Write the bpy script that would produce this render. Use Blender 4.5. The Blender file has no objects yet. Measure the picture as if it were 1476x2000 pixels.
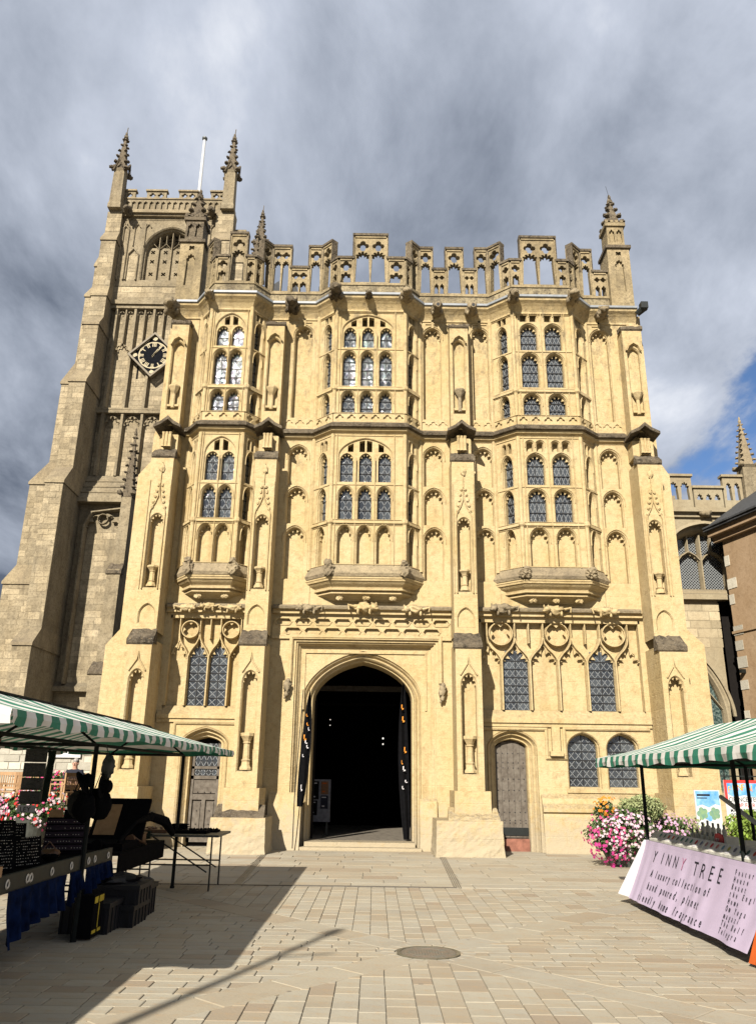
import bpy, bmesh, math, random
from mathutils import Vector, Matrix, noise
from mathutils.geometry import tessellate_polygon
R = math.radians
random.seed(7)
scene = bpy.context.scene
COL = scene.collection

# ------------------------------------------------------------------ camera
cd = bpy.data.cameras.new('camera'); cam = bpy.data.objects.new('camera', cd); COL.objects.link(cam)
cd.sensor_fit = 'VERTICAL'; cd.sensor_height = 36.0; cd.lens = 36.0 * 1540 / 2000
cd.clip_start = 0.1; cd.clip_end = 2000
cam.matrix_world = Matrix.Translation((0, 0, 1.6)) @ Matrix.Rotation(R(90 + 18.65), 4, 'X') @ Matrix.Rotation(R(0.8), 4, 'Z')
scene.camera = cam
# ------------------------------------------------------------------ light
SUN_AZ, SUN_EL = R(20), R(33)          # sun is behind the viewer's left shoulder
sd = bpy.data.lights.new('sun', 'SUN'); sun = bpy.data.objects.new('sun', sd); COL.objects.link(sun)
sd.energy = 5.0; sd.angle = R(0.53); sd.color = (1.0, 0.93, 0.82)
dvec = Vector((math.sin(SUN_AZ) * math.cos(SUN_EL), math.cos(SUN_AZ) * math.cos(SUN_EL), -math.sin(SUN_EL)))
sun.rotation_euler = dvec.to_track_quat('-Z', 'Y').to_euler()
scene.view_settings.view_transform = 'Standard'; scene.view_settings.look = 'None'
scene.view_settings.exposure = 1.22; scene.view_settings.gamma = 1.0
scene.view_settings.use_curve_mapping = False

world = bpy.data.worlds.new('World'); scene.world = world; world.use_nodes = True
def N(nt, typ, **kw):
    n = nt.nodes.new(typ)
    for k, v in kw.items():
        if k == 'inp':
            for a, b in v.items(): n.inputs[a].default_value = b
        else: setattr(n, k, v)
    return n
def build_world():
    nt = world.node_tree; nt.nodes.clear(); L = nt.links.new
    out = N(nt, 'ShaderNodeOutputWorld')
    sky = N(nt, 'ShaderNodeTexSky', sky_type='NISHITA', sun_disc=False, sun_elevation=SUN_EL, sun_rotation=math.pi + SUN_AZ, dust_density=0.1, ozone_density=5.0, air_density=0.8)
    bg = N(nt, 'ShaderNodeBackground', inp={'Strength': 0.06}); L(sky.outputs[0], bg.inputs[0])
    tc = N(nt, 'ShaderNodeTexCoord')
    sep = N(nt, 'ShaderNodeSeparateXYZ'); L(tc.outputs['Generated'], sep.inputs[0])
    zz = N(nt, 'ShaderNodeMath', operation='MAXIMUM', inp={1: 0.0}); L(sep.outputs[2], zz.inputs[0])
    za = N(nt, 'ShaderNodeMath', operation='ADD', inp={1: 0.28}); L(zz.outputs[0], za.inputs[0])
    dv = N(nt, 'ShaderNodeVectorMath', operation='DIVIDE'); L(tc.outputs['Generated'], dv.inputs[0])
    cmb = N(nt, 'ShaderNodeCombineXYZ'); [L(za.outputs[0], cmb.inputs[i]) for i in range(3)]; L(cmb.outputs[0], dv.inputs[1])
    mp = N(nt, 'ShaderNodeMapping', vector_type='POINT'); mp.inputs['Rotation'].default_value = (0, 0, R(-28)); mp.inputs['Scale'].default_value = (1.35, 0.85, 0.0)
    L(dv.outputs[0], mp.inputs[0])
    n1 = N(nt, 'ShaderNodeTexNoise', inp={'Scale': 2.3, 'Detail': 10.0, 'Roughness': 0.60, 'Distortion': 0.25}); L(mp.outputs[0], n1.inputs['Vector'])
    mp2 = N(nt, 'ShaderNodeMapping'); mp2.inputs['Location'].default_value = (3.3, 1.7, 0); mp2.inputs['Scale'].default_value = (0.9, 0.9, 0.0)
    L(dv.outputs[0], mp2.inputs[0])
    n2 = N(nt, 'ShaderNodeTexNoise', inp={'Scale': 1.1, 'Detail': 3.0, 'Roughness': 0.5}); L(mp2.outputs[0], n2.inputs['Vector'])
    mx = N(nt, 'ShaderNodeMath', operation='MULTIPLY', inp={1: 0.55}); L(n2.outputs[0], mx.inputs[0])
    ad = N(nt, 'ShaderNodeMath', operation='MULTIPLY_ADD', inp={1: 0.6}); L(n1.outputs[0], ad.inputs[0]); L(mx.outputs[0], ad.inputs[2])
    # cloud deck is heavier and darker low in the west (left of the tower)
    sx = N(nt, 'ShaderNodeMath', operation='MULTIPLY_ADD', inp={1: 0.15, 2: 0.012}); L(sep.outputs[0], sx.inputs[0])
    ad2 = N(nt, 'ShaderNodeMath', operation='ADD'); L(ad.outputs[0], ad2.inputs[0]); L(sx.outputs[0], ad2.inputs[1])
    sz = N(nt, 'ShaderNodeMath', operation='MULTIPLY_ADD', inp={1: 0.14, 2: -0.07}); L(sep.outputs[2], sz.inputs[0])
    ad3 = N(nt, 'ShaderNodeMath', operation='ADD'); L(ad2.outputs[0], ad3.inputs[0]); L(sz.outputs[0], ad3.inputs[1])
    cr = N(nt, 'ShaderNodeValToRGB'); L(ad3.outputs[0], cr.inputs[0])
    e = cr.color_ramp.elements; e[0].position = 0.40; e[0].color = (0.085, 0.105, 0.145, 1)
    e[1].position = 0.78; e[1].color = (0.74, 0.755, 0.79, 1)
    m = e.new(0.52); m.color = (0.25, 0.28, 0.34, 1)
    m = e.new(0.64); m.color = (0.415, 0.45, 0.525, 1)
    bc = N(nt, 'ShaderNodeBackground', inp={'Strength': 0.60}); L(cr.outputs[0], bc.inputs[0])
    # a gap of blue low in the east
    gap = N(nt, 'ShaderNodeVectorMath', operation='DISTANCE'); L(tc.outputs['Generated'], gap.inputs[0])
    gap.inputs[1].default_value = Vector((0.52, 0.80, 0.37)).normalized()
    gn = N(nt, 'ShaderNodeMath', operation='MULTIPLY_ADD', inp={1: 0.75, 2: -0.36}); L(n1.outputs[0], gn.inputs[0])
    gs = N(nt, 'ShaderNodeMath', operation='ADD'); L(gap.outputs[1], gs.inputs[0]); L(gn.outputs[0], gs.inputs[1])
    gr_ = N(nt, 'ShaderNodeMapRange', interpolation_type='SMOOTHSTEP', inp={'From Min': 0.06, 'From Max': 0.16, 'To Min': 0.0, 'To Max': 1.0}); L(gs.outputs[0], gr_.inputs[0])
    mixs = N(nt, 'ShaderNodeMixShader'); L(gr_.outputs[0], mixs.inputs[0]); L(bg.outputs[0], mixs.inputs[1]); L(bc.outputs[0], mixs.inputs[2])
    L(mixs.outputs[0], out.inputs[0])
build_world()

# ------------------------------------------------------------------ materials
MATS = {}
KA = 0.74      # the photograph is exposed so that mid-albedo stone reads bright
def ks(c): return tuple(x * KA for x in c)
def mat_base(name, rough=0.85, spec=0.3):
    m = bpy.data.materials.new(name); m.use_nodes = True; nt = m.node_tree
    b = nt.nodes['Principled BSDF']; b.inputs['Roughness'].default_value = rough
    b.inputs['Specular IOR Level'].default_value = spec
    MATS[name] = m
    return m, nt, b
def mixc(nt, fac, a, b, blend='MIX'):
    n = N(nt, 'ShaderNodeMix', data_type='RGBA', blend_type=blend)
    for sock, val in ((n.inputs[0], fac), (n.inputs[6], a), (n.inputs[7], b)):
        if hasattr(val, 'links'): nt.links.new(val, sock)
        elif isinstance(val, (int, float)): sock.default_value = val
        else: sock.default_value = (*val, 1)
    return n.outputs[2]
def noise_n(nt, scale, detail=4, rough=0.55, vec=None, stretch=None):
    tc = N(nt, 'ShaderNodeTexCoord'); v = tc.outputs['Object']
    if stretch:
        mp = N(nt, 'ShaderNodeMapping'); mp.inputs['Scale'].default_value = stretch; nt.links.new(v, mp.inputs[0]); v = mp.outputs[0]
    n = N(nt, 'ShaderNodeTexNoise', inp={'Scale': scale, 'Detail': detail, 'Roughness': rough}); nt.links.new(v, n.inputs['Vector'])
    return n.outputs[0]
def mrange(nt, sock, a, b, c=0.0, d=1.0):
    n = N(nt, 'ShaderNodeMapRange', inp={'From Min': a, 'From Max': b, 'To Min': c, 'To Max': d}); nt.links.new(sock, n.inputs[0]); return n.outputs[0]
def stone(name, base, light, dark, crust=(0.055, 0.05, 0.042), crust_amt=0.75, blotch=0.35, soot=0.0, bump=0.5, tone=False, bricks=None, lowwear=None, spots=None):
    base, light, dark, crust = ks(base), ks(light), ks(dark), ks(crust)
    if spots: spots = ks(spots)
    if lowwear: lowwear = ks(lowwear)
    m, nt, b = mat_base(name, 0.93, 0.15); L = nt.links.new
    a = noise_n(nt, 0.9, 5, 0.6); c = noise_n(nt, 7.0, 6, 0.65); s = noise_n(nt, 2.2, 4, 0.6, stretch=(1, 1, 0.14)); f = noise_n(nt, 38.0, 4, 0.7)
    col = mixc(nt, mrange(nt, a, 0.35, 0.68), base, light)
    col = mixc(nt, mrange(nt, c, 0.48, 0.74, 0, blotch), col, dark)
    col = mixc(nt, mrange(nt, s, 0.55, 0.78, 0, blotch * 0.9), col, dark)
    col = mixc(nt, mrange(nt, f, 0.35, 0.62, 0.30, 0.0), col, dark)
    g3 = noise_n(nt, 3.1, 8, 0.78); col = mixc(nt, mrange(nt, g3, 0.56, 0.70, 0, blotch * 0.8), col, tuple(0.55 * a_ + 0.45 * b_ for a_, b_ in zip(dark, crust)))
    if tone:
        at = N(nt, 'ShaderNodeAttribute', attribute_name='tone')
        cr = N(nt, 'ShaderNodeMapRange', inp={'From Min': 0, 'From Max': 1, 'To Min': 0.72, 'To Max': 1.16}); L(at.outputs['Fac'], cr.inputs[0])
        cc = N(nt, 'ShaderNodeCombineColor'); [L(cr.outputs[0], cc.inputs[i]) for i in range(3)]
        col = mixc(nt, 1.0, col, cc.outputs[0], 'MULTIPLY')
    if soot:
        sp_ = noise_n(nt, 17.0, 6, 0.8); col = mixc(nt, mrange(nt, sp_, 0.50, 0.64, 0, soot), col, dark)
        d = noise_n(nt, 1.3, 6, 0.7, stretch=(1, 1, 0.4)); col = mixc(nt, mrange(nt, d, 0.47, 0.72, 0, soot), col, crust)
    if spots:
        p = noise_n(nt, 26.0, 5, 0.8); col = mixc(nt, mrange(nt, p, 0.55, 0.66, 0, 0.75), col, spots)
    if lowwear:   # splash zone near the pavement where the limewash has worn off
        tc = N(nt, 'ShaderNodeTexCoord'); sp = N(nt, 'ShaderNodeSeparateXYZ'); L(tc.outputs['Object'], sp.inputs[0])
        w = N(nt, 'ShaderNodeMath', operation='MULTIPLY_ADD', inp={1: 2.6}); L(c, w.inputs[0]); L(sp.outputs[2], w.inputs[2])
        col = mixc(nt, mrange(nt, w.outputs[0], 1.55, 2.5, 0.95, 0), col, lowwear)
    if bricks:   # grey weathering gathers towards the exposed top of the front
        tc = N(nt, 'ShaderNodeTexCoord'); sp = N(nt, 'ShaderNodeSeparateXYZ'); L(tc.outputs['Object'], sp.inputs[0])
        hz_ = mrange(nt, sp.outputs[2], 8.0, 15.0, 0.0, 0.13); g4 = noise_n(nt, 4.2, 8, 0.8, stretch=(1, 1, 0.5)); w4 = N(nt, 'ShaderNodeMath', operation='ADD'); L(hz_, w4.inputs[0]); L(g4, w4.inputs[1])
        col = mixc(nt, mrange(nt, w4.outputs[0], 0.60, 0.76, 0, 0.75), col, tuple(x * KA for x in (0.16, 0.13, 0.085)))
    geo = N(nt, 'ShaderNodeNewGeometry'); sn = N(nt, 'ShaderNodeSeparateXYZ'); L(geo.outputs['Normal'], sn.inputs[0])
    up = mrange(nt, sn.outputs[2], 0.35, 0.85)
    c14 = noise_n(nt, 19.0, 6, 0.75); k = mrange(nt, c14, 0.38, 0.62, 0.15, 1.0)
    mu = N(nt, 'ShaderNodeMath', operation='MULTIPLY'); L(up, mu.inputs[0]); L(k, mu.inputs[1])
    m2 = N(nt, 'ShaderNodeMath', operation='MULTIPLY', inp={1: crust_amt}); L(mu.outputs[0], m2.inputs[0])
    col = mixc(nt, m2.outputs[0], col, crust)
    L(col, b.inputs['Base Color'])
    mm = N(nt, 'ShaderNodeMath', operation='MULTIPLY_ADD', inp={1: 0.5}); L(f, mm.inputs[0]); L(c, mm.inputs[2])
    h = mm.outputs[0]
    if bricks:
        tc = N(nt, 'ShaderNodeTexCoord'); mp = N(nt, 'ShaderNodeMapping'); mp.inputs['Rotation'].default_value = (R(90), 0, 0); L(tc.outputs['Object'], mp.inputs[0])
        br = N(nt, 'ShaderNodeTexBrick', inp={'Scale': 1.0, 'Mortar Size': 0.012, 'Mortar Smooth': 0.6, 'Brick Width': bricks[0], 'Row Height': bricks[1]}); L(mp.outputs[0], br.inputs[0])
        iv = N(nt, 'ShaderNodeMath', operation='MULTIPLY_ADD', inp={1: -0.11}); L(br.outputs['Fac'], iv.inputs[0]); L(h, iv.inputs[2]); h = iv.outputs[0]
    bp = N(nt, 'ShaderNodeBump', inp={'Strength': bump, 'Distance': 0.03}); L(h, bp.inputs['Height']); L(bp.outputs[0], b.inputs['Normal'])
    return m
LIME = stone('limewashed_stone', (0.505, 0.39, 0.20), (0.545, 0.44, 0.26), (0.25, 0.165, 0.068), crust_amt=0.6, blotch=0.5, bump=0.7, bricks=(0.75, 0.36), lowwear=(0.38, 0.32, 0.22))
LIMEP = stone('weathered_parapet_stone', (0.35, 0.275, 0.155), (0.44, 0.355, 0.215), (0.10, 0.078, 0.048), crust_amt=0.8, blotch=0.55, soot=0.6, bump=1.0)
CRUST = stone('lichen_crusted_stone', (0.125, 0.098, 0.066), (0.21, 0.17, 0.115), (0.022, 0.018, 0.014), crust=(0.035, 0.03, 0.025), crust_amt=0.35, blotch=1.0, bump=1.6, spots=(0.30, 0.27, 0.21))
CARVE = stone('weathered_carving', (0.30, 0.24, 0.155), (0.42, 0.34, 0.21), (0.08, 0.065, 0.045), crust_amt=0.6, blotch=0.5, soot=0.35, bump=1.0)
TOWER = stone('tower_ashlar', (0.40, 0.325, 0.205), (0.52, 0.435, 0.29), (0.11, 0.085, 0.055), crust_amt=0.6, blotch=0.6, soot=0.42, tone=True, bump=1.2)
AISLE = stone('aisle_ashlar', (0.42, 0.34, 0.215), (0.50, 0.43, 0.29), (0.19, 0.15, 0.095), crust_amt=0.6, blotch=0.4, soot=0.1, tone=True)
RENDER = stone('stained_render', (0.33, 0.225, 0.13), (0.40, 0.29, 0.185), (0.20, 0.125, 0.065), crust_amt=0.1, blotch=0.5, bump=0.3)
PALE = stone('pale_rubble', (0.48, 0.445, 0.36), (0.57, 0.535, 0.45), (0.27, 0.24, 0.18), crust_amt=0.3, blotch=0.4, tone=True)
def plain(name, col, rough=0.6, spec=0.4, var=0.25, scale=12, metal=0.0, bump=0.15, col2=None):
    col = ks(col); col2 = ks(col2) if col2 else None
    m, nt, b = mat_base(name, rough, spec); b.inputs['Metallic'].default_value = metal
    n = noise_n(nt, scale, 5, 0.6); c2 = col2 or tuple(x * (1 - var * 1.6) for x in col)
    c = mixc(nt, mrange(nt, n, 0.35, 0.7), col, c2); nt.links.new(c, b.inputs['Base Color'])
    bp = N(nt, 'ShaderNodeBump', inp={'Strength': bump, 'Distance': 0.01}); nt.links.new(n, bp.inputs['Height']); nt.links.new(bp.outputs[0], b.inputs['Normal'])
    return m
LEAD = plain('lead_flashing', (0.27, 0.29, 0.31), 0.5, 0.4, 0.2, 5)
CAME = plain('lead_came', (0.25, 0.265, 0.27), 0.55, 0.4, 0.2, 20)
BARM = plain('iron_bar', (0.018, 0.018, 0.02), 0.6, 0.3)
IRON = plain('black_iron', (0.008, 0.011, 0.010), 0.45, 0.4)
POLE = plain('dark_green_pole', (0.007, 0.010, 0.009), 0.7, 0.15)
WOOD = plain('grey_oak', (0.155, 0.135, 0.11), 0.85, 0.2, 0.3, 10, col2=(0.085, 0.07, 0.055), bump=0.5)
TEAK = plain('teak', (0.42, 0.25, 0.125), 0.6, 0.3, 0.15, 14)
BROWN = plain('brown_wood', (0.20, 0.10, 0.045), 0.55, 0.4, 0.3, 15)
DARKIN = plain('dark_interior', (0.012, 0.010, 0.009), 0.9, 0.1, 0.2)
BLACKC = plain('black_cloth', (0.007, 0.007, 0.008), 1.0, 0.03)
GREYC = plain('grey_felt', (0.045, 0.043, 0.038), 0.95, 0.1, 0.3, 30)
PURP = plain('purple_velvet', (0.03, 0.018, 0.03), 0.8, 0.2)
BLUEC = plain('blue_velvet', (0.005, 0.014, 0.055), 1.0, 0.05, 0.4, 9, col2=(0.001, 0.003, 0.012))
PINK = plain('lilac_cloth', (0.45, 0.375, 0.49), 0.9, 0.1, 0.05, 5)
WHITEC = plain('white_cloth', (0.55, 0.53, 0.54), 0.9, 0.1, 0.05, 5)
ORANGE = plain('orange_cloth', (0.55, 0.11, 0.022), 0.9, 0.1, 0.1, 5)
WHITE = plain('white_paint', (0.60, 0.60, 0.59), 0.5, 0.4, 0.05)
SILVER = plain('silver_bits', (0.62, 0.58, 0.50), 0.35, 0.5, 0.2, 40)
GOLD = plain('gilding', (0.50, 0.43, 0.29), 0.9, 0.1, 0.1)
INK = plain('dark_ink', (0.02, 0.022, 0.03), 0.8, 0.1)
PINKINK = plain('pink_ink', (0.45, 0.16, 0.28), 0.8, 0.1)
DIAL = plain('clock_face_black', (0.012, 0.013, 0.016), 1.0, 0.0)
SKIN = plain('skin', (0.50, 0.28, 0.20), 0.6, 0.3, 0.05)
NAVY = plain('navy_jacket', (0.018, 0.02, 0.032), 0.85, 0.2, 0.2)
HAIRM = plain('grey_hair', (0.35, 0.33, 0.31), 0.8, 0.2)
PEWTER = plain('grey_plastic', (0.07, 0.075, 0.065), 0.5, 0.4)
STRAW = plain('mortar', (0.33, 0.30, 0.24), 0.95, 0.1, 0.3, 8)
LEAF = plain('leaf_green', (0.075, 0.13, 0.035), 0.6, 0.3, 0.35, 9)
LEAFY = plain('variegated_leaf', (0.34, 0.38, 0.17), 0.6, 0.3, 0.35, 14)
PETP = plain('pink_petal', (0.50, 0.06, 0.18), 0.7, 0.2, 0.1, 9)
PETW = plain('pale_petal', (0.56, 0.43, 0.46), 0.7, 0.2, 0.1, 9)
PETO = plain('orange_petal', (0.55, 0.20, 0.02), 0.7, 0.2, 0.1, 9)
PETR = plain('red_petal', (0.50, 0.02, 0.02), 0.7, 0.2, 0.1, 9)
PETL = plain('lilac_petal', (0.48, 0.28, 0.40), 0.7, 0.2, 0.1, 9)
TILE = plain('stone_slate', (0.06, 0.062, 0.065), 0.8, 0.3, 0.3, 9)
TERRA = plain('red_brick', (0.30, 0.13, 0.09), 0.9, 0.2, 0.3, 8)
def glass():
    m, nt, b = mat_base('old_glass', 0.04, 0.9); L = nt.links.new
    n = noise_n(nt, 9, 2, 0.5)
    inf = N(nt, 'ShaderNodeObjectInfo'); c = mixc(nt, inf.outputs['Random'], (0.012, 0.014, 0.017), (0.05, 0.056, 0.06)); L(c, b.inputs['Base Color'])
    b.inputs['IOR'].default_value = 1.6
    bp = N(nt, 'ShaderNodeBump', inp={'Strength': 0.25, 'Distance': 0.02}); L(n, bp.inputs['Height']); L(bp.outputs[0], b.inputs['Normal'])
    return m
GLASS = glass()
def glass2():
    m, nt, b = mat_base('green_stained_glass', 0.2, 0.5)
    n = noise_n(nt, 14, 5, 0.7); c = mixc(nt, mrange(nt, n, 0.42, 0.62), (0.008, 0.022, 0.022), (0.10, 0.13, 0.115)); nt.links.new(c, b.inputs['Base Color'])
    return m
GLASSG = glass2()
def paving():
    m, nt, b = mat_base('sandstone_paving', 0.82, 0.3); L = nt.links.new
    at = N(nt, 'ShaderNodeAttribute', attribute_name='tone')
    cr = N(nt, 'ShaderNodeValToRGB'); L(at.outputs['Fac'], cr.inputs[0]); e = cr.color_ramp.elements
    e[0].position = 0.0; e[0].color = (0.245, 0.18, 0.12, 1); e[1].position = 1.0; e[1].color = (0.40, 0.37, 0.28, 1)
    for p, c in ((0.12, (0.30, 0.245, 0.165)), (0.35, (0.345, 0.30, 0.215)), (0.6, (0.355, 0.325, 0.245)), (0.8, (0.32, 0.30, 0.24))):
        x = e.new(p); x.color = (*c, 1)
    crm = mixc(nt, 0.38, cr.outputs[0], (0.345, 0.305, 0.225))
    a = noise_n(nt, 1.7, 6, 0.65); f = noise_n(nt, 30, 5, 0.7); g = noise_n(nt, 5, 6, 0.75, stretch=(1, 2.2, 1))
    col = mixc(nt, mrange(nt, a, 0.4, 0.7, 0, 0.32), crm, (0.25, 0.20, 0.13))
    col = mixc(nt, mrange(nt, g, 0.52, 0.66, 0, 0.45), col, (0.36, 0.23, 0.11))
    col = mixc(nt, mrange(nt, f, 0.55, 0.75, 0, 0.35), col, (0.16, 0.13, 0.10))
    tcv = N(nt, 'ShaderNodeTexCoord'); geo_ = N(nt, 'ShaderNodeNewGeometry')
    vo = N(nt, 'ShaderNodeTexVoronoi', inp={'Scale': 2.1}); L(geo_.outputs['Position'], vo.inputs['Vector'])
    col = mixc(nt, mrange(nt, vo.outputs['Distance'], 0.035, 0.055, 0.65, 0), col, (0.12, 0.10, 0.08))
    bigst = N(nt, 'ShaderNodeTexNoise', inp={'Scale': 0.7, 'Detail': 7.0, 'Roughness': 0.7}); L(geo_.outputs['Position'], bigst.inputs['Vector'])
    col = mixc(nt, mrange(nt, bigst.outputs[0], 0.50, 0.72, 0, 0.40), col, (0.20, 0.175, 0.135))
    L(mixc(nt, 1.0, col, (KA, KA, KA * 1.02), 'MULTIPLY'), b.inputs['Base Color'])
    bp = N(nt, 'ShaderNodeBump', inp={'Strength': 0.35, 'Distance': 0.01}); L(f, bp.inputs['Height']); L(bp.outputs[0], b.inputs['Normal'])
    return m
PAVE = paving()
def far_ground():
    m, nt, b = mat_base('far_paving', 0.9, 0.2); L = nt.links.new
    tc = N(nt, 'ShaderNodeTexCoord')
    br = N(nt, 'ShaderNodeTexBrick', inp={'Color1': (0.22, 0.195, 0.145, 1), 'Color2': (0.19, 0.16, 0.11, 1), 'Mortar': (0.2, 0.17, 0.13, 1), 'Scale': 1.0, 'Mortar Size': 0.01, 'Brick Width': 0.5, 'Row Height': 0.25}); L(tc.outputs['Object'], br.inputs[0])
    L(br.outputs[0], b.inputs['Base Color'])
    return m
FARG = far_ground()
def canopy_mat(offset=0.0, period=0.28):
    m = bpy.data.materials.new('striped_canvas'); m.use_nodes = True; nt = m.node_tree; L = nt.links.new
    b = nt.nodes['Principled BSDF']; b.inputs['Roughness'].default_value = 0.8; out = nt.nodes['Material Output']
    tc = N(nt, 'ShaderNodeTexCoord'); sp = N(nt, 'ShaderNodeSeparateXYZ'); L(tc.outputs['Object'], sp.inputs[0])
    ad = N(nt, 'ShaderNodeMath', operation='MULTIPLY_ADD', inp={1: 1 / period, 2: offset + 100}); L(sp.outputs[1], ad.inputs[0])
    fr = N(nt, 'ShaderNodeMath', operation='FRACT'); L(ad.outputs[0], fr.inputs[0])
    gt = N(nt, 'ShaderNodeMath', operation='GREATER_THAN', inp={1: 0.5}); L(fr.outputs[0], gt.inputs[0])
    n = noise_n(nt, 4, 5, 0.6)
    w = mixc(nt, mrange(nt, n, 0.4, 0.7, 0, 0.5), (0.50, 0.49, 0.46), (0.38, 0.36, 0.32))
    g = mixc(nt, mrange(nt, n, 0.4, 0.7, 0, 0.5), (0.010, 0.135, 0.080), (0.018, 0.09, 0.06))
    c = mixc(nt, gt.outputs[0], w, g); L(c, b.inputs['Base Color'])
    tr = N(nt, 'ShaderNodeBsdfTranslucent'); L(c, tr.inputs[0]); mx = N(nt, 'ShaderNodeMixShader', inp={0: 0.07}); L(b.outputs[0], mx.inputs[1]); L(tr.outputs[0], mx.inputs[2]); L(mx.outputs[0], out.inputs[0])
    return m
CANVAS = canopy_mat()

# ------------------------------------------------------------------ mesh builder
def TF(p0=(0, 20), p1=(1, 20), z=0.0):
    """local (u along p0->p1 seen from outside, v up, w outwards) to world"""
    d = Vector((p1[0] - p0[0], p1[1] - p0[1])).normalized()
    m = Matrix.Identity(4)
    m.col[0] = (d.x, d.y, 0, 0); m.col[1] = (0, 0, 1, 0); m.col[2] = (d.y, -d.x, 0, 0); m.col[3] = (p0[0], p0[1], z, 1)
    return m
FAC = TF()
class MB:
    def __init__(s, T=None): s.v = []; s.f = []; s.t = []; s.T = T if T is not None else Matrix.Identity(4); s.tone = 0.5; s.uvs = None
    def face(s, pts, rev=False):
        i = len(s.v)
        for p in pts: s.v.append(s.T @ Vector(p))
        idx = list(range(i, i + len(pts)))
        s.f.append(idx[::-1] if rev else idx); s.t.append(s.tone)
    def box(s, u0, u1, v0, v1, w0, w1):
        P = [(u, v, w) for w in (w0, w1) for v in (v0, v1) for u in (u0, u1)]
        i = len(s.v); s.v += [s.T @ Vector(p) for p in P]
        for q in ((0, 2, 3, 1), (4, 5, 7, 6), (0, 1, 5, 4), (2, 6, 7, 3), (0, 4, 6, 2), (1, 3, 7, 5)):
            s.f.append([i + k for k in q]); s.t.append(s.tone)
    def strip(s, A, wa, B, wb, hole=False):
        n = len(A)
        for k in range(n):
            j = (k + 1) % n
            s.face([(*A[k], wa), (*B[k], wb), (*B[j], wb), (*A[j], wa)], rev=hole)
    def plate(s, outer, holes, w, back=None, rev=False):
        loops = [[Vector((x, y, 0)) for x, y in lp] for lp in [outer] + holes]
        flat = [p for lp in loops for p in lp]; i = len(s.v)
        s.v += [s.T @ Vector((p.x, p.y, w)) for p in flat]
        for a, b, c in tessellate_polygon(loops):
            pa, pb, pc = flat[a], flat[b], flat[c]
            ar = (pb.x - pa.x) * (pc.y - pa.y) - (pb.y - pa.y) * (pc.x - pa.x)
            if abs(ar) < 1e-10: continue
            t = [i + a, i + b, i + c]
            if (ar < 0) != rev: t.reverse()
            s.f.append(t); s.t.append(s.tone)
        if back is not None:
            s.strip(outer, w, outer, back)
            for h in holes: s.strip(h, w, h, back, True)
    def sweep(s, path, prof, closed=False):
        """2-D path in (u,v); prof = [(offset, w)] drawn from left edge to right edge"""
        P = [Vector(p) for p in path]; n = len(P); rows = []
        for i in range(n):
            a = P[i - 1] if (i > 0 or closed) else None; b = P[(i + 1) % n] if (i < n - 1 or closed) else None
            d1 = (P[i] - a).normalized() if a is not None else None; d2 = (b - P[i]).normalized() if b is not None else None
            d = (d1 or d2) if not (d1 and d2) else (d1 + d2)
            if d.length < 1e-6: d = d1
            d = d.normalized(); nrm = Vector((-d.y, d.x))
            k = 1.0
            if d1 and d2: k = 1 / max(0.5, abs(nrm.dot(Vector((-d1.y, d1.x)))))
            rows.append([(P[i].x + nrm.x * o * k, P[i].y + nrm.y * o * k, w) for o, w in prof])
        for i in range(n if closed else n - 1):
            A, B = rows[i], rows[(i + 1) % n]
            for k in range(len(prof) - 1): s.face([A[k], A[k + 1], B[k + 1], B[k]])
    def bar(s, path, wd, w0, w1, ch=0.4, closed=False):
        h = wd / 2; s.sweep(path, [(h, w0), (h * 1.0, w0 + (w1 - w0) * 0.4), (h * ch, w1), (-h * ch, w1), (-h, w0 + (w1 - w0) * 0.4), (-h, w0)], closed)
    def plan(s, pts, prof, clipY=None, caps=False):
        """sweep profile [(out, z)] (bottom->top) along plan polyline [(x,y)] left->right; world coords"""
        P = [Vector(p) for p in pts]; n = len(P); rows = []
        for i in range(n):
            d1 = (P[i] - P[i - 1]).normalized() if i > 0 else None; d2 = (P[i + 1] - P[i]).normalized() if i < n - 1 else None
            n1 = Vector((d1.y, -d1.x)) if d1 else None; n2 = Vector((d2.y, -d2.x)) if d2 else None
            row = []
            for o, z in prof:
                if n1 and n2:
                    m = (n1 + n2).normalized(); q = P[i] + m * o / max(0.3, m.dot(n1))
                else:
                    nn = n1 or n2; q = P[i] + nn * o
                    if clipY is not None:
                        dd = d1 or d2
                        if abs(dd.y) > 1e-5: q = q + dd * ((clipY - q.y) / dd.y)
                row.append((q.x, q.y, z))
            rows.append(row)
        T = s.T; s.T = Matrix.Identity(4)
        for i in range(n - 1):
            for k in range(len(prof) - 1): s.face([rows[i][k], rows[i + 1][k], rows[i + 1][k + 1], rows[i][k + 1]])
        if caps:
            s.face(rows[0][::-1]); s.face(rows[-1])
        s.T = T
    def lathe(s, c, prof, n=12, rot=0.0, sy=1.0, axis='v'):
        rows = []
        for r, h in prof:
            row = []
            for k in range(n):
                a = rot + 2 * math.pi * k / n; x, y = r * math.cos(a), r * math.sin(a) * sy
                row.append((c[0] + x, c[1] + h, c[2] - y) if axis == 'v' else (c[0] + x, c[1] + y, c[2] + h))
            rows.append(row)
        for i in range(len(rows) - 1):
            for k in range(n):
                j = (k + 1) % n; s.face([rows[i][k], rows[i][j], rows[i + 1][j], rows[i + 1][k]])
        s.face(rows[-1]); s.face(rows[0][::-1])
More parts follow.
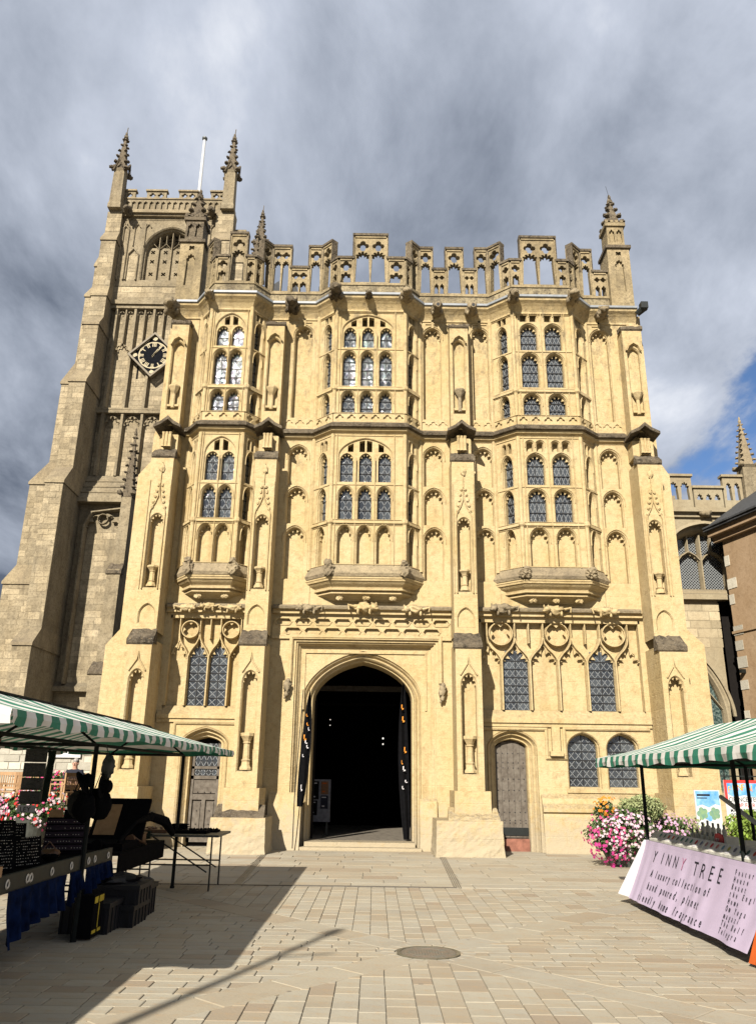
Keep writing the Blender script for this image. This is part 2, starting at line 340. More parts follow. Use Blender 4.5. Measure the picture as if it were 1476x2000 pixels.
    def blob(s, c, r, seed=0, amp=0.15, sub=2, freq=2.0, rot=None):
        key = sub
        if key not in _ICO:
            bm = bmesh.new(); bmesh.ops.create_icosphere(bm, subdivisions=sub, radius=1.0)
            _ICO[key] = ([v.co.copy() for v in bm.verts], [[v.index for v in f.verts] for f in bm.faces]); bm.free()
        V, F = _ICO[key]; i = len(s.v); so = Vector((seed * 3.1, seed * 1.7, seed * 0.9))
        for p in V:
            k = 1 + amp * noise.noise(p * freq + so) * 2; q = Vector((p.x * r[0] * k, p.y * r[1] * k, p.z * r[2] * k))
            if rot: q = rot @ q
            s.v.append(s.T @ (Vector(c) + q))
        for f in F: s.f.append([i + k for k in f]); s.t.append(s.tone)
    def tube(s, pts, r, n=6):
        P = [Vector(p) for p in pts]; rows = []
        for i, p in enumerate(P):
            d = (P[min(i + 1, len(P) - 1)] - P[max(i - 1, 0)]).normalized()
            a = d.orthogonal().normalized(); b = d.cross(a); rr = r[i] if isinstance(r, (list, tuple)) else r
            if i and rows: # keep frames aligned
                a = (pa - d * pa.dot(d)).normalized(); b = d.cross(a)
            pa = a
            rows.append([p + (a * math.cos(2 * math.pi * k / n) + b * math.sin(2 * math.pi * k / n)) * rr for k in range(n)])
        for i in range(len(rows) - 1):
            for k in range(n):
                j = (k + 1) % n; s.face([rows[i][k], rows[i][j], rows[i + 1][j], rows[i + 1][k]])
        s.face(rows[0][::-1]); s.face(rows[-1])
    def build(s, name, mat, parent=None, smooth=False, kind=None, tone=False, org=None):
        me = bpy.data.meshes.new(name); o0 = Vector(org) if org is not None else None
        me.from_pydata([tuple(v - o0) if o0 is not None else tuple(v) for v in s.v], [], s.f)
        if tone:
            at = me.attributes.new('tone', 'FLOAT', 'FACE'); at.data.foreach_set('value', s.t)
        if smooth: me.polygons.foreach_set('use_smooth', [True] * len(me.polygons))
        me.materials.append(mat); o = bpy.data.objects.new(name, me); COL.objects.link(o)
        if o0 is not None: o.location = o0
        if parent is not None:
            o.parent = parent
            o.matrix_parent_inverse = wmat(parent).inverted()
        if kind: o['kind'] = kind
        return o
_ICO = {}
def wmat(o):
    return o.matrix_basis.copy() if o.parent is None else wmat(o.parent) @ o.matrix_parent_inverse @ o.matrix_basis
def tag(o, label, cat=None, group=None, kind=None):
    if label: o['label'] = label
    if cat: o['category'] = cat
    if group: o['group'] = group
    if kind: o['kind'] = kind
    return o
def empty(name, label, cat, group=None, loc=(0, 0, 0)):
    o = bpy.data.objects.new(name, None); COL.objects.link(o); o.location = loc; o.empty_display_size = 0.2
    o.matrix_world = Matrix.Translation(loc)
    return tag(o, label, cat, group)
def rect(u0, u1, v0, v1): return [(u0, v0), (u1, v0), (u1, v1), (u0, v1)]
def arch(u0, u1, v0, vs, va, e=0.0, k=0.12, n=12):
    c = (u0 + u1) / 2; a = (u1 - u0) / 2 - e; ri = va - e - vs
    out = [(u0 + e, v0 + e), (u1 - e, v0 + e)]
    for i in range(n + 1):
        t = math.cos(math.pi * i / n); out.append((c + a * t, vs + ri * ((1 - k) * math.sqrt(max(0, 1 - t * t)) + k * (1 - abs(t)))))
    return out
def cusped(u0, u1, v0, vs, va, foils=5, depth=0.38, k=0.12):
    n = foils * 4; L = arch(u0, u1, v0, vs, va, 0.002, k, n); c = (u0 + u1) / 2; a = (u1 - u0) / 2; out = L[:2]
    for i in range(n + 1):
        x, y = L[2 + i]; s = (1 - abs(math.sin(math.pi * foils * i / n))) ** 1.4 * depth * a
        if i == 0 or i == n: s *= 0.5
        dx, dy = c - x, (vs - 0.05 * a) - y; l = math.hypot(dx, dy) or 1
        out.append((x + dx / l * s, y + dy / l * s))
    return out
def foil(c, r, foils=4, depth=0.45, n=6, rot=0.0):
    out = []
    for i in range(foils * n):
        a = 2 * math.pi * i / (foils * n) + rot; f = abs(math.sin(foils * (a - rot) / 2)); rr = r * (1 - depth * (1 - f) ** 1.3)
        out.append((c[0] + rr * math.cos(a), c[1] + rr * math.sin(a)))
    return out
def circ(c, r, n=20): return [(c[0] + r * math.cos(2 * math.pi * i / n), c[1] + r * math.sin(2 * math.pi * i / n)) for i in range(n)]

def tracery(mb, outer, ops, w0=0.0, w1=-0.07, wb=-0.2, e=0.035, wt=-0.11, cusp=True, foils=5):
    """stone screen: ops = [(u0,u1,v0,vs,va,blind)]; moulded jambs, cusped heads, stone back where blind"""
    mb.plate(outer, [arch(*o[:5], e=-e) for o in ops], w0)
    for o in ops:
        A = arch(*o[:5], e=-e); M = arch(*o[:5], e=-e * 0.45); B = arch(*o[:5])
        mb.strip(A, w0, M, w0 - 0.018, True); mb.strip(M, w0 - 0.018, M, w0 + (w1 - w0) * 0.6, True); mb.strip(M, w0 + (w1 - w0) * 0.6, B, w1, True)
        mb.strip(B, w1, B, wb, True)
        if cusp:
            n = foils * 4; big = arch(*o[:5], n=n); cu = cusped(*o[:5], foils=foils)
            for k in range(2, n + 2):
                mb.face([(*big[k], wt), (*big[k + 1], wt), (*cu[k + 1], wt), (*cu[k], wt)])
                mb.face([(*cu[k], wt), (*cu[k + 1], wt), (*cu[k + 1], wt - 0.05), (*cu[k], wt - 0.05)])
        if o[5]: mb.plate(B, [], wb)
        Hd = arch(*o[:5], e=-e - .018)[2:]
        if o[1] - o[0] > .13: mb.bar([(Hd[0][0], Hd[0][1] - .12)] + Hd + [(Hd[-1][0], Hd[-1][1] - .12)], .022, w0, w0 + .022)

# glass: shared pane meshes (small quarries each a little out of true)
PANES = []
def pane_mesh(seed, mat, kind):
    rnd = random.Random(seed); me = bpy.data.meshes.new('pane'); v = []; f = []
    C = [(0, 0), (1, 0), (1, 1), (0, 1)]; Mid = [(.5, 0), (1, .5), (.5, 1), (0, .5)]
    tris = [(C[0], Mid[0], Mid[3]), (C[1], Mid[1], Mid[0]), (C[2], Mid[2], Mid[1]), (C[3], Mid[3], Mid[2]),
            (Mid[0], Mid[1], (.5, .5)), (Mid[1], Mid[2], (.5, .5)), (Mid[2], Mid[3], (.5, .5)), (Mid[3], Mid[0], (.5, .5))]
    bx, by = rnd.uniform(-.03, .03), rnd.uniform(-.03, .03)
    for t in tris:
        tx, ty = bx + rnd.uniform(-.05, .05), by + rnd.uniform(-.05, .05); i = len(v)
        cx = sum(p[0] for p in t) / 3; cy = sum(p[1] for p in t) / 3
        for p in t: v.append((p[0], p[1], (p[0] - cx) * tx * 0.2 + (p[1] - cy) * ty * 0.25))
        f.append((i, i + 1, i + 2))
    me.from_pydata(v, [], f); me.materials.append(mat); return me
for s_ in range(8): PANES.append(pane_mesh(s_, GLASS, 0))
def glaze(parent, T, u0, u1, v0, v1, w, cols, rows, lead, bars, dia=1, pitch=None):
    """grid of panes between iron bars, diamond leading in each"""
    cu = (u1 - u0) / cols; rv = (v1 - v0) / rows
    for i in range(cols):
        for j in range(rows):
            o = bpy.data.objects.new('pane', PANES[random.randrange(8)]); COL.objects.link(o); o.parent = parent
            o.matrix_parent_inverse = wmat(parent).inverted()
            a, b = u0 + i * cu, v0 + j * rv
            o.matrix_basis = T @ Matrix.Translation((a, b, w)) @ Matrix.Diagonal((cu, rv, 1, 1))
            k = 0.0055; ww = w + 0.008
            for q in range(dia):
                x0 = a + cu * q / dia; x1 = a + cu * (q + 1) / dia; xm = (x0 + x1) / 2; ym = b + rv / 2
                for (p, r_) in (((x0, b), (x1, b + rv)), ((x1, b), (x0, b + rv))) if pitch == 'x' else (((xm, b), (x1, ym)), ((x1, ym), (xm, b + rv)), ((xm, b + rv), (x0, ym)), ((x0, ym), (xm, b))):
                    d = Vector((r_[0] - p[0], r_[1] - p[1])).normalized(); nx, ny = -d.y * k, d.x * k
                    lead.face([(p[0] + nx, p[1] + ny, ww), (p[0] - nx, p[1] - ny, ww), (r_[0] - nx, r_[1] - ny, ww), (r_[0] + nx, r_[1] + ny, ww)])
    for i in range(1, cols): bars.box(u0 + i * cu - .009, u0 + i * cu + .009, v0, v1, w + .004, w + .02)
    for j in range(1, rows): bars.box(u0, u1, v0 + j * rv - .009, v0 + j * rv + .009, w + .01, w + .028)
    for a_, b_, c_, d_ in ((u0 - .01, u1 + .01, v0 - .01, v0 + .012),): bars.box(a_, b_, c_, d_, w + .004, w + .02)

# ================================================================== GROUND
def ground():
    m = MB(); m.face([(-300, -60, -.05), (300, -60, -.05), (300, 600, -.05), (-300, 600, -.05)]); tag(m.build('ground', FARG), None, kind='structure')
    m = MB(); m.face([(-9, 4.2, -.012), (14, 4.2, -.012), (14, 30, -.012), (-9, 30, -.012)]); g = tag(m.build('pavement', STRAW), None, kind='structure')
    C = Vector((0.55, 8.64)); rnd = random.Random(3)
    def clip(poly, hp):
        for (p, n) in hp:
            out = []
            for i in range(len(poly)):
                a, b = poly[i], poly[(i + 1) % len(poly)]; da, db = (a - p).dot(n), (b - p).dot(n)
                if da >= 0: out.append(a)
                if (da > 0) != (db > 0) and abs(da - db) > 1e-9: out.append(a + (b - a) * (da / (da - db)))
            poly = out
            if len(poly) < 3: return None
        return poly
    stones = []
    def area(p): return abs(sum(p[i].x * p[(i + 1) % len(p)].y - p[(i + 1) % len(p)].x * p[i].y for i in range(len(p)))) / 2
    def put(poly, kind):
        if not poly or area(poly) < 0.002: return
        c = sum(poly, Vector((0, 0))) / len(poly)
        if (c - C).length < 0.42: return
        g_ = 0.0045 if kind == 0 else 0.006
        q = []
        for p in poly:
            d = c - p; q.append(p + d * min(0.3, g_ * 1.4 / max(d.length, 1e-3)))
        t = rnd.random() ** 0.8 * 0.85 + 0.12 if rnd.random() > 0.1 else rnd.random() * 0.15
        stones.append((c, q, t, rnd.uniform(-.0015, .0015)))
    hw = 0.19; a1 = R(47); ds = [Vector((math.cos(a), math.sin(a))) for a in (a1, math.pi - a1, math.pi + a1, -a1)]
    def wedge(da, db):   # CCW between directions da and db
        na = Vector((-da.y, da.x)); nb = Vector((db.y, -db.x)); return [(C + na * hw, na), (C + nb * hw, nb)]
    wd = {'E': wedge(ds[3], ds[0]), 'N': wedge(ds[0], ds[1]), 'W': wedge(ds[1], ds[2]), 'S': wedge(ds[2], ds[3])}
    lim = [(Vector((0, 13.42)), Vector((0, -1))), (Vector((0, 4.3)), Vector((0, 1)))]
    for key in 'NS':
        x = -8.6; 
        while x < 9.5:
            wx = rnd.choice((.17, .2, .2, .23)); y = 4.2 + rnd.random() * .3
            while y < 13.5:
                l = rnd.uniform(.2, .46)
                put(clip([Vector((x, y)), Vector((x + wx, y)), Vector((x + wx, y + l)), Vector((x, y + l))], wd[key] + lim), 0); y += l
            x += wx
    for key in 'EW':
        y = 4.2
        while y < 13.5:
            wy = rnd.choice((.17, .2, .2, .23)); x = -8.6 + rnd.random() * .3
            while x < 9.5:
                l = rnd.uniform(.24, .52)
                put(clip([Vector((x, y)), Vector((x + l, y)), Vector((x + l, y + wy)), Vector((x, y + wy))], wd[key] + lim), 0); x += l
            y += wy
    for d in ds:
        n = Vector((-d.y, d.x)); t = 0.4
        while t < 12:
            l = rnd.uniform(.5, .95); p = C + d * t
            put(clip([p - n * hw, p + d * l - n * hw, p + d * l + n * hw, p + n * hw], lim), 0); t += l
    y = 13.52
    while y < 22:
        wy = rnd.uniform(.38, .62); x = -8.8 + rnd.random() * .6
        while x < 13:
            l = rnd.uniform(.5, 1.15); r_ = [Vector((x, y)), Vector((x + l, y)), Vector((x + l, y + wy)), Vector((x, y + wy))]
            if not (-2.45 < x < 1.25 and y > 19.9) and x > -8.8: put(r_, 1)
            x += l
        y += wy
    # ring of setts round the manhole cover
    for k in range(18):
        a, b = 2 * math.pi * k / 18, 2 * math.pi * (k + 1) / 18
        poly = [C + Vector((math.cos(t), math.sin(t))) * r for r, t in ((.33, a), (.33, b), (.47, b), (.47, a))]; poly.reverse()
        c = sum(poly, Vector((0, 0))) / 4; stones.append((c, [p + (c - p) * .06 for p in poly][::-1], rnd.random() * .4 + .5, 0.001))
    def key(s):   # nearest stones the camera sees
        c = s[0]; return 0 if False else (c.y + abs(c.x) * 0.3 if c.y > 5.9 and abs(c.x) < c.y * .5 else 99 + c.y)
    stones.sort(key=key)
    def emit(mb, s, org=Vector((0, 0))):
        c, q, t, h = s; mb.tone = t; n = len(q)
        ar = sum(q[i].x * q[(i + 1) % n].y - q[(i + 1) % n].x * q[i].y for i in range(n))
        if ar < 0: q = q[::-1]
        inn = [p + (c - p).normalized() * .006 for p in q]
        mb.face([(p.x, p.y, h) for p in inn])
        for i in range(n):
            j = (i + 1) % n; mb.face([(q[i].x, q[i].y, h - .004), (q[j].x, q[j].y, h - .004), (inn[j].x, inn[j].y, h), (inn[i].x, inn[i].y, h)])
            mb.face([(q[i].x, q[i].y, -.014), (q[j].x, q[j].y, -.014), (q[j].x, q[j].y, h - .004), (q[i].x, q[i].y, h - .004)])
    for s in stones[:300]:
        mb = MB(); emit(mb, s); mb.build('paving_stone', PAVE, g, tone=True, org=(s[0].x, s[0].y, 0))
    mb = MB(); [emit(mb, s) for s in stones[300:]]; mb.build('paving_stones', PAVE, g, tone=True, kind='stuff')
    # manhole
    r = empty('manhole_cover', 'round rusty iron manhole cover set flush in the sandstone paving', 'manhole cover', loc=(C.x, C.y, 0))
    m = MB(); z = [(.31, -.02), (.31, .002), (.275, .002), (.275, -.006)]; m.lathe((C.x, C.y, 0), z, 36, axis='w'); m.build('frame', plain('worn_bronze', (.20, .18, .13), .5, .4, .3, 8, metal=.4), r)
    m = MB(); m.lathe((C.x, C.y, 0), [(.27, -.02), (.27, .0), (.262, .003), (.25, .0), (.2, 0), (.19, .004), (.17, .004), (.165, 0)], 36, axis='w')
    for k in range(-6, 7):
        for j in range(-6, 7):
            if math.hypot(k, j) * .026 < .15: m.box(C.x + k * .026 - .008, C.x + k * .026 + .008, C.y + j * .026 - .008, C.y + j * .026 + .008, 0, .004)
    for k in range(24):
        a = 2 * math.pi * k / 24; m.box(C.x + .225 * math.cos(a) - .007, C.x + .225 * math.cos(a) + .007, C.y + .225 * math.sin(a) - .012, C.y + .225 * math.sin(a) + .012, 0, .004)
    m.build('cover', plain('rusty_iron', (.16, .12, .085), .6, .4, .35, 10, col2=(.12, .12, .095)), r)
    # drainage channels
    GR = plain('steel_grating', (.12, .105, .085), .5, .5, .2, 10)
    for (a, b, lab) in (((-2.12, 13.5), (-2.38, 18.9), 'slotted drain channel running to the left of the doorway'), ((1.32, 13.5), (1.5, 18.6), 'slotted drain channel running to the right of the doorway'), ((-8.7, 13.47), (1.3, 13.47), 'long drain slot crossing the paving parallel to the church front')):
        m = MB(); A, B = Vector(a), Vector(b); d = (B - A).normalized(); n = Vector((-d.y, d.x)); w = .05 if a[0] > -8 else .03
        for o in (-1, -.33, .33, 1):
            p, q = A + n * o * w, B + n * o * w; k = .010
            m.tube([(p.x, p.y, .001), (q.x, q.y, .001)], k, 4)
        tag(m.build('drain_channel', GR), lab, 'drain', 'drain channels in the paving')
    # terrace left of the church
    m = MB(); m.box(-40, -6.95, 20.6, 60, -.05, .7); tag(m.build('terrace', PALE), None, kind='structure')
ground()

# ================================================================== SOUTH PORCH
porch = empty('church_porch', 'three-storey limewashed stone porch with oriel windows, buttresses and pierced battlements', 'church porch', loc=(0, 20, 0))
STR = [(0.0, 10.40), (.09, 10.44), (.17, 10.50), (.20, 10.56), (.17, 10.62), (.0, 10.72)]
OR = {1: dict(b0=-5.16, f0=-4.80, f1=-3.66, b1=-3.26), 2: dict(b0=-1.76, f0=-1.24, f1=.70, b1=1.12), 3: dict(b0=3.18, f0=3.74, f1=5.42, b1=5.93)}
def wall_regions():
    m = MB(FAC)
    # bay 1: wall above and round the ground floor window and doorway
    # mid/upper recesses beside oriels
    tall = [(14.12, 11.12)]
    def recess(u0, u1):
        c = (u0 + u1) / 2; a = min(.24, (u1 - u0) / 2 - .07)
        tracery(m, rect(u0, u1, 5.8, 10.4), [(c - a, c + a, 9.12, 9.95, 10.22, 1), (c - a, c + a, 8.02, 8.72, 9.0, 1), (c - a, c + a, 6.5, 7.6, 7.88, 1)], e=.05)
        # top stage: one tall panel, frieze below, small sunk squares above
        tracery(m, rect(u0, u1, 10.72, 14.5), [(c - a, c + a, 11.12, 13.72, 14.0, 1)], e=.05)
        n = max(1, round((u1 - u0) / .3)); wd = (u1 - u0) / n
        fr = MB(FAC)
        for i in range(n):
            cc = u0 + wd * (i + .5); F = foil((cc, 10.885), .125, 4, .36, 5, R(45)); fr.plate(rect(cc - wd / 2, cc + wd / 2, 10.74, 11.03), [F], .025, -.03); 
        s_ = fr.build('quatrefoil_frieze', LIME, porch)
        for k in (-1, 1): m.box(c + k * .03 + (-.17 if k < 0 else 0), c + k * .03 + (0 if k < 0 else .17), 14.12, 14.16, 0, .03)
        m.box(c - .03, c + .03, 14.0, 14.3, 0, .03)
    for a, b in ((-2.66, -1.74), (1.10, 1.9), (2.52, 3.20), (5.91, 6.75)): recess(a, b)
    m.plate(rect(-1.74, 1.10, 5.8, 14.5), [], -.02); m.plate(rect(3.20, 5.91, 5.8, 14.5), [], -.02); m.plate(rect(-5.3, -3.3, 5.8, 14.5), [], -.02)
    # side strips outside the corner buttresses handled with them; wall under the oriels
    # frieze over the great door
    fz = MB(FAC); u = -2.62; wd = (1.9 + 2.62) / 9
    for r_ in range(2):
        for i in range(9 + (r_ == 1)):
            c = u + wd * (i + .5) - (wd / 2 if r_ else 0); v = 5.36 - .235 * r_; a, h = wd / 2 - .035, .085
            uu0, uu1 = max(-2.64, c - wd / 2), min(1.9, c + wd / 2)
            if uu1 - uu0 < .1: continue
            L = []
            c2, a2 = (uu0 + uu1) / 2, (uu1 - uu0) / 2 - .03
            if a2 < h * 1.3: fz.plate(rect(uu0, uu1, v - .1175, v + .1175), [], .03); continue
            for q in range(9): t = -math.pi / 2 + math.pi * q / 8; L.append((c2 + a2 - h + h * math.cos(t) * (1 - .35 * abs(math.sin(2 * t))), v + h * math.sin(t)))
            for q in range(9): t = math.pi / 2 + math.pi * q / 8; L.append((c2 - a2 + h + h * math.cos(t) * (1 - .35 * abs(math.sin(2 * t))), v + h * math.sin(t)))
            fz.plate(rect(uu0, uu1, v - .1175, v + .1175), [L], .03); fz.strip(L, .03, L, -.045, True); fz.sweep(L, [(.02, .03), (.008, .052), (-.012, .05), (-.016, .03)], closed=True)
    fz.plate(rect(-2.64, 1.9, 5.0, 5.5), [], -.04); fz.build('lozenge_frieze', LIME, porch)
    m.box(-2.64, 1.9, 4.92, 5.0, -.05, .06); m.plate(rect(-2.64, 1.9, 5.47, 5.8), [], 0.0)
    # great doorway
    A = rect(-2.02, 1.50, -.3, 4.86); B = rect(-1.86, 1.32, -.3, 4.70)
    m.plate(rect(-2.64, 1.9, -.5, 4.93), [A], 0.0); 
    def rs(r0, w0, r1, w1): m.strip(r0, w0, r1, w1, True)
    g1 = rect(-1.98, 1.46, -.3, 4.82); g2 = rect(-1.92, 1.39, -.3, 4.77)
    rs(A, 0, A, -.05); rs(A, -.05, g1, -.05); rs(g1, -.05, g1, -.10); rs(g1, -.10, g2, -.16); rs(g2, -.16, g2, -.2); rs(g2, -.2, B, -.22)
    D = (-1.82, 1.17, -.28, 3.45, 4.67)
    m.plate(rect(-1.86, 1.32, -.32, 4.70), [arch(*D, k=.22, n=28)], -.22)
    for k in (-1, 1): # spandrel frames
        x = -.27 + k * 1.53
        m.box(x - .02, x + .02, 3.2, 4.66, -.22, -.19)
    m.box(-1.8, 1.26, 4.60, 4.64, -.22, -.185)
    steps = [(0, -.22), (.0, -.26), (.03, -.28), (.05, -.25), (.07, -.28), (.09, -.34), (.12, -.34), (.15, -.30), (.18, -.34), (.20, -.42), (.235, -.42), (.25, -.47), (.25, -1.1)]
    for (e0, w0), (e1, w1) in zip(steps, steps[1:]): m.strip(arch(*D, e=e0, k=.22, n=28), w0, arch(*D, e=e1, k=.22, n=28), w1, True)
    # hood mould round the door: label dropping to animal stops
    lab = MB(FAC); P = [(.05, .0), (.05, .05), (.02, .08), (-.02, .08), (-.05, .05), (-.05, 0)]
    lab.sweep([(-2.14, 3.85), (-2.14, 4.98), (1.62, 4.98), (1.62, 3.85)], P); lab.build('hood_mould', LIME, porch)
    # bay 3 ground: panelled tracery above, door and two-light window below
    m.plate(rect(2.5, 6.78, 5.5, 5.8), [], -.0)
    m.plate(rect(2.5, 6.78, -.5, 2.95), [arch(2.70, 3.98, -.3, 2.35, 2.80, k=.2, n=20), arch(4.66, 5.50, 1.40, 2.36, 2.74, k=.15), arch(5.62, 6.46, 1.40, 2.36, 2.74, k=.15)], .0)
    d3 = (2.70, 3.98, -.3, 2.35, 2.80); st = [(0, 0), (.03, -.02), (.05, .01), (.07, -.03), (.10, -.10), (.14, -.09), (.16, -.14), (.20, -.2), (.235, -.2), (.255, -.26), (.27, -.5)]
    for (e0, w0), (e1, w1) in zip(st, st[1:]): m.strip(arch(*d3, e=e0, k=.2, n=20), w0, arch(*d3, e=e1, k=.2, n=20), w1, True)
    for q in ((4.66, 5.50, 1.40, 2.36, 2.74), (5.62, 6.46, 1.40, 2.36, 2.74)):
        for (e0, w0), (e1, w1) in zip([(0, 0), (.03, -.03), (.03, -.09), (.06, -.12), (.07, -.26)], [(.03, -.03), (.03, -.09), (.06, -.12), (.07, -.26)]): m.strip(arch(*q, e=e0, k=.15), w0, arch(*q, e=e1, k=.15), w1, True)
    # bay 1 lower: doorway
    m.plate(rect(-5.35, -3.3, -.5, 2.95), [arch(-4.74, -3.52, -.3, 2.35, 2.76, k=.3, n=20)], .0)
    d1 = (-4.74, -3.52, -.3, 2.35, 2.76)
    for (e0, w0), (e1, w1) in zip(st, st[1:]): m.strip(arch(*d1, e=e0, k=.3, n=20), w0, arch(*d1, e=e1, k=.3, n=20), w1, True)
    m.plate(rect(-5.35, -3.3, 5.5, 5.8), [], 0.0)
    # sill slopes below the traceried windows
    for a, b in ((-5.35, -3.3), (2.5, 6.78)):
        m.face([(a, 3.02, .09), (b, 3.02, .09), (b, 3.24, -.10), (a, 3.24, -.10)]); m.box(a, b, 2.93, 3.02, -.02, .09)
        m.box(a, b, 2.84, 2.93, -.02, .05)
    m.build('wall', LIME, porch)
    # string over the small door, stepping round the corbel block, and label over the twin window
    s = MB(FAC); Pm = [(.05, 0), (.05, .06), (0, .10), (-.05, .05), (-.05, 0)]
    s.sweep([(2.55, 2.79), (4.18, 2.79), (4.18, 2.12), (4.62, 2.12), (4.62, 2.81), (6.72, 2.81)], [(.035, 0), (.035, .04), (0, .06), (-.035, .04), (-.035, 0)])
    s.build('label_mould', LIME, porch); s = MB(FAC)
    s.box(4.30, 4.50, 2.26, 2.86, 0, .10); s.box(4.24, 4.56, 2.16, 2.27, 0, .14)
    s.build('corbel_block', LIME, porch); s = MB(FAC)
    s.sweep([(-4.9, 2.2), (-4.9, 2.82), (-3.36, 2.82)], [(.03, 0), (.03, .03), (0, .05), (-.03, .03), (-.03, 0)])
    s.build('label_mould', LIME, porch)
    # worn plinth
    p = MB(); p.plan([(3.98, 20), (6.9, 20)], [(.30, -.05), (.26, .25), (.22, .80), (.20, .86), (.26, .90), (.26, .98), (.14, 1.08), (.12, 1.2), (0.0, 1.3)], caps=True)
    p.build('plinth', LIME, porch); p = MB()
    p.plan([(-2.5, 20), (-1.72, 20)], [(.34, -.05), (.26, .3), (.16, 1.0), (.04, 1.2), (0, 1.25)], caps=True); p.build('plinth', LIME, porch); p = MB(); p.plan([(1.08, 20), (1.5, 20)], [(.2, -.05), (.14, .3), (.06, 1.1), (0, 1.15)], caps=True)
    p.build('plinth', LIME, porch); p = MB()
    p.plan([(-3.6, 20), (-3.3, 20)], [(.3, -.05), (.2, .4), (0, .6)], caps=True)
    p.build('plinth', LIME, porch)
    # door threshold steps
    t = MB(); t.box(-1.62, .98, 19.95, 20.6, .0, .17); t.box(-1.75, 1.12, 19.72, 19.95, -.02, .07); t.build('threshold', LIME, porch)
wall_regions()

def traceried_ground(u0, u1, mulls, circles, glazed, name, lab):
    """reticulated tracery: mullions branching round quatrefoil circles"""
    m = MB(FAC); vb, vt = 3.24, 5.5
    m.plate(rect(u0, u1, vb, vt), [], -.20)
    edges = [u0] + mulls + [u1]
    for i, c in enumerate(mulls):
        m.bar([(c, vb), (c, 4.46)], .085, -.2, -.0)
        g = min((mulls[1] - mulls[0]) if len(mulls) > 1 else .7, .8); h = g / 2
        for s in (-1, 1):
            m.bar([(c, 4.44), (c + s * h * .12, 4.54), (c + s * h * .38, 4.66), (c + s * h * .70, 4.77), (c + s * h * .92, 4.90), (c + s * h, 5.06)], .06, -.2, -.015)
            if i in circles: m.bar([(c + s * h, 5.04), (c + s * h, vt)], .055, -.2, -.02)
        if i in circles:
            rr = h * .82; m.bar(circ((c, 5.14), rr, 24), .055, -.2, -.02, closed=True)
            F = foil((c, 5.14), rr * .98, 4, .42, 6, R(0)); m.plate(circ((c, 5.14), rr, 24), [F], -.07, -.18)
        else:
            m.bar([(c, 4.9), (c, vt)], .05, -.2, -.03)
    for a, b in zip(edges, edges[1:]):
        if b - a < .3: continue
        # cusped light heads under the ogees
        cc = (a + b) / 2; hw_ = (b - a) / 2 - .05; nf = 20; big = arch(cc - hw_, cc + hw_, 4.0, 4.45, 4.86, k=.75, n=nf); cu = cusped(cc - hw_, cc + hw_, 4.0, 4.45, 4.86, 5, .44, k=.75)
        for k in range(2, nf + 2):
            m.face([(*big[k], -.1), (*big[k + 1], -.1), (*cu[k + 1], -.1), (*cu[k], -.1)]); m.face([(*cu[k], -.1), (*cu[k + 1], -.1), (*cu[k + 1], -.16), (*cu[k], -.16)])
    for a in (u0, u1): m.box(a - .05, a + .05, vb, vt, -.2, .0)
    m.box(u0, u1, 5.42, vt, -.2, 0.0)
    o = m.build(name, LIME, porch); o['label'] = lab
    lead = MB(FAC); bars = MB(FAC)
    for (a, b) in glazed:
        glaze(o, FAC, a + .045, b - .045, vb, 4.46, -.17, 2, 6, lead, bars, dia=2 if b - a > .6 else 1, pitch='x'); glaze(o, FAC, a + .1, b - .1, 4.46, 4.72, -.17, 2, 1, lead, bars, pitch='x')
    lead.build('leading', CAME, o, kind='stuff'); bars.build('saddle_bars', BARM, o, kind='stuff')
m3 = [3.17, 3.88, 4.60, 5.32, 6.04]
traceried_ground(2.62, 6.72, m3, (0, 2, 4), [(3.17, 3.88), (5.32, 6.04)], 'tracery_window', 'panelled ground floor window with three quatrefoil circles and two glazed lights')
m1 = [-4.74, -4.22, -3.70]
traceried_ground(-5.25, -3.30, m1, (0, 2), [(-4.74, -4.22), (-4.22, -3.70)], 'tracery_window', 'narrow ground floor window with two quatrefoil circles above the left doorway')

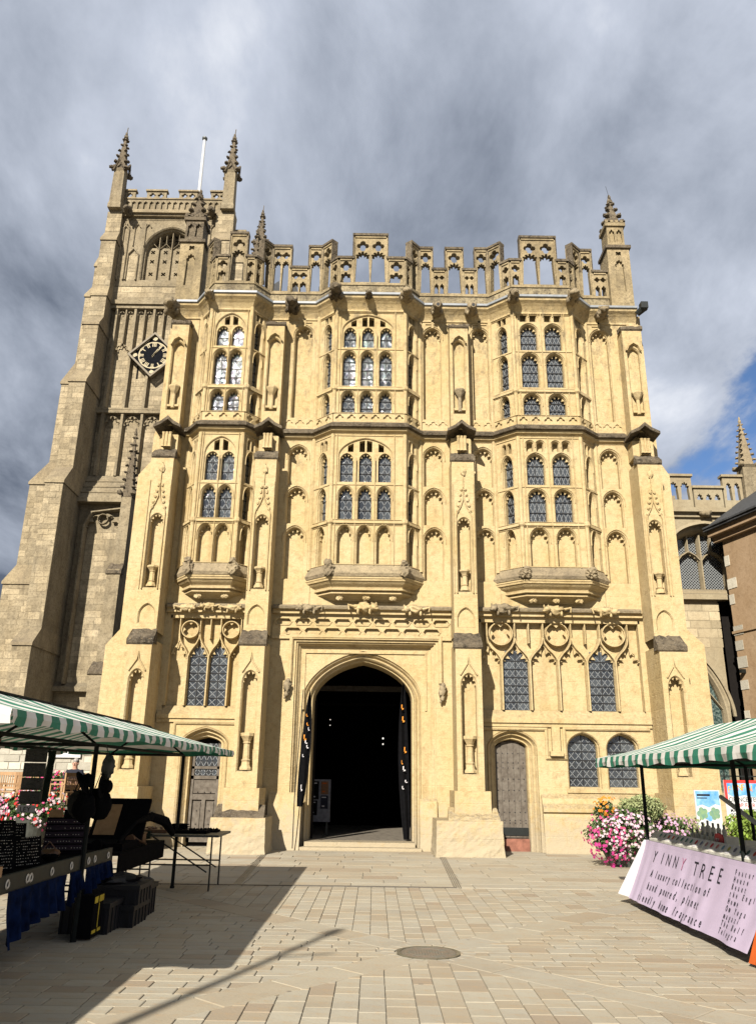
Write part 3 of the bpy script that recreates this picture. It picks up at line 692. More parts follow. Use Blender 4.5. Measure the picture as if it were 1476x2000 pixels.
def oriel(idx, lights, arched, rows_top):
    d = OR[idx]; Yf = 19.5; plan_pts = [(d['b0'], 20), (d['f0'], Yf), (d['f1'], Yf), (d['b1'], 20)]
    m = MB(); faces = []
    lab = {1: 'narrow left oriel with pale reflecting panes, beside the tower', 2: 'middle oriel with three lights above the great doorway', 3: 'right oriel with two broad lights in square frames'}[idx]
    root = None; glz = []
    for fi in range(3):
        p0, p1 = plan_pts[fi], plan_pts[fi + 1]; T = TF(p0, p1); L = math.hypot(p1[0] - p0[0], p1[1] - p0[1]); m.T = T; front = fi == 1
        if front: Ls = [(a - p0[0], b - p0[0]) for a, b in lights]
        else:
            c = L / 2; a = .14 if idx != 1 else .12
            Ls = [(c - a, c + a)]
        kk = .32 if front else .5
        mid = (10.72, 14.5)
        # --- lower stage
        blind_side = (idx == 3 and fi == 2) or (idx == 1 and fi == 0)
        tiers = [(6.80, 7.50, 7.80, 1), (7.97, 8.62, 8.87, blind_side)]
        ops = [(a, b, v0, vs, va, bl) for a, b in Ls for v0, vs, va, bl in tiers]
        if front and arched:
            A0, A1 = Ls[0][0] - .05, Ls[-1][1] + .05
            tracery(m, rect(0, L, 6.72, 8.94), ops)
            def headed(v0, vs, apex, lt, la, top):
                H = (A0, A1, v0, vs, apex); m.plate(rect(0, L, v0 - .06, top), [arch(*H, k=.18, n=24)], 0)
                E = [(0, 0), (.02, -.02), (.02, -.05)]
                for (e0, w0), (e1, w1) in zip(E, E[1:]): m.strip(arch(*H, e=e0, k=.18, n=24), w0, arch(*H, e=e1, k=.18, n=24), w1, True)
                inner = arch(A0, A1, v0, vs, apex, e=.02, k=.18, n=24)
                hs = [arch(a, b, v0 + .03, lt, la, e=0) for a, b in Ls]; slots = []
                def hz(u):
                    t = abs(2 * (u - A0) / (A1 - A0) - 1); return vs + (apex - vs) * (.82 * math.sqrt(max(0, 1 - t * t)) + .18 * (1 - t))
                for a, b in Ls:
                    c = (a + b) / 2
                    for x0, x1 in ((a + .0, c - .025), (c + .025, b - .0)):
                        top_ = min(hz(x0 + .01), hz(x1 - .01)) - .07
                        vb_ = la + .03
                        if top_ - vb_ > .09: slots.append([(x0, vb_), (x1, vb_), (x1, hz(x1) - .06 if hz(x1) - .06 > vb_ + .03 else vb_ + .03), (x0, hz(x0) - .06 if hz(x0) - .06 > vb_ + .03 else vb_ + .03)])
                m.plate(inner, hs + slots, -.05)
                for h_ in hs: m.strip(h_, -.05, h_, -.2, True)
                for sl in slots: m.strip(sl, -.05, sl, -.2, True)
                for a, b in Ls:
                    n = 20; big = arch(a, b, v0 + .03, lt, la, n=n); cu = cusped(a, b, v0 + .03, lt, la, 5)
                    for k in range(2, n + 2):
                        m.face([(*big[k], -.1), (*big[k + 1], -.1), (*cu[k + 1], -.1), (*cu[k], -.1)]); m.face([(*cu[k], -.1), (*cu[k + 1], -.1), (*cu[k + 1], -.15), (*cu[k], -.15)])
                    glz.append((T, a, b, v0 + .03, la, 1))
                return
            headed(9.00, 9.78, 10.29, 9.66, 9.86, 10.4)
            # upper stage
            tiers2 = [(11.0, 11.44, 11.68, 0), (11.87, 12.70, 12.92, 0)]
            tracery(m, rect(0, L, 10.72, 12.98), [(a, b, v0, vs, va, bl) for a, b in Ls for v0, vs, va, bl in tiers2])
            headed(13.04, 13.62, 14.12, 13.50, 13.72, 14.5)
        else:
            tiers.append((9.02, 9.62, 9.88, blind_side)); ops = [(a, b, v0, vs, va, bl) for a, b in Ls for v0, vs, va, bl in tiers]
            sl = []
            for a, b in Ls:
                c = (a + b) / 2; w2 = (b - a) * .30; 
                for x in ((c - w2, c + w2) if front else (c - w2 * .9, c + w2 * .9)):
                    s_ = (b - a) * .17; sl.append((x - s_, x + s_))
            ops += [(x0, x1, 9.98, 10.19, 10.24, 1) for x0, x1 in sl]
            tracery(m, rect(0, L, 6.72, 10.4), [o for o in ops if o[2] < 9.9] + [o for o in ops if o[2] > 9.9], cusp=True)
            tiers2 = [(11.02, 11.42, 11.68, blind_side), (11.90, 12.68, 12.94, blind_side), (13.06, 13.62, 13.86, blind_side)]
            tracery(m, rect(0, L, 10.72, 14.5), [(a, b, v0, vs, va, bl) for a, b in Ls for v0, vs, va, bl in tiers2] + [(x0, x1, 13.98, 14.22, 14.27, 1) for x0, x1 in sl])
            if not blind_side:
                for a, b in Ls: glz.append((T, a, b, 9.02, 9.88, 1)); glz.append((T, a, b, 13.06, 13.86, 1))
        if not blind_side:
            for a, b in Ls:
                glz.append((T, a, b, 7.97, 8.87, 1)); glz.append((T, a, b, 11.0, 11.68, 1)); glz.append((T, a, b, 11.87, 12.94, 1))
        # ribs that frame the lights
        xs_ = [0.03, L - 0.03] + ([(Ls[i][1] + Ls[i + 1][0]) / 2 for i in range(len(Ls) - 1)]) + ([Ls[0][0] - .09, Ls[-1][1] + .09] if front else [])
        for x in xs_:
            wdt = .035 if x in (xs_[0], xs_[1]) else .028
            for z0, z1 in ((6.74, 7.86), (7.93, 9.7 if front and arched and 0.1 < x < L - .1 and x in xs_[2:2 + len(Ls) - 1] else 10.38), (10.99, 11.72), (11.79, 13.5 if front and arched and x in xs_[2:2 + len(Ls) - 1] else 14.2)): m.bar([(x, z0), (x, z1)], wdt, 0, .035)
        for z in (6.76, 7.82, 7.96, 8.93, 10.34, 11.02, 11.70, 11.82, 12.98, 14.16): m.bar([(0, z), (L, z)], .022, 0, .022)
        # transoms and shafts
        m.box(0, L, 7.86, 7.93, 0, .045); m.box(0, L, 11.72, 11.79, 0, .05)
        n = max(2, round(L / .33)); wd = L / n
        for i in range(n):
            cc = wd * (i + .5); m.plate(rect(cc - wd / 2, cc + wd / 2, 10.72, 10.97), [foil((cc, 10.845), .112, 4, .36, 5, R(45))], .045, -.0)
        m.face([(0, 10.97, .045), (L, 10.97, .045), (L, 11.0, 0), (0, 11.0, 0)])
    # corner shafts
    m.T = Matrix.Identity(4)
    for i in (1, 2):
        x, y = plan_pts[i]
        for z0, z1 in ((6.75, 10.38), (11.0, 14.45)): m.lathe((x, y - .0, 0), [(.055, z0), (.055, z1)], 8, axis='w')
        for z in (7.9, 11.76): m.lathe((x, y, 0), [(.04, z - .1), (.095, z - .03), (.095, z + .03), (.05, z + .1)], 8, axis='w')
    for i in (0, 3):
        x, y = plan_pts[i]; s_ = .05 if i == 0 else -.05
        m.lathe((x - s_ * .5, y - .01, 0), [(.05, 6.7), (.05, 14.45)], 8, axis='w')
    root = m.build('oriel_window', LIME, porch); root['label'] = lab
    lead = MB(); bars = MB()
    for T, a, b, v0, v1, _ in glz:
        lead.T = T; bars.T = T; h = v1 - v0; rows = max(2, round(h / .27)); cols = 2
        if b - a < .2: cols = 1
        glaze(root, T, a, b, v0, v1, -.19, cols, rows, lead, bars, dia=2 if idx == 3 and b - a > .4 else 1, pitch='x' if idx == 3 else None)
    lead.build('leading', CAME, root, kind='stuff'); bars.build('saddle_bars', BARM, root, kind='stuff')
    # corbelled base
    c = MB()
    c.plan(plan_pts, [(.0, 6.42), (.06, 6.44), (.09, 6.52), (.0, 6.76)], clipY=20.02); c.build('sill', CARVE, root)
    c = MB(); c.plan(plan_pts, [(-.46, 5.90), (-.43, 5.90), (-.43, 5.93), (-.40, 5.94), (-.33, 5.99), (-.22, 6.03), (-.17, 6.04), (-.17, 6.08), (-.20, 6.09), (-.20, 6.115), (-.10, 6.12), (-.10, 6.16), (-.13, 6.17), (-.12, 6.20), (-.04, 6.26), (.0, 6.30), (.0, 6.325), (.04, 6.33), (.05, 6.37), (.07, 6.39), (.07, 6.42), (0, 6.44)], clipY=20.02)
    c.build('corbel', LIME, root)
    fx = [d['f0'] + (d['f1'] - d['f0']) * t for t in ((.2, .8) if idx == 1 else (.15, .5, .85))]
    for x in fx:
        r_ = MB(FAC); 
        for k in range(4):
            a = math.pi / 4 + k * math.pi / 2; r_.blob((x + .055 * math.cos(a), 5.985 + .055 * math.sin(a), .22), (.065, .065, .05), k + x, .3, 1)
        r_.blob((x, 5.985, .24), (.03, .03, .03), 1, .1, 1); r_.build('rosette', LIME, root)
    if idx != 3:
        for i in (1, 2):
            x, y = plan_pts[i]; k = MB(); k.blob((x, y - .08, 6.62), (.13, .10, .16), x * 3, .3, 3, 3); k.blob((x - .01, y - .12, 6.78), (.10, .10, .09), x * 5, .35, 2, 3)
            k.blob((x + (.09 if i == 1 else -.09), y - .08, 6.60), (.05, .05, .15), 3, .3, 2); k.blob((x, y - .16, 6.52), (.08, .06, .10), 9, .3, 2); k.build('carved_beast', CARVE, root)
    else:
        for i in (1, 2):
            x, y = plan_pts[i]; k = MB(); k.blob((x, y - .10, 6.58), (.15, .11, .12), x * 3, .35, 3, 4); k.blob((x + .05, y - .14, 6.68), (.09, .07, .07), 4, .3, 2, 3); k.build('carved_beast', CARVE, root)
oriel(1, [(-4.62, -4.28), (-4.19, -3.85)], True, 0)
oriel(2, [(-1.03, -.68), (-.52, -.18), (-.01, .33)], True, 0)
oriel(3, [(3.96, 4.42), (4.65, 5.11)], False, 0)

# string courses and cornice following the plan
def string_plan(segs):
    out = []
    for s in segs: out.append(s)
    return out
def runs(lo, hi):
    """facade plan line between two x positions, going round the oriels in between"""
    pts = [(lo, 20)]
    for k in (1, 2, 3):
        d = OR[k]
        if d['b0'] > lo - .2 and d['b1'] < hi + .2:
            if d['b0'] > lo + .02: pts.append((d['b0'], 20))
            else: pts[-1] = (lo, 20)
            pts += [(d['f0'], 19.5), (d['f1'], 19.5), (min(d['b1'], hi - .005), 20)]
    if pts[-1][0] < hi - .02: pts.append((hi, 20))
    return pts
for lo, hi in ((-5.34, -3.2), (-2.66, 1.92), (2.5, 6.78)):
    m = MB(); m.plan(runs(lo, hi), [(0, 10.38), (.03, 10.42), (.10, 10.46), (.11, 10.52), (.0, 10.56)]); m.build('string_course', LIME, porch)
    m = MB(); m.plan(runs(lo, hi), [(.11, 10.52), (.20, 10.54), (.21, 10.62), (.03, 10.74)]); m.build('string_course', CRUST, porch)
full = runs(-6.05, 7.42)
m = MB(); m.plan(full, [(0, 14.18), (.03, 14.20), (.03, 14.26), (.05, 14.30), (.10, 14.38), (.17, 14.46), (.24, 14.52), (.26, 14.60)], caps=True); m.build('cornice', LIME, porch)
m = MB(); m.plan(full, [(.26, 14.585), (.30, 14.60), (.30, 14.665), (.05, 14.72)], caps=True); m.build('lead_drip', LEAD, porch)
m = MB(FAC)
for lo, hi in ((-5.34, -3.3), (-2.64, 1.9), (2.5, 6.78)):
    m.box(lo, hi, 5.56, 5.66, 0, .10); m.face([(lo, 5.66, .10), (hi, 5.66, .10), (hi, 5.66, .18), (lo, 5.66, .18)], rev=True)
m.build('label_string', LIME, porch)
m = MB(FAC)
for lo, hi in ((-5.34, -3.3), (-2.64, 1.9), (2.5, 6.74)):
    m.T = FAC; m.sweep([(lo, 5.72), (hi, 5.72)], [(.07, .0), (.06, .12), (.0, .19), (-.05, .17), (-.06, .05)])
m.build('label_string', CARVE, porch)

# ---- carved creatures on the strings
def creature(u, v, w, s, seed, mat=CARVE, name='grotesque', stretch=1.6):
    m = MB(FAC); rnd = random.Random(seed); sg = rnd.choice((-1, 1))
    m.blob((u, v, w + .06 * s), (.16 * s * stretch, .13 * s, .14 * s), seed, .35, 3, 2.2)
    m.blob((u + sg * .17 * s * stretch, v - .02 * s, w + .16 * s), (.10 * s, .10 * s, .12 * s), seed + 1, .3, 2, 2.5)
    m.blob((u + sg * .22 * s * stretch, v - .07 * s, w + .24 * s), (.06 * s, .04 * s, .08 * s), seed + 2, .2, 2, 2.5)
    for k in (-1, 1):
        m.blob((u + sg * .17 * s * stretch + k * .06 * s, v + .09 * s, w + .12 * s), (.025 * s, .06 * s, .03 * s), seed + 3, .2, 1)
        m.blob((u + k * .10 * s * stretch, v - .12 * s, w + .12 * s), (.04 * s, .09 * s, .05 * s), seed + 5, .3, 2)
    m.tube([(u - sg * .14 * s * stretch, v, w + .1 * s), (u - sg * .27 * s * stretch, v + .05 * s, w + .14 * s), (u - sg * .25 * s * stretch, v - .10 * s, w + .2 * s)], [.05 * s, .035 * s, .02 * s], 6)
    m.build(name, mat, porch, smooth=True)
for i, (u, v, s) in enumerate(((-4.85, 5.66, .8), (-4.26, 5.7, .75), (-3.68, 5.66, .8), (-1.72, 5.68, .95), (-.32, 5.72, 1.1), (.98, 5.68, 1.0), (3.22, 5.74, 1.05), (4.55, 5.72, 1.05), (5.82, 5.70, .95))):
    creature(u, v, .12, s * .85, 11 + i * 3, CARVE if i in (3, 6) else LIME)
for i, (x, v) in enumerate(((-2.19, 3.72), (1.66, 3.66))):
    m = MB(FAC); m.blob((x, v, .09), (.085, .17, .10), 40 + i, .35, 3, 3); m.blob((x, v - .18, .10), (.06, .07, .07), 45 + i, .3, 2); m.blob((x - .05, v - .26, .10), (.03, .05, .03), 3, .2, 1); m.blob((x + .02, v + .15, .09), (.05, .06, .05), 8, .2, 2); m.build('label_stop', CARVE, porch, smooth=True)
# gargoyles under the parapet
for i, (x, y, z, s) in enumerate(((-6.0, 19.7, 14.35, 1.2), (-4.86, 19.35, 14.55, .8), (-2.55, 19.75, 14.5, 1.15), (-1.28, 19.2, 14.6, 1.1), (.72, 19.2, 14.55, 1.0), (1.62, 19.75, 14.45, .95), (2.62, 19.75, 14.45, .95), (3.72, 19.2, 14.55, .9), (5.4, 19.2, 14.55, 1.0), (6.38, 19.75, 14.4, .95), (-.35, 19.2, 14.55, .6))):
    m = MB(TF((0, y), (1, y))); q = .16 * s; sp = i in (5, 6)
    m.blob((x, z, .0), (q * 1.05, q * .95, q * 1.9), i, .28, 3, 2.2); m.blob((x, z - .03, q * 1.9), (q * .8, q * .75, q * .8), i + 30, .3, 2, 2.6)
    if sp: m.tube([(x, z - .05, q), (x, z - .09, q * 3.0)], [.07, .075], 10)
    else:
        m.blob((x + q * .2, z - q * .5, q * 2.4), (q * .45, q * .3, q * .6), i + 7, .3, 2)
    for k in (-1, 1): m.blob((x + k * q * .75, z + q * .6, q * 1.4), (q * .22, q * .4, q * .2), i, .3, 1); m.blob((x + k * q * .8, z - q * .7, q * .3), (q * .3, q * .5, q * .5), i + 4, .3, 2)
    m.build('gargoyle', CRUST if i in (2, 3, 10) else CARVE, porch, smooth=True)
    if sp:
        m = MB(TF((0, y), (1, y))); m.tube([(x, z - .09, q * 2.99), (x, z - .0905, q * 3.02)], [.05, .05], 10); m.build('spout_mouth', BARM, porch)
m = MB(); m.tube([(7.42, 19.8, 14.45), (7.62, 19.65, 14.6)], [.09, .12], 8); m.box(7.48, 7.68, 19.55, 19.75, 14.52, 14.72); m.build('rainwater_head', IRON, porch)

# ---- buttresses
def nfront(m, x0, x1, z0, z1, P, niches):
    hs = [arch(*n[:5], k=n[6] if len(n) > 6 else .3, e=-.03) for n in niches]; m.plate(rect(x0, x1, z0, z1), hs, P)
    for n in niches:
        k = n[6] if len(n) > 6 else .2; A = arch(*n[:5], k=k, e=-.03); B = arch(*n[:5], k=k); m.strip(A, P, B, P - .04, True); m.strip(B, P - .04, B, P - n[5], True); m.plate(B, [], P - n[5])
        if n[5] > .15:
            nf = 20; cu = cusped(*n[:5], 5, .35, k=k); big = arch(*n[:5], k=k, n=nf)
            for q in range(2, nf + 2):
                m.face([(*big[q], P - .05), (*big[q + 1], P - .05), (*cu[q + 1], P - .05), (*cu[q], P - .05)]); m.face([(*cu[q], P - .05), (*cu[q + 1], P - .05), (*cu[q + 1], P - .10), (*cu[q], P - .10)])
    for a, rv in ((x0, False), (x1, True)): m.face([(a, z0, 0), (a, z0, P), (a, z1, P), (a, z1, 0)], rev=rv)
    m.face([(x0, z1, P), (x1, z1, P), (x1, z1, 0), (x0, z1, 0)])
def rough(m, x0, x1, z0, z1, P, amp=.035, st=.07):
    """worn rubble plinth: broken surface, flared and ragged towards the pavement"""
    per = [(x0, 0)] + [(x0, P * t / 12) for t in range(1, 13)]; n = max(4, int((x1 - x0) / st)); per += [(x0 + (x1 - x0) * k / n, P) for k in range(1, n + 1)] + [(x1, P * (1 - t / 12)) for t in range(1, 13)]
    nz = 12; rows = []; cx, cw_ = (x0 + x1) / 2, P / 2
    for j in range(nz + 1):
        z = z0 + (z1 - z0) * j / nz; fl = .05 * (1 - j / nz) ** 3 + .03 * (1 - j / nz); row = []
        for (x, w) in per:
            d = Vector((x - cx, (w - cw_) if w > .3 else 0)).normalized(); k = amp * (1.2 - .7 * j / nz) * (noise.noise((x * 5, w * 5, z * 6)) + .6 * noise.noise((x * 13, w * 13, z * 15))) * 1.6 + fl
            row.append((x + d.x * k, z, w + d.y * k))
        rows.append(row)
    for j in range(nz):
        for i in range(len(per) - 1): m.face([rows[j][i], rows[j][i + 1], rows[j + 1][i + 1], rows[j + 1][i]], rev=False)
    m.face([(x0, z1, 0), (x0, z1, P), (x1, z1, P), (x1, z1, 0)])
def pedestal(parent, x, z0, z1, w, s=1.0, mat=LIME):
    m = MB(FAC); h = z1 - z0
    m.lathe((x, z0, w), [(.15 * s, 0), (.15 * s, .04), (.11 * s, .10), (.10 * s, .22 * h), (.12 * s, .26 * h), (.085 * s, .30 * h), (.075 * s, .70 * h), (.10 * s, .73 * h), (.085 * s, .76 * h), (.12 * s, .84 * h), (.17 * s, .92 * h), (.17 * s, h)], 8, R(22.5)); m.build('pedestal', mat, parent)
def weathering(m, x0, x1, za, zb, P0, P1, o=.035, sides=0.0):
    """sloping set-off from depth P1 at height zb down to depth P0 at za, with a lip"""
    nx_, ny_ = 9, 5; G = []
    for j in range(ny_ + 1):
        t = j / ny_; row = []
        for i in range(nx_ + 1):
            s_ = i / nx_; a_, b_ = x0 - o + (o - .01) * t, x1 + o - (o - .01) * t; u_ = a_ + (b_ - a_) * s_; k_ = .035 * noise.noise((u_ * 9, za * 3 + t * 4, zb)) + .02 * noise.noise((u_ * 25, t * 12, zb))
            stp = .03 * (1 if .45 < t < .55 else 0); row.append((u_, za + (zb - za) * t + k_ + stp, P0 + o + (P1 - P0 - o) * t + k_ * .5 + stp))
        G.append(row)
    for j in range(ny_):
        for i in range(nx_): m.face([G[j][i], G[j][i + 1], G[j + 1][i + 1], G[j + 1][i]])
    bot = [(p[0], za - .09 + .02 * noise.noise((p[0] * 15, 3, zb)), p[2]) for p in G[0]]
    for i in range(nx_): m.face([bot[i], bot[i + 1], G[0][i + 1], G[0][i]])
    m.face([(x0 - o, za - .09, P0 + o), (x0 - o, za - .13, P0 - .0), (x1 + o, za - .13, P0 - .0), (x1 + o, za - .09, P0 + o)])
    for a, rv in ((x0 - o, True), (x1 + o, False)):
        b = x0 - .01 if rv else x1 + .01
        m.face([(a, za - .09, P0 + o), (a, za, P0 + o), (b, zb, P1), (b, za - .09, P1)], rev=not rv)
        m.face([(a, za - .09, P1 - .01), (a, za - .09, P0 + o), (b, zb, P1)], rev=rv)
def buttress(xl, xr, lab, corner=0):
    c = (xl + xr) / 2; w = xr - xl; m = MB(FAC)
    big = corner != 0
    # base, lower stage, middle stage, shafted set-off, top stage
    bx = .28 if not big else .2
    P0, P1, P2, P3 = 1.15, 1.0, .72, .42
    b = MB(FAC); rough(b, xl - (.5 if abs(xl - 1.9) < .1 else bx) - .02, xr + bx + .02, -.12, .74, P0 + .33, .016)
    B0 = [(xl - bx, xr + bx, -.1, P0 + .35), (xl - bx * .9, xr + bx * .9, .72, P0 + .28)]
    b.strip([(B0[0][0], -.1), (B0[0][1], -.1), (B0[1][1], .72), (B0[1][0], .72)], P0 + .32, [(B0[0][0], -.1), (B0[0][1], -.1), (B0[1][1], .72), (B0[1][0], .72)], -.1)
    b.plate([(B0[0][0], -.1), (B0[0][1], -.1), (B0[1][1], .72), (B0[1][0], .72)], [], P0 + .32)
    b.box(xl - .10, xr + .10, .8, 1.35, 0, P0 + .10)
    b.build('buttress_base', LIME, porch)
    nfront(m, xl, xr, 1.2, 4.72, P1, [(c - .17, c + .17, 1.72, 3.72, 3.98, .26, .1)])
    m.bar([(c - .2, 3.95), (c - .12, 4.08), (c - .03, 4.22), (c, 4.38), (c + .03, 4.22), (c + .12, 4.08), (c + .2, 3.95)], .04, P1, P1 + .04)
    nfront(m, xl + .015, xr - .015, 4.95, 9.62, P2, [(c - .16, c + .16, 6.05, 7.78, 7.98, .24, .1), (c - .19, c + .19, 5.16, 5.36, 5.62, .06, .2)])
    # ogee canopy in relief
    m.bar([(c - .20, 6.0), (c - .20, 8.0), (c - .17, 8.12), (c - .08, 8.28), (c - .02, 8.46), (c, 8.8), (c + .02, 8.46), (c + .08, 8.28), (c + .17, 8.12), (c + .20, 8.0), (c + .20, 6.0)], .035, P2, P2 + .045)
    m.bar([(c - .27, 6.0), (c - .27, 8.9)], .03, P2, P2 + .03); m.bar([(c + .27, 6.0), (c + .27, 8.9)], .03, P2, P2 + .03)
    m.bar([(c, 8.8), (c, 9.4)], .03, P2, P2 + .04)
    for s in (-1, 1):
        for q in range(5): m.blob((c + s * (.16 - .027 * q), 8.16 + .15 * q, P2 + .02), (.045, .055, .03), q + xl, .35, 1)
    m.blob((c, 9.25, P2 + .03), (.07, .12, .04), xl, .3, 2)
    # shafted set-off under the string
    m.box(c - .10, c + .10, 9.9, 10.32, 0, P3 + .20)
    for s in (-1, 0, 1): m.lathe((c + s * .09, 9.9, P3 + .2), [(.05, 0), (.035, .05), (.035, .36), (.05, .42)], 8)
    m.box(xl + .04, xr - .04, 9.85, 10.34, 0, P3)
    nfront(m, xl + .05, xr - .05, 10.6, 13.82, P3, [(c - .155, c + .155, 11.1, 13.18 if not big else 13.0, 13.36 if not big else 13.2, .12, .3)])
    hz = 13.4 if not big else 13.24
    m.bar([(c - .2, hz - .16), (c - .13, hz + .0), (c, hz + .09), (c + .13, hz), (c + .2, hz - .16)], .05, P3, P3 + .09)
    m.box(c - .155, c + .155, 11.2, 11.26, P3 - .12, P3 - .02)
    m.plate(rect(xl - .12, xr + .12, -.1, 14.5), [], -.004)
    o = m.build('buttress', LIME, porch); o['label'] = lab
    k = MB(FAC); weathering(k, xl, xr, 4.70, 5.0, P1, P2); k.build('weathering', CRUST, o)
    k = MB(FAC); weathering(k, xl + .015, xr - .015, 9.66, 9.86, P2, P3 + .1); k.build('weathering', CRUST, o)
    k = MB(FAC); weathering(k, xl + .05, xr - .05, 13.88, 13.98, P3, .1, .04); k.face([(xl + .04, 13.98, .1), (xr - .04, 13.98, .1), (xr - .04, 14.02, 0), (xl + .04, 14.02, 0)]); k.build('weathering', CRUST, o)
    k = MB(FAC); ov = .07
    pk = [(xl - ov, 10.42), (c - .16, 10.52), (c, 10.66), (c + .16, 10.52), (xr + ov, 10.42), (xr + ov, 10.50), (c + .17, 10.61), (c, 10.76), (c - .17, 10.61), (xl - ov, 10.50)]
    k.plate(pk, [], P3 + .32, 0); k.build('gablet_string', CRUST, o)
    k = MB(FAC); weathering(k, xl - .22, xr + .22, .76, 1.0, P0 + .26, P1 + .06, .04); k.build('weathering', CRUST if xl < -2.6 and xl > -4 else LIME, o)
    pedestal(o, c, 6.08, 6.62, P2 - .12, .85); pedestal(o, c, 1.74, 2.56, P1 - .13, .95)
    m = MB(FAC); m.lathe((c, 11.15, P3 - .03), [(.05, 0), (.05, .42), (.10, .50), (.16, .62), (.16, .66)], 8, R(22.5)); m.build('corbel_bracket', CARVE if abs(xl - 1.9) < .1 else LIME, o)
    return o
buttress(-5.96, -5.38, 'leftmost buttress of the porch, partly behind the market stall', -1)
buttress(-3.27, -2.67, 'buttress to the left of the great doorway')
buttress(1.90, 2.52, 'buttress to the right of the great doorway')
buttress(6.80, 7.44, 'rightmost buttress of the porch, behind the flower planter', 1)
# return buttresses at the outer corners, stepping outwards
for s, x in ((-1, -5.96), (1, 7.44)):
    m = MB(FAC); pts = []
    W = ((.98, -.1, 1.3), (.86, 1.3, 4.7), (.54, 5.1, 9.3), (.24, 9.7, 10.5), (.14, 10.8, 13.6), (.02, 13.9, 14.2)) if s < 0 else ((1.0, -.1, 1.3), (.86, 1.3, 4.9), (.46, 5.3, 9.5), (.20, 9.95, 10.6), (.12, 10.8, 13.5), (.02, 13.9, 14.2))
    prof = []
    for d, z0, z1 in W: prof += [(x + s * d, z0), (x + s * d, z1)]
    outer = [(x - s * .3, -.1)] + prof + [(x - s * .3, 14.2)]
    if s < 0: outer = outer[::-1]
    m.plate(outer, [], .04, -.9)
    for zz in (2.2, 3.4, 6.4, 7.6, 10.4): pass
    m.build('return_buttress', LIME, porch)
# porch body behind the front, a dark box added to stop light leaks
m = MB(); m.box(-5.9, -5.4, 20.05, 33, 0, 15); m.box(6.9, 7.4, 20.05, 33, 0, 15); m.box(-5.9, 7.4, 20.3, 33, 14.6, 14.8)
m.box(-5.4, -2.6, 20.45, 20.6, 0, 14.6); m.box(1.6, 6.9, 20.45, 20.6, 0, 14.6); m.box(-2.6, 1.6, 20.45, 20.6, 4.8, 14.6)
m.build('dark_backing', DARKIN, porch)
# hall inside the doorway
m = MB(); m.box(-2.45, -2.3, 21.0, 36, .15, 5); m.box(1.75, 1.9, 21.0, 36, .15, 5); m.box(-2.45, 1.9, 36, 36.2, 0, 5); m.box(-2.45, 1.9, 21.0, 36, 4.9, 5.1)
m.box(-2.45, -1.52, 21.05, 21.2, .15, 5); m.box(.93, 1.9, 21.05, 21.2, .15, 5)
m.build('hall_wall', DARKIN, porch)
rnd = random.Random(5); y = 20.62
fl = []
while y < 34:
    wd = .14; x = -2.3; off = rnd.random()
    m = MB(); m.tone = .3 + rnd.random() * .5
    m.box(-2.3, 1.75, y, y + wd - .008, .12, .165 + rnd.uniform(-.001, .001))
    if y < 27: m.build('floor_board', plain('floor_board_oak', (.19, .165, .13), .7, .3, .3, 6) if 'floor_board_oak' not in MATS else MATS['floor_board_oak'], porch)
    y += wd
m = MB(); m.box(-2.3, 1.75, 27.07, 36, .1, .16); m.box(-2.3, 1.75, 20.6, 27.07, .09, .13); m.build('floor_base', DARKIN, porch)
m = MB(); m.box(-2.3, 1.75, 24.0, 24.14, 4.05, 4.2); m.build('beam', WOOD, porch)
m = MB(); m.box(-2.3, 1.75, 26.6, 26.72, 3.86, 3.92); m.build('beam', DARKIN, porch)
m = MB(); m.box(-2.28, -1.95, 23.0, 23.1, .15, 3.6); m.build('screen_panel', plain('red_brown_screen', (.10, .03, .015), .6, .3), porch)

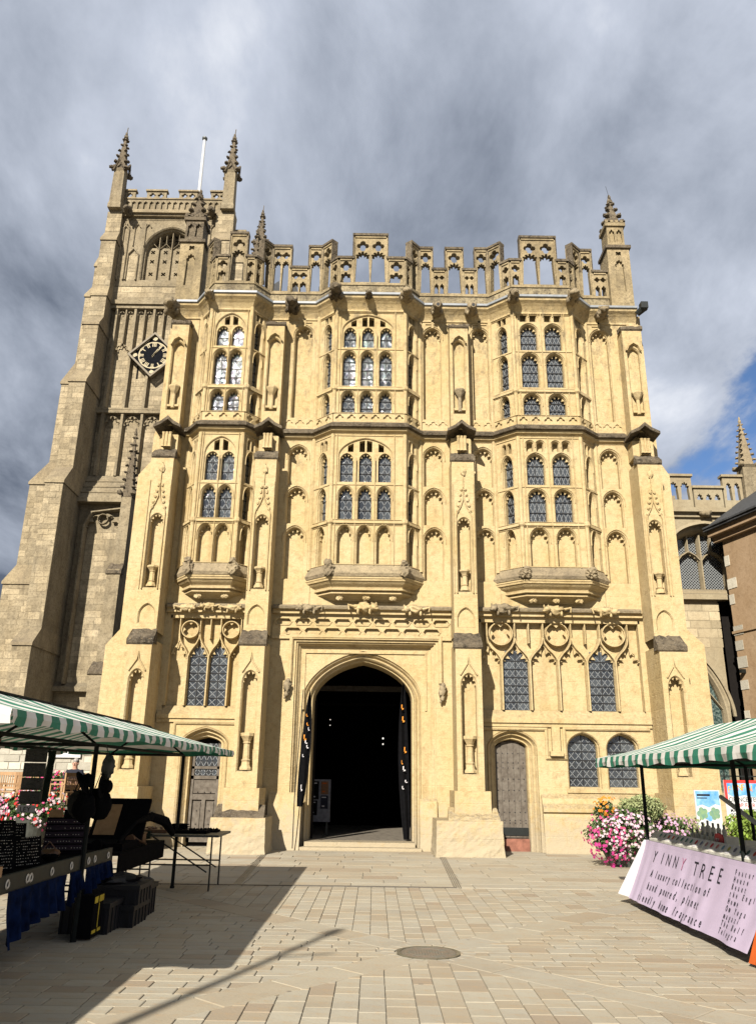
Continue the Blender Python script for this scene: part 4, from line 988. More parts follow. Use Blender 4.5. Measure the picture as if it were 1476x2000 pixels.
# ---- doors
def doors():
    m = MB(FAC); st = MB(FAC)
    o = MB(FAC); o.plate(arch(2.96, 3.72, .28, 2.3, 2.53, k=.25), [], -.36, -.42); d = o.build('door', WOOD, porch); d['label'] = 'narrow grey oak plank door studded with nails, right of the great doorway'
    for i in range(5):
        u = 2.965 + i * .151; k = MB(FAC); k.tone = .5; k.box(u, u + .144, .30, 2.36 + (.14 if 0 < i < 4 else .0), -.36, -.345 + (i % 2) * .004); k.build('plank', WOOD, d)
    for j, z in enumerate((.62, .68, .86, 1.12, 1.36, 1.62, 1.88, 2.0, 2.22)):
        for i in range(6): st.lathe((3.02 + i * .127, z, -.345), [(.012, 0)], 6); st.blob((3.02 + i * .127, z, -.345), (.017, .017, .012), 1, 0, 1)
    st.build('stud', BARM, d, kind='stuff')
    k = MB(FAC); k.box(2.97, 3.71, .34, .52, -.35, -.325); k.build('kick_board', IRON, d)
    k = MB(FAC); k.box(2.97, 3.71, -.05, .27, -.5, -.22); k.build('brick_step', TERRA, porch)
    # left door: panelled with glazed lights above
    o = MB(FAC); o.box(-4.47, -3.78, .10, .2, -.42, -.34); o.box(-4.47, -3.78, 1.52, 1.60, -.42, -.34); o.box(-4.47, -3.78, 1.76, 1.82, -.42, -.34); o.box(-4.47, -3.78, 2.08, 2.14, -.42, -.34)
    o.box(-4.47, -4.40, .1, 2.5, -.42, -.34); o.box(-3.85, -3.78, .1, 2.5, -.42, -.34); o.plate(rect(-4.47, -3.78, .1, 1.78), [], -.40)
    o.box(-4.40, -3.85, 1.05, 1.18, -.40, -.35); o.box(-4.17, -4.08, .2, 1.05, -.40, -.35); o.box(-4.40, -3.85, 1.2, 1.5, -.4, -.37)
    d = o.build('door', WOOD, porch); d['label'] = 'panelled grey oak door with leaded glass in its top, left of the great doorway'
    k = MB(FAC); k.box(-4.37, -4.20, .26, 1.0, -.40, -.375); k.build('panel', WOOD, d); k = MB(FAC); k.box(-4.05, -3.88, .26, 1.0, -.40, -.375); k.build('panel', WOOD, d)
    st = MB(FAC); rnd = random.Random(2)
    for z in (.24, .5, .8, 1.1, 1.14, 1.22): 
        for u in (-4.28, -4.12, -3.97): st.blob((u, z, -.36), (.014, .014, .012), 1, 0, 1)
    st.build('stud', BARM, d, kind='stuff')
    lead = MB(FAC); bars = MB(FAC); glaze(d, FAC, -4.40, -3.85, 1.60, 1.76, -.38, 4, 1, lead, bars); glaze(d, FAC, -4.40, -3.85, 1.82, 2.08, -.38, 4, 1, lead, bars); glaze(d, FAC, -4.40, -3.85, 2.14, 2.36, -.38, 4, 1, lead, bars)
    lead.build('leading', CAME, d, kind='stuff'); bars.build('saddle_bars', BARM, d, kind='stuff')
    # twin window right
    w = MB(FAC); w.plate(rect(4.66, 6.46, 1.2, 1.36), [], .001); w.box(4.62, 6.5, 1.33, 1.40, -.02, .035); wo = w.build('window', LIME, porch); wo['label'] = 'low twin arched window with diamond leading, beside the flower planter'
    lead = MB(FAC); bars = MB(FAC)
    for a in (4.73, 5.69): glaze(wo, FAC, a, a + .70, 1.46, 2.70, -.24, 2, 6, lead, bars, dia=2, pitch='x')
    lead.build('leading', CAME, wo, kind='stuff'); bars.build('saddle_bars', BARM, wo, kind='stuff')
doors()

# ---- pierced parapet
SPECK = stone('speckled_band', (0.34, 0.28, 0.17), (0.42, 0.35, 0.22), (0.07, 0.055, 0.04), blotch=1.0, soot=0.9, bump=1.2)
def parapet():
    segs = []; pts = runs(-5.25, 6.72)
    def face(p0, p1, secs):
        T = TF(p0, p1); L = math.hypot(p1[0] - p0[0], p1[1] - p0[1]); m = MB(T)
        m.plate(rect(0, L, 14.68, 15.12), [], 0, -.24); bb = MB(T); bb.plate(rect(0.004, L - .004, 14.72, 15.09), [], .006); bb.build('parapet_base', SPECK, porch); 
        cp = MB(T); prev = None
        for (a, b, hi, n) in secs:
            top = 16.78 if hi == 2 else (16.72 if hi == 1 else 15.98); w = b - a; e = .04 if w > .3 else .03; cw = (w - 2 * e) / n; hs = []
            for i in range(n):
                c = a + e + cw * (i + .5); q = cw / 2 - .012
                if hi: hs += [cusped(c - q, c + q, 15.20, 16.08, 16.26, 5, .34), foil((c, 16.44), min(q * 1.15, .18), 4, .36, 4, R(45))]
                else: hs += [cusped(c - q, c + q, 15.18, 15.38, 15.54, 3, .36), foil((c, 15.74), min(q * 1.15, .17), 4, .32, 4, R(45))]
            m.plate(rect(a, b, 15.12, top), [h if True else h for h in hs], 0, -.2); m.plate(rect(a, b, 15.12, top), hs, -.2, rev=True)
            # raised frame
            m.box(a, a + .035, 15.12, top, 0, .03); m.box(b - .035, b, 15.12, top, 0, .03); m.box(a, b, top - .06, top, 0, .03)
            cp.box(a - .03, b + .03, top, top + .075, -.18, .06)
            if hi:
                for x in (a, b): cp.box(x - .028, x + .0, 15.98, top, -.16, .05) if x == a else cp.box(x, x + .028, 15.98, top, -.16, .05)
        m.box(0, L, 15.08, 15.15, -.24, .035)
        o = m.build('parapet', LIMEP, porch); cp.build('coping', CRUST, o)
    D = OR
    def recess(x0, x1, secs): face((x0, 20), (x1, 20), [(a - x0, b - x0, h, n) for a, b, h, n in secs])
    def cants(k, le=True):
        d = D[k]
        for p0, p1, rv in (((d['b0'], 20), (d['f0'], 19.5), 0), ((d['f1'], 19.5), (d['b1'], 20), 1)):
            L = math.hypot(p1[0] - p0[0], p1[1] - p0[1]); q = .60 * L
            face(p0, p1, [(0, q, 1, 2 if q > .6 else 1), (q, L, 0, 1)] if not rv else [(0, L - q, 0, 1), (L - q, L, 1, 2 if q > .6 else 1)])
        return
    for k in (1, 2, 3): cants(k)
    def front(k, a, b):
        d = D[k]; face((d['f0'], 19.5), (d['f1'], 19.5), [(0, a - d['f0'], 0, 1), (a - d['f0'], b - d['f0'], 2, 1 if k == 1 else 2), (b - d['f0'], d['f1'] - d['f0'], 0, 1)])
    front(1, -4.44, -3.94); front(2, -.82, .17); front(3, 4.06, 5.10)
    recess(-3.26, -1.76, [(-3.26, -2.70, 1, 2), (-2.70, -2.16, 0, 2), (-2.16, -1.76, 1, 1)])
    recess(1.12, 3.18, [(1.12, 1.52, 1, 1), (1.52, 1.92, 0, 2), (1.92, 2.43, 1, 1), (2.43, 2.80, 0, 2), (2.80, 3.18, 1, 1)])
    recess(5.93, 6.72, [(5.93, 6.28, 1, 1), (6.28, 6.72, 0, 2)])
parapet()
def spirelet(m, T, c, z0, z1, r, n_ck, seed=0, cr=.07, sides=4):
    m.T = Matrix.Identity(4); x, y = c
    m.lathe((x, y, 0), [(r, z0), (r * .12, z1 - (z1 - z0) * .04), (r * .05, z1)], sides, R(45), axis='w')
    for k in range(4):
        a = R(45) + k * math.pi / 2
        for q in range(n_ck):
            t = (q + .35) / n_ck; rr = r * (1 - t) + .03; z = z0 + (z1 - z0) * t
            s = cr * (1 - .35 * t)
            m.blob((x + (rr + s * .4) * math.cos(a), y + (rr + s * .4) * math.sin(a), z), (s, s, s * .7), seed + q, .3, 1)
    m.blob((x, y, z1 - .02), (cr * .9, cr * .9, cr * 1.2), seed, .3, 1); m.blob((x, y, z1 + cr * 1.4), (cr * .5, cr * .5, cr), seed, .3, 1)
def pinnacle(x0, x1, lab, side):
    c = (x0 + x1) / 2; T = TF((0, 19.85), (1, 19.85)); m = MB(T); w = x1 - x0
    h = [cusped(c - .14, c + .14, 15.25, 16.1, 16.35, 5, .3)]; m.plate(rect(x0, x1, 14.68, 16.74), h + [foil((c, 16.55), .10, 4, .4, 4)], 0)
    m.plate(rect(x0 + .05, x1 - .05, 15.2, 16.7), [], -.08); m.strip(h[0], 0, h[0], -.08, True)
    m.box(x0, x1, 14.68, 16.74, -w - .1, -.1)
    for a, rv in ((x0, False), (x1, True)): m.face([(a, 14.68, -.1), (a, 14.68, 0), (a, 16.74, 0), (a, 16.74, -.1)], rev=rv)
    o = m.build('pinnacle', LIMEP, porch); o['label'] = lab
    k = MB(T); k.box(x0 - .05, x1 + .05, 16.74, 16.84, -w - .12, .06); k.build('cap', CRUST, o)
    k = MB(T); s = w * .38
    F = rect(c - s, c + s, 16.84, 17.62); hh = [cusped(c - s + .05, c - .02, 17.02, 17.32, 17.5, 3, .4), cusped(c + .02, c + s - .05, 17.02, 17.32, 17.5, 3, .4)]
    k.plate(F, hh, -.08, -.14); k.box(c - s, c + s, 16.84, 17.62, -w + .0, -.15); k.box(c - s - .06, c + s + .06, 17.60, 17.72, -w - .02, -.03)
    for i in range(4): u = c - s - .04 + i * (2 * s + .0) / 3.3; k.box(u, u + .08, 17.72, 17.80, -.1, -.02)
    k.build('turret', CRUST if side < 0 else LIMEP, o)
    k = MB(); spirelet(k, None, (c, 19.85 + w * .5), 17.72, 18.75, s * 1.15, 4, 3, .105); k.build('spirelet', CRUST, o)
    if side > 0:
        k = MB(); k.tube([(c - .02, 20.1, 18.8), (c - .10, 20.1, 19.25)], .006, 4); k.build('lightning_rod', IRON, o)
pinnacle(-6.02, -5.32, 'left pinnacle of the porch, in front of the tower', -1)
pinnacle(6.74, 7.40, 'right corner pinnacle of the porch against the sky', 1)
# roof behind the parapet: low lead roof and chimney-like dark stubs seen through the piercings
m = MB(); m.box(-5.3, 6.9, 20.6, 33, 14.82, 15.0); m.face([(-5.3, 20.9, 15.0), (6.9, 20.9, 15.0), (6.9, 27, 15.25), (-5.3, 27, 15.25)]); m.build('lead_roof', LEAD, porch)
for x0, x1, x2, x3 in ((-2.95, -2.75, -2.6, -2.4),):
    for a, b in ((-2.98, -2.35), (-1.98, -1.4), (-3.5, -3.1)):
        m = MB(); m.face([(a, 21.5, 15.0), (b, 21.5, 15.0), (a + .25, 21.5, 16.6), (a, 21.5, 16.4)]); m.box(a, a + .25, 21.5, 21.8, 15, 16.2); m.build('roof_timber', TILE, porch)

# ================================================================== TOWER
def masonry(parent, T, u0, u1, v0, v1, w, mat, course=.36, lens=(.5, .95), rnd=None, indiv=True, holes=(), proud=.012, name='stone_block', q=None):
    """coursed blocks, each its own slab with open joints; q collects what is joined instead"""
    rnd = rnd or random.Random(1); v = v0
    while v < v1 - .02:
        h = min(course * rnd.uniform(.85, 1.15), v1 - v); u = u0 - rnd.random() * lens[0]
        while u < u1:
            l = rnd.uniform(*lens); a, b = max(u, u0), min(u + l, u1); u += l
            if b - a < .06: continue
            if any(a < hb and b > ha and v < hd and v + h > hc for ha, hb, hc, hd in holes): continue
            g = .012; t = rnd.random(); d = w + rnd.uniform(0, proud)
            q.append((T, a + g, b - g, v + g, v + h - g, w, d, t, mat, parent))
        v += h
def flush_blocks(q, nindiv, key, parent, mat):
    q.sort(key=key); groups = {}
    for T, a, b, c, d, w, p, t, mt, par in q[:nindiv]:
        m = MB(T); m.tone = t; wb = w - .05
        m.strip(rect(a + .008, b - .008, c + .008, d - .008), p, rect(a, b, c, d), p - .008); m.face([(a + .008, c + .008, p), (b - .008, c + .008, p), (b - .008, d - .008, p), (a + .008, d - .008, p)])
        m.strip(rect(a, b, c, d), p - .008, rect(a, b, c, d), wb); m.build('stone_block', mt, par, tone=True)
    for T, a, b, c, d, w, p, t, mt, par in q[nindiv:]:
        m = groups.setdefault(par.name, (MB(), mt, par))[0]; m.T = T; m.tone = t
        m.face([(a, c, p), (b, c, p), (b, d, p), (a, d, p)]); m.strip(rect(a, b, c, d), p, rect(a, b, c, d), w - .05)
    for m, mt, par in groups.values(): m.build('stone_blocks', mt, par, tone=True, kind='stuff')
def tower():
    TY = 45.0; T = TF((0, TY), (1, TY)); root = empty('church_tower', 'tall weathered church tower with a diamond clock, belfry window and two crocketed pinnacles', 'church tower', loc=(-14, TY, 0))
    m = MB(T); q = []
    XL, XR = -17.95, -10.7; rnd = random.Random(9)
    xs = [-17.35 + 1.24 * i for i in range(6)]
    # clock stage panels
    def panels(v0, v1, heads, wd=.12, w1=-.35):
        m.plate(rect(XL, XR, v0, v1), [], w1)
        for x in xs: m.bar([(x, v0), (x, v1)], .30, w1, .0, .5)
        for a, b in zip(xs, xs[1:]):
            for (vs, va, ft) in heads:
                a_, b_ = a + .13, b - .13; nf = 20; big = arch(a_, b_, vs - .6, vs, va, n=nf); cu = cusped(a_, b_, vs - .6, vs, va, 5, .34)
                for k in range(2, nf + 2): m.face([(*big[k], -.12), (*big[k + 1], -.12), (*cu[k + 1], -.12), (*cu[k], -.12)]); m.face([(*cu[k], -.12), (*cu[k + 1], -.12), (*cu[k + 1], -.26), (*cu[k], -.26)])
                if ft:   # spandrel above the arch up to ft
                    top = [(b_ + .02, ft), (a_ - .02, ft)]; m.plate(big[2:] + top[::-1], [], -.12) if False else m.sweep(big[2:], [(.0, -.25), (.0, -.08), (-.10, -.08), (-.1, -.25)])
    panels(23.45, 30.7, [(27.4, 28.1, 0)]); panels(18.9, 23.1, [(22.3, 22.95, 0)])
    # twin narrow panels at the top of the clock stage
    for a, b in zip(xs, xs[1:]):
        c = (a + b) / 2; m.bar([(c, 28.1), (c, 30.7)], .16, -.35, -.05, .5)
        for p_, r_ in ((a + .14, c - .07), (c + .07, b - .14)):
            nf = 12; big = arch(p_, r_, 29.6, 30.25, 30.55, n=nf); cu = cusped(p_, r_, 29.6, 30.25, 30.55, 3, .45)
            for k in range(2, nf + 2): m.face([(*big[k], -.1), (*big[k + 1], -.1), (*cu[k + 1], -.1), (*cu[k], -.1)])
    for z in (23.1, 23.35): m.box(XL, XR, z, z + .12, -.3, .08 if z < 23.2 else .02)
    m.box(XL, XR, 23.2, 23.45, -.3, .0); m.box(XL, XR, 30.7, 31.25, -.3, .05); m.box(XL, XR, 30.95, 31.25, -.3, .18)
    masonry(root, T, XL, XR, 23.5, 29.9, -.35, TOWER, .33, (.4, .75), rnd, q=q); masonry(root, T, XL, XR, 19.0, 22.2, -.35, TOWER, .33, (.4, .75), rnd, q=q)
    # band
    m.box(XL, XR, 31.25, 32.45, -.3, -.05); masonry(root, T, XL, XR, 31.6, 32.4, -.05, TOWER, .4, (.9, 1.4), rnd, q=q)
    m.box(XL, XR, 37.75, 38.2, -.3, -.02)
    # belfry stage
    win = (-16.2, -12.45, 32.9, 35.2, 37.25)
    m.plate(rect(XL, XR, 32.4, 37.8), [arch(*win, n=28)], -.05)
    for (e0, w0), (e1, w1) in zip([(0, -.05), (.08, -.12), (.1, -.25), (.18, -.3), (.2, -.5)], [(.08, -.12), (.1, -.25), (.18, -.3), (.2, -.5), (.22, -.95)]): m.strip(arch(*win, e=e0, n=28), w0, arch(*win, e=e1, n=28), w1, True)
    W4 = [(-15.98 + .86 * i, -15.98 + .86 * i + .72) for i in range(4)]
    def hz(u):
        t = abs(2 * (u - win[0]) / (win[1] - win[0]) - 1); return 35.2 + 2.05 * (.88 * math.sqrt(max(0, 1 - t * t)) + .12 * (1 - t))
    sc = MB(T)
    for a, b in W4:
        c = (a + b) / 2; hs = []
        for z in (33.75, 34.75, 35.5):
            r_ = .16; hs.append(foil((c, z), r_ * 1.15, 4, .68, 5))
        top = min(hz(a), hz(b)) - .15
        sc.plate(rect(a, b, 33.0, 35.85), hs, -.55, -.7)
        if top - 36.1 > .15:
            for p_, r_ in ((a + .03, c - .03), (c + .03, b - .03)): 
                cu = cusped(p_, r_, 36.0, top - .2, top, 3, .4)
        sc.bar([(a, 35.75), (c, 36.15), (b, 35.75)], .07, -.65, -.45); sc.bar([(c, 36.1), (c, hz(c) - .1)], .08, -.65, -.45)
    for x in [-16.05] + [a + .79 for a, b in W4[:-1]] + [-12.6]: sc.bar([(x, 32.95), (x, hz(x) - .05)], .12, -.75, -.38)
    bw = sc.build('belfry_window', TOWER, root); lv = MB(T)
    for k in range(16): z = 33.0 + k * .26; lv.face([(-16.1, z, -.8), (-12.5, z, -.8), (-12.5, z + .12, -1.05), (-16.1, z + .12, -1.05)])
    lv.plate(rect(-16.3, -12.3, 32.5, 37.7), [], -1.25); lv.build('louvres', DARKIN, bw)
    for a, b, vs, va in ((-17.7, -17.25, 36.9, 37.25), (-17.1, -16.4, 34.9, 35.4), (-12.3, -11.6, 34.9, 35.4), (-11.4, -10.95, 36.9, 37.25)):
        m.bar([(a, 32.9), (a, vs), ((a + b) / 2, va), (b, vs), (b, 32.9)], .12, -.05, .08)
    for k in range(10):
        u = -17.6 + .74 * k
        if not (-16.0 < u < -12.7): m.bar([(u, 35.6), (u, 37.4)], .09, -.05, .06); m.bar([(u, 37.1), (u + .2, 37.4), (u + .37, 37.1)], .07, -.05, .05)
    masonry(root, T, -17.7, -16.4, 32.9, 35.0, -.05, TOWER, .33, (.4, .6), rnd, q=q)
    # sloping offset and lower stage with its blind window
    m.face([(XL, 17.1, 1.0), (XR, 17.1, 1.0), (XR, 18.9, -.1), (XL, 18.9, -.1)]); m.box(XL, XR, 16.85, 17.1, -.2, 1.05)
    for z in (17.5, 17.95, 18.4): f = (z - 17.1) / 1.8; m.box(XL, XR, z, z + .05, -.2, 1.0 - 1.1 * f + .05)
    m.plate(rect(XL - .2, XR, -.1, 16.85), [], .35)
    m.bar([(-15.15, 6.3), (-15.15, 15.7)], .28, .35, .75, .5); m.bar([(-17.25, 6.3), (-17.25, 15.5), (-16.9, 16.3), (-15.15, 16.55), (-13.4, 16.3), (-13.0, 15.5), (-13.0, 6.3)], .2, .35, .8)
    for a, b in ((-17.2, -15.25), (-15.05, -13.05)):
        nf = 20; big = arch(a, b, 14, 15.4, 16.3, n=nf); cu = cusped(a, b, 14, 15.4, 16.3, 5, .30)
        for k in range(2, nf + 2): m.face([(*big[k], .6), (*big[k + 1], .6), (*cu[k + 1], .6), (*cu[k], .6)]); m.face([(*cu[k], .6), (*cu[k + 1], .6), (*cu[k + 1], .4), (*cu[k], .4)])
        m.bar(circ(((a + b) / 2, 15.9), .3, 14), .08, .5, .7, closed=True)
    m.box(XL, XR, 5.9, 6.15, .3, .75); m.face([(XL, 6.15, .7), (XR, 6.15, .7), (XR, 6.4, .36), (XL, 6.4, .36)])
    masonry(root, T, -17.2, -13.0, 6.4, 15.3, .35, TOWER, .36, (.5, 1.0), rnd, q=q, holes=((-15.4, -14.9, 0, 20),)); masonry(root, T, XL, XR, 1, 5.9, .35, TOWER, .38, (.5, 1.0), rnd, q=q)
    # slit windows
    for u, z in ((-15.0, 20.6), (-15.6, 25.7)): k = MB(T); k.box(u - .06, u + .06, z, z + .95, -.36, -.325); k.build('slit_window', DARKIN, root)
    # body sides
    m.box(XL, XR, -.1, 38.2, -8, -.96)
    m.build('tower_wall', TOWER, root)
    # corner buttresses
    def ang(x0, x1, stages, name, west=0):
        k = MB(T); wl = []
        for i, (z0, z1, P, ex) in enumerate(stages):
            k.box(x0 - ex if west else x0, x1, stages[i - 1][1] - .02 if i else z0, z1, -.5, P)
            masonry(root, T, x0 - ex if west else x0, x1, z0 + .1, z1 - .05, P, TOWER, .36, (.5, .95), rnd, q=q)
            if i + 1 < len(stages):
                nz0, _, nP, nex = stages[i + 1]; a = x0 - (ex if west else 0); b = x0 - (nex if west else 0)
                kk = MB(T); wl.append(kk)
                kk.face([(a - .06, z1, P + .08), (x1 + .06, z1, P + .08), (x1, nz0, nP), (b, nz0, nP)]); kk.face([(a - .06, z1 - .15, P + .08), (x1 + .06, z1 - .15, P + .08), (x1 + .06, z1, P + .08), (a - .06, z1, P + .08)])
                kk.face([(x1 + .06, z1 - .15, P + .08), (x1 + .06, z1 - .15, -.3), (x1, nz0, -.3), (x1, nz0, nP), (x1 + .06, z1, P + .08)]); kk.face([(a - .06, z1 - .15, -.3), (a - .06, z1 - .15, P + .08), (a - .06, z1, P + .08), (b, nz0, nP), (b, nz0, -.3)])
        o = k.build(name, TOWER, root); [kk.build('weathering', CARVE, o) for kk in wl]
    ang(-18.75, -17.75, [(-.1, 8.0, 4.2, .0), (8.9, 17.3, 3.3, .0), (18.5, 24.2, 2.3, .0), (25.2, 28.6, 1.6, 0), (29.4, 31.1, 1.0, 0), (31.9, 35.6, .75, 0), (36.4, 38.1, .35, 0)], 'tower_buttress')
    ang(-18.4, -17.85, [(-.1, 4.8, .8, 3.6), (6.0, 12.0, .8, 3.0), (13.0, 18.1, .8, 2.4), (19.4, 24.8, .8, 1.45), (26.2, 31.2, .7, .85), (31.9, 33.6, .6, .55), (35.2, 38.1, .3, .25)], 'tower_buttress', 1)
    ang(-11.3, -10.1, [(-.1, 17, 2.5, 0), (18, 31.1, 1.6, 0), (31.9, 35.6, .9, 0), (36.4, 38.1, .4, 0)], 'tower_buttress')
    ang(-10.3, -9.3, [(-.1, 31, .3, 0), (31.6, 34.5, .0, 0), (36.5, 37.2, -.2, 0)], 'tower_buttress')
    # parapet
    c = MB(T)
    c.box(XL - .6, XR + .6, 38.1, 38.35, -.6, .35); c.box(XL - .5, XR + .5, 37.95, 38.1, -.6, .18); c.build('cornice', CARVE, root)
    p = MB(T); hs = []; n = 17; wd = (XR - XL - .3) / n
    for i in range(n):
        a = XL + .15 + wd * i + .05; hs.append(cusped(a, a + wd - .1, 38.55, 39.1, 39.3, 3, .4))
    p.plate(rect(XL, XR, 38.35, 39.5), hs, 0, -.0); p.plate(rect(XL, XR, 38.35, 39.5), [], -.12)
    for h_ in hs: p.strip(h_, 0, h_, -.12, True)
    mer = [(XL, -17.15), (-16.35, -15.0), (-14.1, -12.85), (-11.9, XR)]
    for a, b in mer:
        nn = 2 if b - a > 1 else 1; w_ = (b - a - .2) / nn; p.plate(rect(a, b, 39.5, 40.15), [foil((a + .1 + w_ * (i + .5), 39.8), .22, 4, .4, 4, R(45)) for i in range(nn)], 0, -.2)
    p.build('parapet', TOWER, root)
    k = MB(T); k.box(XL, XR, 39.46, 39.56, -.3, .07)
    for a, b in mer: k.box(a - .08, b + .08, 40.12, 40.24, -.3, .1)
    k.build('coping', CARVE, root)
    for x, y, sc_ in ((-18.25, TY - .3, 1), (-10.55, TY - .3, 1), (-9.6, TY + 7.6, .9)):
        k = MB(); k.lathe((x, y, 0), [(.62, 38.2), (.62, 38.5), (.55, 38.7), (.50, 41.3), (.62, 41.5)], 4, R(45), axis='w')
        o = k.build('pinnacle', TOWER, root)
        k = MB()
        for j in range(4):
            a = j * math.pi / 2; dx, dy = math.cos(a), math.sin(a)
            k.tube([(x + dx * .45 - dy * .4, y + dy * .45 + dx * .4, 41.3), (x + dx * .55, y + dy * .55, 42.1), (x + dx * .45 + dy * .4, y + dy * .45 - dx * .4, 41.3)], .09, 5)
            b = a + R(45); k.blob((x + .72 * math.cos(b), y + .72 * math.sin(b), 41.45), (.2, .2, .14), j, .3, 1)
        spirelet(k, None, (x, y), 41.4, 44.6, .52, 6, j, .17); k.tube([(x, y, 44.6), (x + .05, y, 45.4)], .03, 4)
        k.build('spirelet', CRUST, o)
    for u in (-17.3, -11.6): k = MB(T); k.blob((u, 38.0, .5), (.25, .25, .5), u, .35, 2, 2); k.blob((u, 37.9, 1.0), (.18, .18, .2), u, .3, 2, 2); k.build('gargoyle', CRUST, root, smooth=True)
    # flush the blocks: the ones most visible become parts
    flush_blocks(q, 300, lambda b: -((b[0] @ Vector((0, 0, b[5]))).y * -1 + (b[4] - b[3]) * (b[2] - b[1]) * 8 + (6 if b[1] < -13.3 else -20) + (4 if b[3] > 6 and b[3] < 30 else -8)), root, TOWER)
    # flagpole
    fp = empty('flagpole', 'white flagpole with stay wires standing on the tower roof', 'flagpole', loc=(-13.0, TY + 3, 38))
    k = MB(); k.tube([(-13.6, TY + 3, 38), (-13.6, TY + 3, 47.6)], [.15, .10], 10); k.build('pole', WHITE, fp)
    k = MB(); k.lathe((-13.6, TY + 3, 0), [(.14, 47.55), (.2, 47.65), (.2, 47.75), (.08, 47.8)], 10, axis='w'); k.build('finial', PEWTER, fp)
    for dx in (-3.6, 2.3, 1.4, -1.0): k = MB(); k.tube([(-13.6, TY + 3, 42.8), (-13.6 + dx, TY + 1, 38.4)], .018, 4); k.build('stay_wire', PEWTER, fp)
    # clock
    cx, cz = -14.55, 27.15; ck = empty('tower_clock', 'black diamond-framed tower clock with gilded numerals, partly behind the porch', 'clock', loc=(cx, TY - .3, cz))
    s = 1.62; D4 = [(cx, cz - s), (cx + s, cz), (cx, cz + s), (cx - s, cz)]; D5 = [(cx + (x - cx) * .90, cz + (y - cz) * .90) for x, y in D4]
    k = MB(T); k.plate(D4, [D5], .32); k.strip(D4, .32, D4, .0); k.strip(D5, .32, D5, .15, True); k.build('frame', plain('clock_frame', (.20, .16, .10), .6, .3), ck)
    k = MB(T); k.plate(D5, [], .14); k.build('dial', DIAL, ck)
    k = MB(T); k.sweep(circ((cx, cz), .93, 40), [(.035, .15), (.035, .17), (-.035, .17), (-.035, .15)], closed=True)
    k.build('minute_ring', GOLD, ck)
    for h_ in range(12):
        a = math.pi / 2 - h_ * math.pi / 6; n_ = (3, 1, 2, 3, 3, 1, 2, 3, 3, 2, 1, 2)[h_]
        k = MB(T)
        for j in range(n_):
            o_ = (j - (n_ - 1) / 2) * .10; px_, py_ = -math.sin(a) * o_, math.cos(a) * o_
            k.sweep([(cx + px_ + .62 * math.cos(a), cz + py_ + .62 * math.sin(a)), (cx + px_ + .86 * math.cos(a), cz + py_ + .86 * math.sin(a))], [(.028, .16), (-.028, .16)])
        k.sweep([(cx + .86 * math.cos(a) - .14 * math.sin(a), cz + .86 * math.sin(a) + .14 * math.cos(a)), (cx + .86 * math.cos(a) + .14 * math.sin(a), cz + .86 * math.sin(a) - .14 * math.cos(a))], [(.02, .162), (-.02, .162)])
        k.build('numeral', GOLD, ck)
    for dx, dz in ((0, 1.2), (0, -1.2), (-1.2, 0), (1.2, 0)): k = MB(T); k.blob((cx + dx, cz + dz, .16), (.14, .14, .02), dx, .5, 2, 4); k.build('scroll_ornament', GOLD, ck)
    for l, ang_, w_ in ((.85, 38, .05), (.52, 33, .075)):
        a = R(90 - ang_); k = MB(T); k.sweep([(cx - .15 * math.cos(a), cz - .15 * math.sin(a)), (cx + l * math.cos(a), cz + l * math.sin(a))], [(w_ / 2 + .01, .19), (-w_ / 2 - .01, .19)]); k.build('hand', GOLD, ck)
tower()

# slim pinnacled buttress of the aisle between tower and porch
r = empty('aisle_pinnacle', 'dark crocketed pinnacle on a slim buttress squeezed between tower and porch', 'pinnacle', loc=(-9.3, 30.5, 0))
m = MB(TF((0, 30.5), (1, 30.5))); m.box(-10.6, -9.95, -.1, 5.2, -3, .9); m.box(-10.5, -10.0, 5.2, 9.2, -3, .6); m.box(-10.4, -10.0, 9.2, 12.4, -1, .3); m.build('shaft', TOWER, r)
m = MB(TF((0, 30.5), (1, 30.5))); weathering(m, -10.6, -9.95, 5.2, 5.6, .9, .6, .05); m.build('weathering', CRUST, r); m = MB(TF((0, 30.5), (1, 30.5))); weathering(m, -10.5, -10.0, 9.1, 9.5, .6, .3, .05); m.build('weathering', CRUST, r)
m = MB(); spirelet(m, None, (-10.2, 30.4), 12.3, 15.2, .30, 9, 2, .10); 
for k in range(4): a = k * math.pi / 2 + .78; m.blob((-10.2 + .38 * math.cos(a), 30.4 + .38 * math.sin(a), 12.45), (.14, .14, .12), k, .3, 1)
m.build('spirelet', CRUST, r)
r = empty('nave_pinnacle', 'crocketed pinnacle rising behind the porch battlements, right of the tower', 'pinnacle', loc=(-5.6, 40, 24))
m = MB(); spirelet(m, None, (-7.15, 38), 28.0, 31.3, .45, 7, 5, .14); m.lathe((-7.15, 38, 0), [(.33, 22), (.33, 28.1), (.45, 28.3)], 4, R(45), axis='w'); m.tube([(-7.15, 38, 31.3), (-7.1, 38, 32.1)], .025, 4); m.build('spirelet', CRUST, r)

